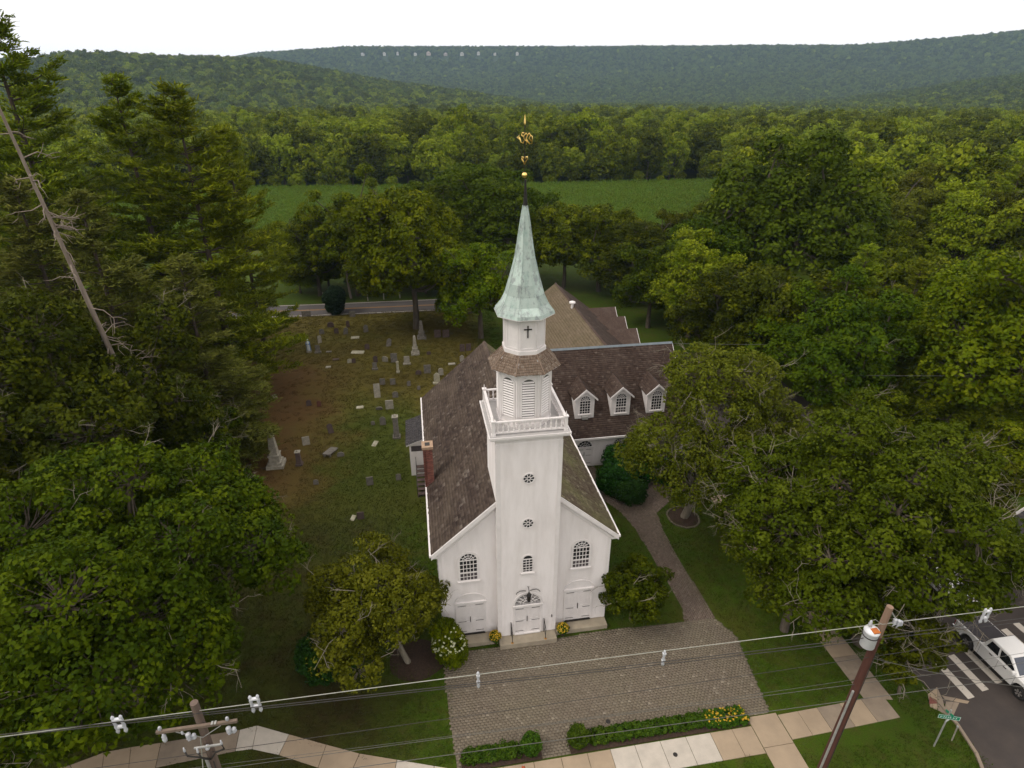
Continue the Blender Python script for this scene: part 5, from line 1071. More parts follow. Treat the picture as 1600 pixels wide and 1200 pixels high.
# the leaning, mostly bare trunk: foot by (195,600), head leaving the frame at (0,172)
d0, d1 = ray(0, 172), ray(182, 568); cm = np.array([0, 0, HCAM]); hd = cm + d0 * (39.0 / d0[1]); lw = cm + d1 * (40.0 / d1[1]); ft = lw + (lw - hd) * (lw[2] / (hd[2] - lw[2]))
dead = thing('leaning_tree', 'leaning pale tree trunk with bare broken branches on the far left', 'tree', (ft[0], ft[1], 0))
gd = np.random.default_rng(77); dv = hd - ft; segs = [([dv * t for t in np.linspace(-0.01, 1.12, 10)], list(np.linspace(0.27, 0.06, 10)))]
link('trunk', tubes_np(segs, 9).mesh('trunk', True), 'bark_dead', dead)
for t in gd.uniform(0.10, 0.98, 64):
    a = gd.uniform(0, 6.28); o_ = []; dead_twig(gd, dv * t, np.array([math.cos(a), math.sin(a), -0.25]), gd.uniform(1.2, 3.2) * (1.1 - 0.6 * t), 0.045, o_, 0 if t < 0.5 else 1)
    link('branch', tubes_np(o_).mesh('branch'), 'bark_dead', dead)

# --- shrubs
def shrub(name, label, loc, lobes, leaf, seed, per=40, clump=(0.18, 0.3), size=0.07, cat='shrub', group=None, sc=1.0, rz=0, dens=1.2, trunk_r=0.05):
    return plant(decid(seed, 1.0, lobes, None, per=per, clump=clump, size=size, twig=0, trunk_r=trunk_r, fork=0.5, dens=dens, minz=-0.8), leaf, 'bark', name, label, loc, cat, rz, sc, group)
hy = shrub('flowering_bush', 'leafy green bush dotted with cream blossoms at the church corner', at_px(703, 1028), [(0, 0, 1.2, 0.85, 0.8, 1.1), (-0.3, 0.2, 2.1, 0.6, 0.6, 0.6), (0.3, -0.2, 0.7, 0.7, 0.7, 0.6)], 'leaf_bright', 401, size=0.08)
gf = np.random.default_rng(402); Cf = []; 
for i in range(80):
    d = unit(gf.normal(size=3)); d[2] = abs(d[2]) * 0.7 - 0.1; d[1] = -abs(d[1]) if gf.random() < .7 else d[1]; Cf.append(np.array([0, 0, 1.4]) + unit(d) * np.array([0.98, 0.95, 1.32]))
Vf, Qf, Tf = leaves(gf, np.array(Cf), np.full(80, 0.055), unit(np.array(Cf) - [0, 0, 1.3]), 14, 0.045)
link('blossoms', np_mesh('blossoms', Vf, Qf, Tf), 'petal', hy)
shrub('evergreen_bush', 'dense dark green rounded evergreen left of the olive-brown small tree', at_px(512, 1050), [(0, 0, 1.5, 1.35, 1.3, 1.45), (-0.8, 0.3, 1.0, 0.9, 0.9, 0.9), (0.8, 0.2, 1.1, 0.9, 0.9, 1.0), (0.2, 0.5, 2.4, 0.8, 0.8, 0.8)], 'leaf_dark', 403, clump=(0.22, 0.36), size=0.09)
shrub('evergreen_bush', 'dark dense evergreen standing alone at the edge of the country road', at_px(525, 490), [(0, 0, 1.5, 1.25, 1.25, 1.4), (0, 0, 2.6, 1.55, 1.5, 1.2), (0.3, 0, 3.3, 1.2, 1.2, 0.9), (0, 0, 0.7, 0.7, 0.7, 0.8)], 'leaf_yew', 404, clump=(0.25, 0.4), size=0.12)
for i, (px, s, lab) in enumerate([((962, 765), 1.5, 'dark shrub by the wing door, left of the path fork'), ((985, 782), 1.15, 'low dark shrub in the angle of the path fork'), ((975, 735), 1.7, 'tall dark shrub against the wing wall behind the path fork'), ((1010, 745), 1.6, 'dark shrub under the pale olive tree beside the wing wall'), ((1050, 752), 1.5, 'shaded shrub right of the branch path')]):
    shrub('dark_shrub', lab, at_px(*px), [(0, 0, 0.7, 0.95, 0.9, 0.75), (0.5, 0.2, 1.0, 0.6, 0.6, 0.55), (-0.5, -0.1, 0.8, 0.6, 0.6, 0.6)], 'leaf_dark', 410 + i, sc=s, size=0.06)
# clipped hedge: lengths of box and two balls along the court's street edge
def boxlobes(a0, a1, h, d):
    n = max(2, int((a1 - a0) / 0.55)); return [(a0 + (a1 - a0) * (i + 0.5) / n, 0, h * 0.5, (a1 - a0) / n * 0.75, d, h * 0.52) for i in range(n)]
for i, (a0, a1, lab) in enumerate([(-4.55, -1.75, 'clipped box hedge left of the court entrance'), (1.95, 3.3, 'short clipped hedge beside the right-hand box ball'), (3.35, 8.6, 'long clipped box hedge right of the court entrance')]):
    shrub('box_hedge', lab, L2W((a0 + a1) / 2, -7.15), boxlobes(-(a1 - a0) / 2, (a1 - a0) / 2, 0.38, 0.34), 'leaf_box', 430 + i, clump=(0.12, 0.2), size=0.05, cat='hedge', group='hedges along the court', rz=YAW, dens=1.0, trunk_r=0.02)
for i, (a, lab) in enumerate([(-1.1, 'round clipped box ball left of the court entrance'), (1.4, 'round clipped box ball right of the court entrance')]):
    shrub('box_ball', lab, L2W(a, -7.2), [(0, 0, 0.52, 0.44, 0.44, 0.52)], 'leaf_box', 440 + i, clump=(0.12, 0.18), size=0.045, group='box balls at the court entrance', dens=2.0, trunk_r=0.02)
mb = MB(); mb.prism([L2W(a, b, 0.0) for a, b in ((-4.8, -7.78), (-0.6, -7.78), (-0.6, -6.85), (-4.8, -6.75))], (0, 0, 0.045)); tag(mb.build('hedge_bed', 'mulch'), kind='structure')
mb = MB(); mb.prism([L2W(a, b, 0.0) for a, b in ((0.9, -7.78), (10.95, -7.78), (10.95, -6.85), (0.9, -6.85))], (0, 0, 0.045)); tag(mb.build('hedge_bed', 'mulch'), kind='structure')
fb = shrub('flower_bed', 'strip of yellow and orange flowers at the end of the long hedge', L2W(9.75, -7.25), [(x, y, 0.18, 0.3, 0.26, 0.22) for x in (-0.9, -0.45, 0, 0.45, 0.9) for y in (-0.22, 0.22)], 'leaf_box', 450, clump=(0.08, 0.14), size=0.04, cat='flowers', rz=YAW, dens=0.5, trunk_r=0.01)
gf = np.random.default_rng(451); Cf = np.stack([gf.uniform(-1.15, 1.15, 110), gf.uniform(-0.42, 0.42, 110), gf.uniform(0.25, 0.45, 110)], 1)
Vf, Qf, Tf = leaves(gf, Cf, np.full(110, 0.05), np.tile([0, 0, 1.0], (110, 1)), 9, 0.045); link('blossoms', np_mesh('blossoms', Vf, Qf, Tf), 'yellow_flower', fb)
for i, (px, lab) in enumerate([((774, 1004), 'yellow potted flowers left of the church doorstep'), ((879, 992), 'yellow potted flowers right of the church doorstep')]):
    o = shrub('flower_pot', lab, at_px(*px), [(0, 0, 0.55, 0.3, 0.3, 0.26)], 'leaf_box', 460 + i, clump=(0.08, 0.12), size=0.04, cat='flower pot', group='flower pots by the church doorstep', trunk_r=0.02)
    t = MB(); t.lathe([(0.13, 0), (0.19, 0.3), (0.21, 0.32), (0.17, 0.33)], 14); t.build('pot', 'pot', o)
    d = unit(gf.normal(size=(150, 3))); d[:, 2] = np.abs(d[:, 2]); Vf, Qf, Tf = leaves(gf, np.array([0, 0, 0.57]) + d * [0.37, 0.37, 0.33], np.full(150, 0.03), d, 5, 0.035); link('blossoms', np_mesh('blossoms', Vf, Qf, Tf), 'yellow_flower', o)

# ================================================================== CHURCHYARD
def stone_slab(w_, h_, d_, top='round'):
    t = MB(); n = 8
    if top == 'round': P = [(-w_ / 2, 0), (w_ / 2, 0)] + [(w_ / 2 * math.cos(math.pi * i / n), h_ - w_ * 0.32 + w_ * 0.32 * math.sin(math.pi * i / n)) for i in range(n + 1)]
    elif top == 'shoulder': P = [(-w_ / 2, 0), (w_ / 2, 0), (w_ / 2, h_ * 0.82), (w_ * 0.34, h_ * 0.84)] + [(w_ * 0.34 * math.cos(math.pi * i / n), h_ * 0.84 + h_ * 0.16 * math.sin(math.pi * i / n)) for i in range(1, n)] + [(-w_ * 0.34, h_ * 0.84), (-w_ / 2, h_ * 0.82)]
    elif top == 'point': P = [(-w_ / 2, 0), (w_ / 2, 0), (w_ / 2, h_ * 0.78), (0, h_), (-w_ / 2, h_ * 0.78)]
    else: P = [(-w_ / 2, 0), (w_ / 2, 0), (w_ / 2, h_ * 0.985), (w_ * 0.46, h_), (-w_ * 0.46, h_), (-w_ / 2, h_ * 0.985)]
    t.prism([(x, -d_ / 2, z - 0.06 if z == 0 else z) for x, z in P], (0, d_, 0)); return t
def grave(px, kind, w_, h_, mat, label, tilt=0.0, turn=0.0, roll=0.0, base=False):
    p = G(*px); name = {'obelisk': 'obelisk', 'column': 'gravestone_column', 'flat': 'ledger_stone', 'tomb': 'table_tomb'}.get(kind, 'gravestone')
    o = thing(name, label, 'gravestone', (p[0], p[1], 0), YAW + turn, 'gravestones in the churchyard'); w_, h_ = w_ * 0.9, h_ * 0.93
    R = (tilt, roll, 0)
    if kind in ('round', 'square', 'shoulder', 'point'):
        stone_slab(w_, h_, max(0.09, w_ * 0.16), kind).build('tablet', mat, o, loc=(0, 0, 0.12 if base else 0), rot=R, bevel=0.012)
        if base: t = MB(); t.box(-w_ * 0.68, w_ * 0.68, -0.24, 0.24, -0.05, 0.16); t.build('base', mat, o, bevel=0.015)
    elif kind == 'obelisk':
        b = w_; t = MB(); t.box(-b, b, -b, b, -0.05, h_ * 0.085); t.build('plinth', mat, o, bevel=0.02)
        t = MB(); t.box(-b * 0.8, b * 0.8, -b * 0.8, b * 0.8, h_ * 0.085, h_ * 0.15); t.build('step', mat, o, bevel=0.02)
        t = MB(); t.box(-b * 0.6, b * 0.6, -b * 0.6, b * 0.6, h_ * 0.15, h_ * 0.32); t.box(-b * 0.68, b * 0.68, -b * 0.68, b * 0.68, h_ * 0.32, h_ * 0.35); t.build('die', mat, o, bevel=0.015)
        t = MB(); q = math.sqrt(2); t.lathe([(b * 0.48 * q, h_ * 0.35), (b * 0.27 * q, h_ * 0.94), (0.01, h_)], 4, phase=0.5); t.build('shaft', mat, o, bevel=0.01)
    elif kind == 'column':
        t = MB(); t.box(-w_ * 0.7, w_ * 0.7, -w_ * 0.7, w_ * 0.7, -0.05, 0.18); t.build('base', mat, o, bevel=0.015)
        t = MB(); q = math.sqrt(2) / 2; t.lathe([(w_ * q, 0.18), (w_ * 0.85 * q, h_ * 0.9)], 4, phase=0.5); t.build('shaft', mat, o, bevel=0.015)
        t = MB(); t.box(-w_ * 0.55, w_ * 0.55, -w_ * 0.55, w_ * 0.55, h_ * 0.9, h_ * 0.95); t.lathe([(w_ * 0.3, h_ * 0.95), (w_ * 0.33, h_ * 0.98), (w_ * 0.1, h_ * 1.03)], 8); t.build('cap', 'gs_pale' if mat != 'gs_white' else mat, o)
    elif kind == 'flat':
        t = MB(); t.prism([(-w_ / 2, -h_ / 2, -0.03), (w_ / 2, -h_ / 2, -0.03), (w_ / 2 * 0.96, h_ / 2, -0.03), (-w_ / 2, h_ / 2 * 0.95, -0.03)], (0, 0, 0.13)); t.build('ledger', mat, o, rot=R, bevel=0.012)
    elif kind == 'tomb':
        for sx in (-1, 1):
            t = MB(); t.box(sx * w_ * 0.36 - 0.07, sx * w_ * 0.36 + 0.07, -h_ * 0.42, -h_ * 0.3, -0.05, 0.34); t.build('support', mat, o)
        t = MB(); t.box(-w_ / 2, w_ / 2, -h_ / 2, h_ / 2, -0.06, 0.06); t.build('ledger', mat, o, loc=(0, 0, 0.22), rot=R, bevel=0.015)
    return o
R_, S_, SH, PT = 'round', 'square', 'shoulder', 'point'
grave((479, 494), S_, 1.5, 0.95, 'gs_grey', 'wide grey gravestone at the far left beside the country road')
grave((551, 495), S_, 0.95, 1.0, 'gs_grey', 'square grey gravestone beside the road, right of the dark evergreen')
grave((517, 511), R_, 1.05, 0.85, 'gs_brown', 'wide brown gravestone in front of the dark evergreen', 0.1)
grave((544, 511), R_, 0.55, 1.05, 'gs_brown', 'narrow dark gravestone behind the leaning grey one near the dark evergreen', -0.05)
grave((540, 522), SH, 0.72, 1.15, 'gs_grey', 'leaning grey gravestone in front of the narrow dark one near the dark evergreen', 0.12, 0.3, 0.12)
grave((526, 521), R_, 0.7, 0.9, 'gs_brown', 'small brown gravestone between the leaning grey one and the left pair')
grave((503, 522), R_, 0.75, 0.85, 'gs_grey', 'low grey gravestone behind the pale narrow one near the blue statue')
grave((572, 519), SH, 0.75, 1.25, 'gs_grey', 'upright grey gravestone standing alone right of the dark evergreen', 0.05, 0.3)
grave((555, 528), 'flat', 1.3, 0.8, 'gs_white', 'pale flat stone in the grass before the upright grey gravestone', 0.1)
grave((500, 536), R_, 0.6, 1.2, 'gs_pale', 'pale narrow gravestone beside the blue statue', 0.0, 0.5)
grave((497, 551), S_, 0.7, 1.05, 'gs_grey', 'grey gravestone with a base just right of the blue statue', base=True)
grave((559, 551), 'flat', 1.9, 0.95, 'gs_white', 'large pale fallen slab lying in the middle of the far yard', 0.06, -0.2)
grave((574, 546), R_, 0.7, 0.9, 'gs_brown', 'dark brown gravestone just right of the large fallen slab')
grave((607, 541), SH, 0.75, 1.2, 'gs_grey', 'grey gravestone leaning right, left of the far obelisk', -0.1, 0.4, 0.24)
grave((649, 553), 'obelisk', 0.62, 2.9, 'gs_pale', 'pale obelisk on a stepped base near the back of the yard')
grave((659, 528), 'obelisk', 0.72, 2.9, 'gs_grey', 'grey obelisk in shade beneath the round churchyard tree')
grave((684, 527), S_, 1.05, 1.25, 'gs_brown', 'left of two square brown gravestones beside the bright green tree')
grave((697, 527), S_, 1.05, 1.25, 'gs_brown', 'right of two square brown gravestones beside the bright green tree')
grave((722.5, 549), S_, 0.75, 1.1, 'gs_brown', 'left of two brown gravestones above the church roof edge')
grave((732, 548), S_, 0.75, 1.1, 'gs_brown', 'right of two brown gravestones above the church roof edge')
grave((722, 565), PT, 0.65, 1.0, 'gs_pale', 'pale pointed gravestone partly behind the church roof')
grave((514, 550), 'flat', 0.8, 0.5, 'gs_grey', 'small flat stone right of the grey gravestone by the statue')
grave((525, 562), 'flat', 0.9, 0.6, 'gs_brown', 'low dark flat stone left of the white block')
grave((547, 567), R_, 0.75, 0.6, 'gs_white', 'low white block beside a dark stump of a gravestone')
grave((553, 567), R_, 0.55, 0.7, 'gs_brown', 'dark broken gravestone touching the low white block')
grave((587, 566), R_, 0.6, 1.0, 'gs_brown', 'dark thin gravestone behind a grey block in mid yard', 0.1)
grave((586, 577), S_, 0.6, 0.85, 'gs_grey', 'grey blocky gravestone in front of the dark thin one', base=True)
grave((602, 565), R_, 0.85, 0.85, 'gs_pale', 'pale low gravestone left of the tall grey tablet', 0.12, -0.3)
grave((616, 566), S_, 0.9, 1.35, 'gs_grey', 'tall square grey tablet behind the white column')
grave((622, 582), 'column', 0.34, 1.65, 'gs_white', 'slim white column grave marker with a ball cap')
grave((636, 569), S_, 0.8, 1.05, 'gs_pale', 'pale square gravestone right of the white column', base=True)
grave((668, 583), S_, 0.95, 1.2, 'gs_grey', 'broad grey gravestone below the pale obelisk')
grave((654, 585), R_, 0.8, 0.6, 'gs_brown', 'low brown gravestone left of the broad grey one')
grave((689, 586), R_, 0.7, 1.0, 'gs_pale', 'pale gravestone behind the white capped tablet near the roof')
grave((683, 599), SH, 0.8, 1.35, 'gs_white', 'white round-topped tablet on a base beside the church roof', base=True)
grave((598, 601), S_, 0.7, 0.85, 'gs_grey', 'left of twin small grey gravestones in mid yard')
grave((614, 601), S_, 0.7, 0.85, 'gs_grey', 'right of twin small grey gravestones in mid yard')
grave((590, 621), S_, 0.78, 1.75, 'gs_pale', 'tall pale slab leaning back in mid yard', -0.18, 0.1)
grave((618, 621), R_, 0.7, 0.8, 'gs_grey', 'round grey gravestone behind the pale square block')
grave((639, 603), R_, 0.5, 0.7, 'gs_grey', 'small grey gravestone right of the twin stones')
grave((654.5, 609), R_, 0.45, 0.55, 'gs_grey', 'tiny grey stone near the church roof edge')
grave((513, 574), 'flat', 0.7, 0.6, 'gs_pale', 'small pale flat stone at the edge of the pine shade')
grave((706, 569), 'flat', 1.0, 0.6, 'gs_pale', 'pale flat stone in the grass left of the pointed stone')
grave((670, 554), R_, 0.6, 0.5, 'gs_brown', 'low dark stone right of the pale obelisk base')
grave((371, 648), R_, 0.85, 0.8, 'gs_pale', 'pale round stone at the left edge of the red earth')
grave((483, 634), R_, 0.6, 0.75, 'gs_brown', 'left of two small dark stones on the red earth')
grave((499, 635), R_, 0.5, 0.75, 'gs_red', 'right of two small dark stones on the red earth')
grave((562.5, 637), 'flat', 0.85, 0.5, 'gs_white', 'bright white flat stone in the middle of the grass', 0.2)
grave((609, 639), S_, 0.95, 1.15, 'gs_pale', 'pale square block behind the tall dark shaft')
grave((592.5, 640), R_, 0.8, 0.45, 'gs_grey', 'low round-topped tablet left of the pale square block', 0.3)
grave((598.5, 664), SH, 0.68, 1.05, 'gs_grey', 'round-shouldered grey gravestone left of the tall dark shaft')
grave((583, 664), R_, 0.45, 0.5, 'gs_grey', 'tiny gravestone left of the round-shouldered one')
grave((620, 683), 'column', 0.62, 2.75, 'gs_grey', 'tall dark square shaft with a pale cap near the annex')
grave((432, 727), 'obelisk', 0.85, 4.0, 'gs_pale', 'largest obelisk, tall and pale, standing on the red earth')
grave((468, 726), 'column', 0.50, 1.65, 'gs_brown', 'dark brown pedestal with a pale cap right of the largest obelisk')
grave((479, 695), S_, 0.78, 0.95, 'gs_pale', 'square pale gravestone behind the brown pedestal', -0.1, 0.2)
grave((518, 677), R_, 0.6, 1.15, 'gs_brown', 'narrow dark gravestone tilting beside the red earth', -0.15, 0.3, -0.12)
grave((516.5, 708), 'tomb', 0.85, 1.9, 'gs_grey', 'tilted table tomb slab with one end propped up', -0.16, -0.35)
grave((532.5, 713), R_, 0.75, 0.5, 'gs_grey', 'low grey stone beside the tilted table tomb')
grave((586, 694), 'flat', 0.5, 0.85, 'gs_white', 'bright white slab lying askew on the green grass', 0.25, -0.4)
grave((578.5, 758), S_, 0.66, 0.95, 'gs_grey', 'grey upright gravestone nearest the church side wall', 0.04, 0.1)
grave((623, 750), R_, 0.5, 0.7, 'gs_grey', 'small weathered stone beside the church steps')
grave((494, 757), R_, 0.5, 0.55, 'gs_grey', 'small grey stone below the tilted table tomb')
grave((393, 690), R_, 0.3, 0.35, 'gs_white', 'tiny white marker left of the largest obelisk')
grave((388, 729), 'flat', 0.6, 0.4, 'gs_grey', 'tiny flat stone below the largest obelisk on its left')
grave((374, 733), R_, 0.28, 0.5, 'gs_red', 'tiny orange-red marker at the tree edge below the obelisk')
grave((430, 621), 'flat', 0.5, 0.9, 'gs_grey', 'small tilted stone under the big pine', 0.5, 0.6)
grave((564, 811), S_, 0.62, 0.75, 'gs_brown', 'dark gravestone closest to the olive-brown small tree')
grave((551.6, 811), 'flat', 0.4, 0.7, 'gs_white', 'small white stone leaning beside the nearest dark gravestone', 0.5, -0.5)
# statue of a robed figure, painted blue and white
p = G(483, 550); st = thing('statue', 'blue and white painted statue of a robed standing figure', 'statue', (p[0], p[1], 0), YAW, None)
t = MB(); t.box(-0.3, 0.3, -0.3, 0.3, -0.05, 0.22); t.build('pedestal', 'gs_pale', st, bevel=0.02)
t = MB(); t.lathe([(0.27, 0.22), (0.25, 0.5), (0.21, 0.9), (0.23, 1.2), (0.20, 1.42), (0.09, 1.52), (0.075, 1.58), (0.10, 1.68), (0.105, 1.76), (0.07, 1.86), (0.01, 1.89)], 14); t.build('figure', 'statue_white', st, True)
t = MB()
for k in range(9):
    a0, a1 = math.radians(-35 + k * 25 + 0), math.radians(-35 + (k + 1) * 25)
    for (r0, z0), (r1, z1) in zip([(0.31, 0.23), (0.28, 0.7), (0.28, 1.2), (0.24, 1.45), (0.13, 1.58), (0.14, 1.75), (0.05, 1.91)][:-1], [(0.28, 0.7), (0.28, 1.2), (0.24, 1.45), (0.13, 1.58), (0.14, 1.75), (0.05, 1.91)]):
        t.quad((r0 * math.cos(a0), r0 * math.sin(a0), z0), (r0 * math.cos(a1), r0 * math.sin(a1), z0), (r1 * math.cos(a1), r1 * math.sin(a1), z1), (r1 * math.cos(a0), r1 * math.sin(a0), z1))
t.build('mantle', 'blue_robe', st, True)
t = MB(); t.tube([(-0.2, -0.05, 1.35), (-0.2, -0.18, 1.15), (-0.03, -0.26, 1.25)], [0.07, 0.06, 0.04], 7); t.tube([(0.2, -0.05, 1.35), (0.2, -0.18, 1.15), (0.03, -0.26, 1.25)], [0.07, 0.06, 0.04], 7); t.build('arms', 'blue_robe', st, True)
# posts of the roadside fence
for i, px in enumerate([(505, 466), (533, 466), (575, 470), (600, 468), (625, 466), (713, 462)]):
    p = G(*px); o = thing('roadside_post', 'short pale post on the far side of the country road', 'post', (p[0], p[1], 0), 0, 'posts along the country road'); t = MB(); t.box(-0.07, 0.07, -0.07, 0.07, -0.1, 1.0); t.lathe([(0.1, 1.0), (0.02, 1.1)], 4, phase=0.5); t.build('shaft', 'gs_pale', o)

# ================================================================== POLES AND WIRES
def to_loc(p): return W2L(np.array(p))
PB = -11.7
def pole_pts(top_px, base_b, b_lean=0.0):
    top = onb(top_px[0], top_px[1], base_b); return top
# left pole -----------------------------------------------------------------
tl = onb(302, 1098, PB); lp = thing('utility_pole', 'weathered grey utility pole with crossarm and cable terminals at lower left', 'utility pole', L2W(tl[0] + 0.02, PB), YAW)
hL = tl[2]
t = MB(); t.tube([(0, 0, -0.3), (0, 0, hL * 0.5), (0, 0, hL)], [0.19, 0.165, 0.13], 12); t.build('pole', 'pole_old', lp)
za = hL - 0.95
t = MB(); t.box(-1.35, 1.25, -0.24, -0.14, za - 0.06, za + 0.06); t.build('crossarm', 'arm', lp, bevel=0.01)
for s in (-1, 1): t = MB(); t.bar((s * 0.72, -0.25, za - 0.04), (0, -0.17, za - 0.62), 0.035, 0.012); t.build('brace', 'galv', lp)
def insulator(parent, loc, up=True, sc=1.0):
    t = MB(); t.lathe([(0.02, 0), (0.02, 0.06), (0.06, 0.07), (0.03, 0.10), (0.065, 0.12), (0.03, 0.15), (0.05, 0.17), (0.02, 0.2)] if up else [(0.015, -0.34), (0.05, -0.30), (0.06, -0.2), (0.04, -0.17), (0.06, -0.12), (0.035, -0.08), (0.02, 0)], 10); o = t.build('insulator', 'porcelain', parent, True, loc); o.scale = (sc,) * 3; return o
insulator(lp, (-1.2, -0.19, za + 0.06)); insulator(lp, (0.95, -0.19, za + 0.06)); insulator(lp, (-1.15, -0.22, za - 0.06), False, 1.3)
insulator(lp, (-0.55, -0.22, za - 0.02), False, 0.7)
for x in (0.45, 0.55): t = MB(); t.box(x - 0.03, x + 0.03, -0.26, -0.13, za + 0.06, za + 0.09); t.build('bolt_plate', 'galv', lp)
def cutout(parent, x, y, z):
    t = MB(); t.lathe([(0.05, 0), (0.09, 0.05), (0.05, 0.1), (0.09, 0.15), (0.05, 0.2), (0.09, 0.25), (0.04, 0.3)], 10, (x, y, z)); t.lathe([(0.05, 0), (0.085, 0.06), (0.05, 0.12), (0.08, 0.18), (0.03, 0.25)], 10, (x + 0.15, y + 0.03, z - 0.05)); t.bar((x - 0.05, y, z - 0.1), (x + 0.2, y, z + 0.05), 0.03); t.build('fuse_cutout', 'porcelain', parent, True)
cutout(lp, -0.35, -0.3, za - 0.42); cutout(lp, 0.95, -0.3, za - 0.4)
t = MB(); t.box(-0.32, 0.55, -0.32, -0.26, za - 0.98, za - 0.92); t.build('bracket', 'galv', lp)
for x, z in ((-0.62, -1.0), (0.60, -0.9), (-0.22, -1.15)):
    t = MB(); t.lathe([(0.03, 0), (0.045, 0.05), (0.03, 0.16), (0.02, 0.22)], 8, (x, -0.33, za + z)); t.build('terminator', 'porcelain', lp, True)
    t = MB(); t.tube([(x, -0.33, za + z), (x + 0.03, -0.33, za + z - 0.25), (x * 0.5, -0.3, za + z - 0.42), (0.05, -0.22, za - 1.75)], 0.03, 6); t.build('riser_cable', 'wire_dark', lp, True)
t = MB(); t.lathe([(0.05, 0), (0.08, 0.06), (0.05, 0.1), (0.07, 0.18), (0.02, 0.24)], 10, (0.08, -0.26, za - 1.15)); t.build('arrester', 'porcelain', lp, True)
t = MB(); t.tube([(-0.1, -0.22, za - 1.7), (-0.1, -0.22, 0.1)], 0.055, 8); t.build('conduit', 'galv', lp)
t = MB(); t.tube([(0.10, -0.22, za - 1.9), (0.10, -0.22, 0.1)], 0.02, 6); t.build('ground_wire', 'wire_dark', lp)
t = MB(); t.bar((-0.14, -0.05, hL - 1.7), (-1.6, -0.9, 0.0), 0.03); t.build('guy_wire', 'wire_pale', lp)
# right pole -----------------------------------------------------------------
tr_ = onb(1391, 948, PB); hR = tr_[2]; br_ = np.array([tr_[0] - 0.55, PB, 0])
rp = thing('utility_pole', 'red-brown utility pole with white transformer at lower right', 'utility pole', L2W(br_[0], PB), YAW)
lean = 0.55 / hR; X = lambda z: lean * z
t = MB(); t.tube([(X(-0.3), 0, -0.3), (X(hR * 0.5), 0, hR * 0.5), (X(hR - 1.6), 0, hR - 1.6)], [0.21, 0.175, 0.15], 12); t.build('pole', 'pole_red', rp)
t = MB(); t.tube([(X(hR - 1.6), 0, hR - 1.598), (X(hR), 0, hR)], [0.1495, 0.13], 12); t.build('pole_top', 'pole_top', rp)
t = MB(); t.tube([(X(z) - 0.2, -0.1, z) for z in (0.1, hR * 0.4, hR * 0.62)], 0.05, 8); t.build('conduit', 'galv', rp)
t = MB(); t.tube([(X(z) + 0.05, -0.19, z) for z in (0.1, hR * 0.4, hR * 0.8)], 0.015, 6); t.build('ground_wire', 'wire_dark', rp)
zt = hR - 1.95
t = MB(); t.lathe([(0.24, 0), (0.28, 0.04), (0.28, 0.80), (0.30, 0.82), (0.30, 0.86), (0.25, 0.95), (0.1, 0.99)], 20, (X(zt) - 0.50, -0.12, zt)); tk = t.build('transformer_tank', 'tank', rp, True)
t = MB(); t.lathe([(0.305, 0.60), (0.305, 0.64)], 20, (X(zt) - 0.50, -0.12, zt)); t.build('tank_band', 'wire_dark', tk)
t = MB(); t.box(X(zt) - 0.62, X(zt) - 0.34, -0.38, -0.12, zt + 0.955, zt + 1.0); t.build('rusty_lid', 'rust', tk)
t = MB(); t.lathe([(0.04, 0), (0.09, 0.05), (0.05, 0.1), (0.085, 0.15), (0.04, 0.2), (0.06, 0.26), (0.02, 0.34)], 10, (X(zt) - 0.55, 0.0, zt + 0.97)); t.build('bushing', 'porcelain', tk, True)
t = MB(); t.bar((X(zt) - 0.26, 0, zt + 0.3), (X(zt) - 0.05, 0, zt + 0.3), 0.06, 0.12); t.bar((X(zt) - 0.26, 0, zt + 0.7), (X(zt) - 0.05, 0, zt + 0.7), 0.06, 0.12); t.build('bracket', 'galv', rp)
cutout(rp, X(hR) + 0.35, -0.12, hR - 0.9); cutout(rp, X(hR) + 0.5, -0.16, hR - 0.95)
t = MB(); t.tube([(X(hR) + 0.05, -0.1, hR - 0.2), (X(hR) + 0.3, -0.12, hR - 0.55)], 0.03, 6); t.build('arm', 'galv', rp)
t = MB(); t.tube([(X(zt) - 0.55, 0, zt + 1.3), (X(zt) - 0.5, -0.1, zt + 1.45), (X(zt) - 0.15, -0.12, zt + 1.15), (X(hR) + 0.3, -0.15, hR - 0.8)], 0.012, 5); t.build('jumper', 'wire_pale', rp)
# wires: each hangs in the vertical plane of the poles (small sideways offsets)
def wire(label, pts_px, off, rad, mat, sag=0.10, ext=30):
    P = [onb(x, y, PB + off) for x, y in pts_px]; P = np.array(P); a = P[:, 0]; z = P[:, 2]
    k = np.polyfit(a, z, 1 if len(P) < 4 else 2); aa = np.linspace(a.min() - 16, a.max() + 14, 40)
    zz = np.polyval(k, np.clip(aa, a.min(), a.max())) + np.where(aa < a.min(), (aa - a.min()) * np.polyval(np.polyder(k), a.min()), 0) + np.where(aa > a.max(), (aa - a.max()) * np.polyval(np.polyder(k), a.max()), 0)
    mb = MB(); mb.tube([L2W(x, PB + off, z_) for x, z_ in zip(aa, zz)], rad, 6); return tag(mb.build('overhead_wire', mat), label, 'wire', 'wires between the utility poles')
wire('thick pale top wire carrying the white spacers across the frame', [(0, 1156), (175, 1125), (500, 1080), (747, 1056), (1035, 1022), (1320, 979), (1600, 948)], -0.05, 0.015, 'wire_pale')
wire('upper dark cable of the pair just below the pale top wire', [(450, 1099), (747, 1068), (1038, 1034), (1300, 1002), (1600, 966)], -0.12, 0.016, 'wire_dark')
wire('lower dark cable of the pair just below the pale top wire', [(450, 1102), (747, 1072), (1038, 1038), (1300, 1006), (1600, 972)], 0.06, 0.016, 'wire_dark')
wire('dark wire crossing the middle of the paved court', [(450, 1157), (950, 1091), (1250, 1039), (1600, 991)], -0.1, 0.011, 'wire_dark')
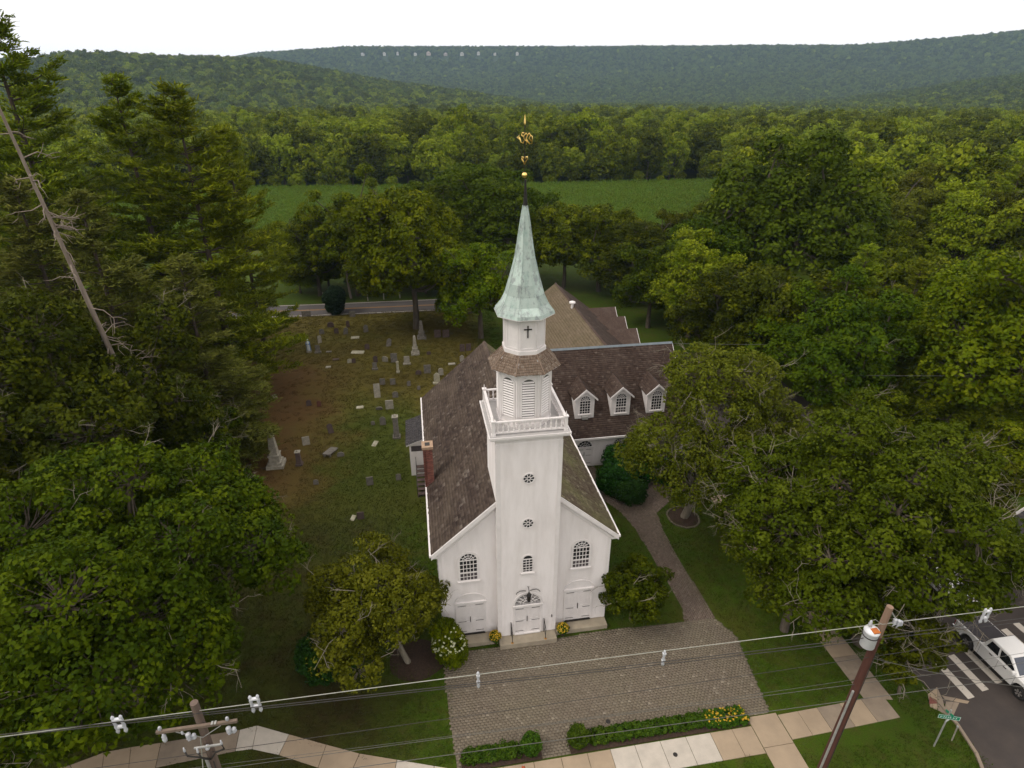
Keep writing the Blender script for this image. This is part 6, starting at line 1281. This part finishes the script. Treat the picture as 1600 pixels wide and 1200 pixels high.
wire('thin wire crossing the lower court', [(450, 1180), (900, 1129), (1300, 1062), (1600, 1022)], 0.1, 0.008, 'wire_mid')
wire('grey wire next above the lowest cable', [(450, 1185), (900, 1131), (1175, 1089), (1300, 1070), (1600, 1037)], 0.0, 0.011, 'wire_mid')
wire('lowest grey cable running over the hedges', [(544, 1200), (900, 1155), (1250, 1103), (1600, 1058)], -0.08, 0.015, 'wire_mid')
def spacer(px, label, wide=True):
    c = onb(px[0], px[1], PB - 0.05); o = thing('wire_spacer', label, 'spacer', L2W(c[0], PB - 0.05, c[2]), YAW, 'white spacers on the top wire')
    t = MB(); w_ = 0.07 if wide else 0.03
    for s in ((-1, 1) if wide else (0,)):
        t.lathe([(0.02, 0.10), (0.045, 0.06), (0.03, 0.02), (0.045, -0.05), (0.03, -0.12), (0.045, -0.2), (0.03, -0.27), (0.05, -0.33), (0.02, -0.40)], 8, (s * w_ * 1.3, 0, 0))
    t.build('insulator_stack', 'porcelain', o, True)
    t = MB(); o.scale = (1.35, 1.35, 1.7); t.box(-w_ * 1.6, w_ * 1.6, -0.03, 0.03, -0.24, -0.19); t.box(-w_ * 1.6, w_ * 1.6, -0.035, 0.035, -0.02, 0.02); t.build('clamp', 'tank', o)
for px, lab, wd in (((183, 1124), 'white double spacer at the left end of the top wire', True), ((397, 1092), 'white double spacer just right of the grey pole', True), ((747, 1055), 'slim white spacer over the left part of the court', False), ((1038, 1021), 'white spacer over the right part of the court', False), ((1543, 955), 'white double spacer above the pickup truck', True)): spacer(px, lab, wd)
def simple_wire(label, p, q, rad, mat, sag):
    p, q = np.array(p), np.array(q); mb = MB(); mb.tube([p + (q - p) * t - np.array([0, 0, sag * 4 * t * (1 - t)]) for t in np.linspace(0, 1, 24)], rad, 5); return tag(mb.build('service_wire', mat), label, 'wire')
simple_wire('thin service wire sagging from the red-brown pole toward the street', L2W(br_[0] + X(9.7), PB, 9.7), L2W(27.5, -13.5, 6.3), 0.012, 'wire_mid', 0.6)
simple_wire('thin service wire passing over the big spreading tree, upper right', L2W(17.5, 25, 6.5), L2W(45, 12, 9.5), 0.018, 'wire_mid', 0.4)
simple_wire('second thin service wire over the big spreading tree, upper right', L2W(19.5, 30, 7.0), L2W(50, 20, 9.5), 0.018, 'wire_mid', 0.4)

# ================================================================== STREET SIGN, HYDRANT, MANHOLE
sg = G(1459, 1166); s_ = thing('street_sign', 'green street name sign on a slim galvanised post at the corner', 'street sign', (sg[0], sg[1], 0), YAW)
hS = onb(1481, 1118, atz(1459, 1166)[1])[2]; hS = min(max(hS, 2.9), 3.6)
t = MB(); t.tube([(0, 0, -0.2), (0, 0, hS)], 0.04, 8); t.build('post', 'galv', s_)
ps = thing('sign_panel_tmp', None, None); bpy.data.objects.remove(ps)
t = MB(); t.box(-0.42, 0.42, -0.012, 0.012, hS - 0.62, hS - 0.36); pn = t.build('name_panel', 'sign_green', s_, rot=(0, 0, -0.35), loc=(0, -0.06, 0.0)); pn.scale = (1.2, 1, 1)
for x0, x1, z0, z1 in ((-0.42, 0.42, -0.375, -0.36), (-0.42, 0.42, -0.62, -0.605), (-0.42, -0.405, -0.605, -0.375), (0.405, 0.42, -0.605, -0.375)):
    t = MB(); t.box(x0, x1, -0.016, -0.0125, hS + z0, hS + z1); t.build('border', 'sign_white', pn)
t = MB()
for x, w_ in ((-0.30, 0.07), (-0.19, 0.05), (-0.11, 0.06), (-0.02, 0.05), (0.06, 0.06), (0.18, 0.07), (0.28, 0.05)): t.box(x - w_ / 2, x - w_ / 2 + 0.018, -0.0165, -0.0128, hS - 0.56, hS - 0.43); t.box(x - w_ / 2 + 0.018, x + w_ / 2, -0.0165, -0.0128, hS - 0.50, hS - 0.48)
t.build('lettering', 'sign_white', pn)
t = MB(); t.box(-0.012, 0.012, -0.20, 0.20, hS - 0.33, hS - 0.2); t.build('name_panel', 'sign_green', s_, rot=(0, 0, 0.25))
t = MB(); t.box(-0.15, 0.15, -0.055, -0.045, hS - 0.82, hS - 0.65); t.build('small_panel', 'sign_white', s_, rot=(0, 0, 0.25))
p = G(1487, 1157); mk = thing('marker_post', 'thin pale stake beside the street sign at the road edge', 'post', (p[0], p[1], 0)); t = MB(); t.tube([(0, 0, -0.1), (-0.03, 0.02, 1.1)], 0.035, 6); t.build('stake', 'gs_pale', mk); t = MB(); t.lathe([(0.05, 0), (0.05, 0.06)], 8, (-0.03, 0.02, 1.08)); t.build('cap', 'galv', mk)
p = L2W(-1.72, -8.28); hd_ = thing('hydrant', 'small orange-red hydrant-like post on the sidewalk by the left hedge', 'hydrant', (p[0], p[1], 0.045), YAW)
t = MB(); t.lathe([(0.11, 0), (0.11, 0.05), (0.07, 0.06), (0.07, 0.36), (0.09, 0.38), (0.075, 0.45), (0.03, 0.5)], 12); t.build('barrel', 'hydrant', hd_, True); t = MB(); t.lathe([(0.025, 0.5), (0.03, 0.56)], 6); t.build('nut', 'gs_pale', hd_)
t = MB()
for s in (-1, 1): t.tube([(s * 0.05, 0, 0.27), (s * 0.12, 0, 0.27)], 0.035, 8)
t.build('outlets', 'hydrant', hd_)
p = G(1055, 1180); mh = thing('valve_cover', 'small round iron valve cover in the pale sidewalk slabs', 'valve cover', (p[0], p[1], 0.05)); t = MB(); t.lathe([(0.12, 0), (0.12, 0.008), (0.10, 0.012)], 16); t.build('lid', 'black', mh)
p = G(950, 1128); dc = thing('drain_cover', 'small round drain cover in the court near the hedge', 'drain cover', (p[0], p[1], 0.03)); t = MB(); t.lathe([(0.13, 0), (0.13, 0.012), (0.10, 0.014)], 16); t.build('lid', 'black', dc)

# ================================================================== PICKUP TRUCK (x = forward, y = its left, z up)
def wheel(parent, x, y, r=0.40, w_=0.27):
    t = MB(); n = 24; vs = []; out = 1 if y > 0 else -1
    prof = [(0.24, -w_ / 2), (r - 0.03, -w_ / 2), (r, -w_ / 2 + 0.04), (r, w_ / 2 - 0.04), (r - 0.03, w_ / 2), (0.24, w_ / 2)]
    m = MB(); m.lathe(prof, n, cap=False); m.v = [(a, c * out, b) for a, b, c in m.v]; wo = m.build('wheel', 'rubber', parent, True, (x, y, r))
    m = MB(); m.lathe([(0.245, -w_ / 2 + 0.03), (0.245, w_ / 2 - 0.01), (0.21, w_ / 2 - 0.02), (0.20, w_ / 2 - 0.07)], n); m.v = [(a, c * out, b) for a, b, c in m.v]; ri = m.build('rim', 'black', wo, True)
    m = MB()
    for k in range(6):
        a = k * math.pi / 3
        for da in (-0.13, 0.13): m.bar((0.05 * math.cos(a), out * (w_ / 2 - 0.03), 0.05 * math.sin(a)), (0.215 * math.cos(a + da), out * (w_ / 2 - 0.025), 0.215 * math.sin(a + da)), 0.045, 0.03, (0, 1, 0))
    m.build('spokes', 'alloy', wo); return wo
def car_body(parent, outline, W, mat, bev=0.05):
    t = MB(); t.prism([(x, -W / 2, z) for x, z in outline], (0, W, 0)); return t.build('body', mat, parent, bevel=bev)
def arch(cx, r, z, n=8): return [(cx + r * math.cos(math.pi * i / n), z + r * math.sin(math.pi * i / n)) for i in range(n + 1)]
def greenhouse(parent, sec, mat='carpaint'):
    """sec: list of (x, z, halfwidth) loops: bottom outline then top outline as two rectangles with rounded corners"""
    (x0, x1, zb, wb), (y0, y1, zt_, wt) = sec; t = MB()
    B_ = [(x0, -wb, zb), (x1, -wb, zb), (x1, wb, zb), (x0, wb, zb)]; T_ = [(y0, -wt, zt_), (y1, -wt, zt_), (y1, wt, zt_), (y0, wt, zt_)]
    t.add(B_ + T_, [(0, 1, 5, 4), (1, 2, 6, 5), (2, 3, 7, 6), (3, 0, 4, 7), (4, 5, 6, 7), (3, 2, 1, 0)]); o = t.build('cab', mat, parent, bevel=0.07); o.modifiers[0].segments = 4
    return o, B_, T_
def pane(parent, name, quad, f, mat='carglass', push=0.008, round_=0.0):
    """panel set into a sloping face: quad = 4 corners, f = (u0,u1,v0,v1) or list of (u,v)"""
    a, b, c, d = [np.array(p, float) for p in quad]; n_ = np.cross(b - a, d - a); n_ /= np.linalg.norm(n_)
    uv = [(f[0], f[2]), (f[1], f[2]), (f[1], f[3]), (f[0], f[3])] if isinstance(f, tuple) else f
    P = [a * (1 - u) * (1 - v) + b * u * (1 - v) + c * u * v + d * (1 - u) * v for u, v in uv]
    t = MB(); t.prism([p + n_ * 0.0 for p in P], n_ * push); return t.build(name, mat, parent, bevel=0.004)
tk_ = thing('pickup_truck', 'white crew-cab pickup truck with black bed cover crossing the crosswalk', 'pickup truck', L2W(27.8, -6.95, 0.017), YAW - math.pi / 2)
wb = 3.55; xf, xr = 1.75, -1.80
ol = [(-2.85, 0.55), (-2.85, 1.20), (2.45, 1.12), (2.80, 1.02), (2.86, 0.85), (2.86, 0.45), (2.3, 0.42)] + arch(xf, 0.50, 0.42) + [(xf - 0.55, 0.34), (xr + 0.55, 0.34)] + arch(xr, 0.50, 0.42) + [(-2.4, 0.48)]
ol = [(-2.85, 0.55), (-2.4, 0.48)] + arch(xr, 0.50, 0.42)[::-1] + [(xr + 0.55, 0.36), (xf - 0.55, 0.36)] + arch(xf, 0.50, 0.42)[::-1] + [(2.3, 0.42), (2.84, 0.45), (2.86, 0.85), (2.78, 1.04), (2.2, 1.16), (0.95, 1.20), (-2.85, 1.22)]
car_body(tk_, ol, 1.96, 'carpaint', 0.06)
cab, Bq, Tq = greenhouse(tk_, [(-1.02, 1.42, 1.15, 0.94), (-0.78, 0.55, 1.86, 0.76)])
# side glass (its right side faces the church): faces 0-1-5-4 at -y, 2-3-7-6 at +y
for quad, flip in (((Bq[0], Bq[1], Tq[1], Tq[0]), False), ((Bq[2], Bq[3], Tq[3], Tq[2]), True)):
    rear = [(0.10, 0.20), (0.44, 0.20), (0.46, 0.84), (0.12, 0.84)]; front = [(0.50, 0.20), (0.93, 0.16), (0.95, 0.36), (0.86, 0.84), (0.53, 0.84)]
    if flip: rear = [(1 - u, v) for u, v in rear][::-1]; front = [(1 - u, v) for u, v in front][::-1]
    pane(tk_, 'rear_side_window', quad, rear); pane(tk_, 'front_side_window', quad, front)
pane(tk_, 'windshield', (Bq[1], Bq[2], Tq[2], Tq[1]), (0.07, 0.93, 0.10, 0.92), 'windshield'); pane(tk_, 'rear_window', (Bq[3], Bq[0], Tq[0], Tq[3]), (0.1, 0.9, 0.2, 0.85))
t = MB(); t.box(-2.80, -1.06, -0.90, 0.90, 1.18, 1.245); t.build('bed_cover', 'tonneau', tk_, bevel=0.02)
t = MB(); t.prism([(1.30, -0.86, 1.16), (2.75, -0.80, 1.04), (2.75, 0.80, 1.04), (1.30, 0.86, 1.16)], (0, 0, 0.07)); t.build('hood', 'carpaint', tk_, bevel=0.03)
for s in (-1, 1):
    for x in (xf, xr): wheel(tk_, x, s * 0.86)
    for x in (-0.30, 0.62): t = MB(); t.box(x - 0.1, x + 0.1, min(s * 0.982, s * 1.01), max(s * 0.982, s * 1.01), 1.06, 1.10); t.build('door_handle', 'black', tk_)
    t = MB(); t.box(1.08, 1.25, min(s * 0.97, s * 1.2), max(s * 0.97, s * 1.2), 1.2, 1.42); t.build('mirror', 'carpaint', tk_, bevel=0.03)
    t = MB(); t.box(2.66, 2.875, min(s * 0.62, s * 0.95), max(s * 0.62, s * 0.95), 0.78, 0.98); t.build('headlight', 'lamp_clear', tk_, bevel=0.02)
    t = MB(); t.box(-2.87, -2.80, min(s * 0.82, s * 0.97), max(s * 0.82, s * 0.97), 0.8, 1.15); t.build('tail_light', 'lamp_red', tk_)
    for x in (-1.0, 0.18, 1.28): t = MB(); t.box(x - 0.006, x + 0.006, min(s * 0.979, s * 0.983), max(s * 0.979, s * 0.983), 0.42, 1.15); t.build('door_seam', 'black', tk_)
    t = MB(); t.box(-1.05, 1.15, min(s * 0.9, s * 1.02), max(s * 0.9, s * 1.02), 0.30, 0.35); t.build('running_board', 'black', tk_)
t = MB(); t.box(2.82, 2.98, -0.93, 0.93, 0.42, 0.66); t.build('front_bumper', 'chrome', tk_, bevel=0.03); t = MB(); t.box(-3.02, -2.84, -0.93, 0.93, 0.45, 0.66); t.build('rear_bumper', 'chrome', tk_, bevel=0.03)
t = MB(); t.box(2.80, 2.88, -0.58, 0.58, 0.70, 1.0); t.build('grille', 'black', tk_)
t = MB(); t.box(-2.2, 2.2, -0.8, 0.8, 0.3, 0.5); t.build('underbody', 'black', tk_)
# a parked white car glimpsed through the leaves beside the street
pc = G(1466, 915); cr = thing('parked_car', 'white car half hidden by leaves at the side of the street', 'car', (pc[0], pc[1], 0.017), YAW + math.pi / 2)
ol = [(-2.2, 0.5), (-1.9, 0.4)] + arch(-1.35, 0.38, 0.34)[::-1] + [(-0.9, 0.3), (0.9, 0.3)] + arch(1.35, 0.38, 0.34)[::-1] + [(1.9, 0.38), (2.2, 0.45), (2.22, 0.7), (1.2, 0.92), (-2.15, 0.95)]
car_body(cr, ol, 1.78, 'carpaint', 0.06); cab, Bq, Tq = greenhouse(cr, [(-1.9, 1.15, 0.9, 0.84), (-1.2, 0.35, 1.42, 0.64)])
for quad, flip in (((Bq[0], Bq[1], Tq[1], Tq[0]), False), ((Bq[2], Bq[3], Tq[3], Tq[2]), True)): pane(cr, 'side_window', quad, (0.12, 0.48, 0.2, 0.85)); pane(cr, 'side_window', quad, (0.52, 0.88, 0.2, 0.85))
pane(cr, 'windshield', (Bq[1], Bq[2], Tq[2], Tq[1]), (0.07, 0.93, 0.1, 0.92), 'windshield'); pane(cr, 'rear_window', (Bq[3], Bq[0], Tq[0], Tq[3]), (0.1, 0.9, 0.15, 0.9))
for s in (-1, 1):
    for x in (-1.35, 1.35): wheel(cr, x, s * 0.78, 0.32, 0.2)
    t = MB(); t.box(2.1, 2.225, min(s * 0.5, s * 0.8), max(s * 0.5, s * 0.8), 0.6, 0.75); t.build('headlight', 'lamp_clear', cr); t = MB(); t.box(-2.22, -2.12, min(s * 0.5, s * 0.85), max(s * 0.5, s * 0.85), 0.7, 0.88); t.build('tail_light', 'lamp_red', cr)

# ================================================================== HOUSE AT THE RIGHT EDGE (only its eave end enters the frame)
ec = atz(1568, 826, 3.2); hs = thing('white_house', 'white house with dark roof cut by the right frame edge', 'house', L2W(ec[0], ec[1]), YAW)
t = MB(); t.prism([(0.5, 0.0, 0), (9.5, 0.0, 0), (9.5, 0.0, 3.2), (5, 0.0, 6.4), (0.5, 0.0, 3.2)][::-1], (0, -14, 0)); t.build('walls', 'white', hs)
for s in (0, 1):
    P = [(0, 0.3, 3.3), (5, 0.3, 6.85), (5, 0.3, 6.7), (0, 0.3, 3.15)] if s == 0 else [(10, 0.3, 3.3), (5, 0.3, 6.85), (5, 0.3, 6.7), (10, 0.3, 3.15)][::-1]
    t = MB(); t.prism(P[::-1], (0, -14.6, 0)); t.build('roof', 'grey_roof', hs)
t = MB(); t.box(-0.16, 0.0, -14.3, 0.3, 3.02, 3.32); t.build('gutter', 'trim', hs); t = MB(); t.box(0.0, 0.5, -14.3, 0.28, 2.95, 3.1); t.build('soffit', 'trim', hs)
t = MB(); t.prism([(-0.2, 0.32, 3.0), (-0.2, 0.32, 3.36), (5, 0.32, 6.95), (5, 0.32, 6.6)], (0, 0.12, 0)); t.build('rake_board', 'trim', hs)
for y in (-2.5, -6, -9.5): t = MB(); t.box(0.44, 0.5, y - 0.5, y + 0.5, 1.0, 2.5); wn = t.build('window', 'trim', hs); t = MB(); t.box(0.425, 0.44, y - 0.4, y + 0.4, 1.1, 2.4); t.build('glass', 'glass', wn)

# ================================================================== WOODS BEYOND THE CORNFIELD
FP = {}
for i, (H, R, z0, n) in enumerate([(15, 5.6, 0.8, 8), (18, 6.4, 1.0, 9), (13, 6.2, 0.6, 8), (19, 5.2, 1.0, 8), (11, 4.2, 0.4, 6), (16, 7.4, 1.0, 10)]):
    FP[i] = decid(500 + i, H, blob_lobes(500 + i, H, R, z0, n, core=0.7), None, per=20, clump=(1.0, 1.6), size=0.42, twig=0, trunk_r=0.3, fill=0.1, dens=0.85, minz=-0.9)
CLEAR = [(G(880, 227)[:2], 24, 60)]
ridge_houses = []
def azpx(x, y): return 800 + 1035 * np.arctan2(x, y) * 0 + 1035 * (x / np.maximum(y, 1e-3))
HOUSE_SPOTS = [(773, 205, 430, 'white house half hidden in the trees left of the spire tip', 'far_wall', 9), (1044, 213, 400, 'small house with a pale gable among the woods right of the spire', 'far_roof', 9), (893, 160, 900, 'tiny white house far off above the woods', 'far_wall', 10)]
gw = np.random.default_rng(900)
def woods(r0, r1, sp0, sp1):
    """jittered grid in polar bands"""
    out = []; r = r0
    while r < r1:
        s = sp0 + (sp1 - sp0) * (r - r0) / (r1 - r0); n = int(2 * 0.86 * r / s)
        th = (np.arange(n) + gw.uniform(-0.42, 0.42, n)) / n * 1.72 - 0.86; rr = r + gw.uniform(-0.42, 0.42, n) * s
        out.append(np.stack([rr * np.sin(th), rr * np.cos(th)], 1)); r += s * 0.9
    return np.concatenate(out)
pts = woods(120, 640, 8.8, 10.0)
def ok_tree(x, y):
    grow = [(-150, 125), (-118, 226), (-20, 233), (96, 250), (48, 146), (44, 125)]
    if inside(grow, x, y): return False
    if y < 112 or (-75 < x < 50 and y < 160): return False
    l = W2L((x, y, 0))
    if 60 < l[1] < 80: return False
    c = CLEAR[0]
    if abs((x - c[0][0]) / 20) < 1 and -130 < y - c[0][1] < 60: return False
    for px, py, dist, *_ in HOUSE_SPOTS:
        if abs(azpx(x, y) - px) < 11 and dist - 130 < y < dist + 12: return False
    return True
keep = np.array([ok_tree(x, y) for x, y in pts]); pts = pts[keep]
vis = (np.abs(pts[:, 0] / pts[:, 1]) < 0.84); rr = np.hypot(pts[:, 0], pts[:, 1])
order = np.argsort(np.where(vis, rr, 1e6)); first = order[:235]; rest = order[235:]
LAB = ['rounded green tree in the woods bordering the cornfield', 'tall full green tree in the woods bordering the cornfield', 'broad low tree in the woods bordering the cornfield', 'slender upright tree in the woods bordering the cornfield', 'small bushy tree at the foot of the woods', 'wide spreading tree in the woods bordering the cornfield']
for i in first:
    x, y = pts[i]; k = int(gw.integers(0, 6)); s = gw.uniform(0.85, 1.25) * (0.95 if y < 260 else 1.05); c, t, w_ = FP[k]
    plant((c, t, None), 'leaf_forest', 'bark', 'woodland_tree', LAB[k], (x, y, 0), rz=gw.uniform(0, 6.28), sc=(s, s, s * gw.uniform(0.9, 1.1)), group='trees of the woods beyond the cornfield')
# low scrub along the far field edge
for k in range(26):
    t = k / 25; x = -112 + 212 * t; y = float(np.interp(x, [-112, -20, 100], [223, 230, 248])) + 2.5 + gw.uniform(-1, 1); c, tr, w_ = FP[4]
    s = gw.uniform(0.3, 0.55); plant((c, tr, None), 'leaf_forest', 'bark', 'field_edge_bush', 'low green bush along the far edge of the cornfield', (x, y, 0), 'bush', gw.uniform(0, 6.28), (s * 1.2, s * 1.2, s), 'bushes along the far edge of the cornfield')
# the rest of the woods, out to the ridge, reads as one mass
protos = [proto('w', FP[i][0], 'leaf_forest') for i in range(6)]
def far_crown(seed):
    g = np.random.default_rng(seed); lob = blob_lobes(seed, 15, 6.5, 0.5, 7, core=0.72)
    return decid(seed, 15, lob, None, per=9, clump=(1.6, 2.4), size=0.95, twig=0, trunk_r=0.2, fill=0.0, dens=0.8, minz=-0.6)[0]
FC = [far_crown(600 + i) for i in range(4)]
for m_ in FC: m_.materials.clear(); m_.materials.append(M['leaf_hill_haze'])
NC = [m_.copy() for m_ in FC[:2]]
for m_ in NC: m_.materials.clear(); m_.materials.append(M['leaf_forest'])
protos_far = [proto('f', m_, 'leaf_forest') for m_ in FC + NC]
P3d = np.column_stack([pts[rest], terr(pts[rest, 0], pts[rest, 1])]); n = len(P3d)
scatter('woodland', P3d, gw.uniform(0, 6.28, n), gw.uniform(0.75, 1.25, n), protos, gw.integers(0, 6, n), label='dense green woodland filling the valley behind the nearest tree rows')
def ridge_y(px):
    for r in np.linspace(2300, 3150, 400):
        x = (px - 800) / 1035 * r; yy = r
        z = terr(x, yy); 
        if 31 + math.hypot(yy, 0) * (150 - 87) / 1149 <= z + 2: return x, yy, float(z)
    return x, yy, float(z)
RH = [(573, 1), (606, 0.9), (626, 0.7), (653, 0.8), (673, 1.4), (699, 1.3), (724, 1.1), (749, 1), (774, 0.8), (808, 0.8)]
HP = [ridge_y(px) for px, s in RH]
far = np.concatenate([woods(645, 1500, 9.5, 11), woods(1500, 3400, 11.5, 13.5)])
fr_ = np.hypot(far[:, 0], far[:, 1]); kp = np.ones(len(far), bool)
for hx, hy, hz in HP: kp &= ~((np.abs(far[:, 0] / far[:, 1] * hy - hx) < 17) & (far[:, 1] > hy - 130) & (far[:, 1] < hy + 14))
far = far[kp]; n = len(far); P3d = np.column_stack([far, terr(far[:, 0], far[:, 1]) - 1.0])
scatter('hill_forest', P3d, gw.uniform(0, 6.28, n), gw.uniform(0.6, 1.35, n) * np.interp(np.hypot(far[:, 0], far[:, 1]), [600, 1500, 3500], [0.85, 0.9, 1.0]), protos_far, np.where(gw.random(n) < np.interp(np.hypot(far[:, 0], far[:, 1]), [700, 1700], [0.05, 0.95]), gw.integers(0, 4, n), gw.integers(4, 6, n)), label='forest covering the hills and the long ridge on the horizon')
# houses
def house(name, label, loc, w_, d_, h_, wall, roofm, rz, group=None):
    o = thing(name, label, 'house', loc, rz, group)
    t = MB(); t.box(-w_ / 2, w_ / 2, -d_ / 2, d_ / 2, -3, h_); t.prism([(-w_ / 2, -d_ / 2, h_), (w_ / 2, -d_ / 2, h_), (0, -d_ / 2, h_ + w_ * 0.33)], (0, d_, 0)); t.build('walls', wall, o)
    for s in (-1, 1):
        t = MB(); t.prism([(0, -d_ / 2 - 0.5, h_ + w_ * 0.33 + 0.25), (s * (w_ / 2 + 0.6), -d_ / 2 - 0.5, h_ - 0.2), (s * (w_ / 2 + 0.6), -d_ / 2 - 0.5, h_ + 0.1), (0, -d_ / 2 - 0.5, h_ + w_ * 0.33 + 0.6)][::-s], (0, d_ + 1, 0)); t.build('roof', roofm, o)
    for i in range(3):
        for zz in (0.2, 0.62):
            t = MB(); x = -w_ * 0.3 + i * w_ * 0.3; t.box(x - w_ * 0.06, x + w_ * 0.06, -d_ / 2 - 0.06, -d_ / 2 - 0.01, h_ * zz, h_ * (zz + 0.24)); t.build('window', 'glass', o)
    return o
ORD = ['first', 'second', 'third', 'fourth', 'fifth, widest', 'sixth', 'seventh', 'eighth', 'ninth', 'tenth, last']
for i, ((px, s), (hx, hy, hz)) in enumerate(zip(RH, HP)):
    house('ridge_house', '%s pale house from the left in the row on the far ridge' % ORD[i], (hx, hy, hz + (i * 7 % 5) * 1.2 - 3), 12 * s, 10, 8, 'far_wall_pink' if i in (4, 5) else 'far_wall', 'far_roof', 0.3 * (i % 3 - 1), 'houses in a row on the far ridge')
for px, py, dist, lab, wl, hh in HOUSE_SPOTS:
    x = (px - 800) / 1035 * dist; house('farmhouse', lab, (x, dist, float(terr(x, dist))), 8, 12, hh - 3, 'far_wall', 'far_roof', 0.9)

# ================================================================== HAZE: the air of the valley
hz_ = MB(); hz_.box(-6800, 6800, -6800, 6800, -1.5, 420); m = bpy.data.materials.new('valley_haze'); m.use_nodes = True; nt = m.node_tree; nt.nodes.clear()
o_ = nt.nodes.new('ShaderNodeOutputMaterial'); pv = nt.nodes.new('ShaderNodeVolumePrincipled'); pv.inputs['Color'].default_value = (0.52, 0.74, 1.0, 1); pv.inputs['Density'].default_value = 9e-5
pv.inputs['Anisotropy'].default_value = 0.2; nt.links.new(pv.outputs[0], o_.inputs['Volume'])
hzo = hz_.build('haze', m); tag(hzo, kind='stuff')
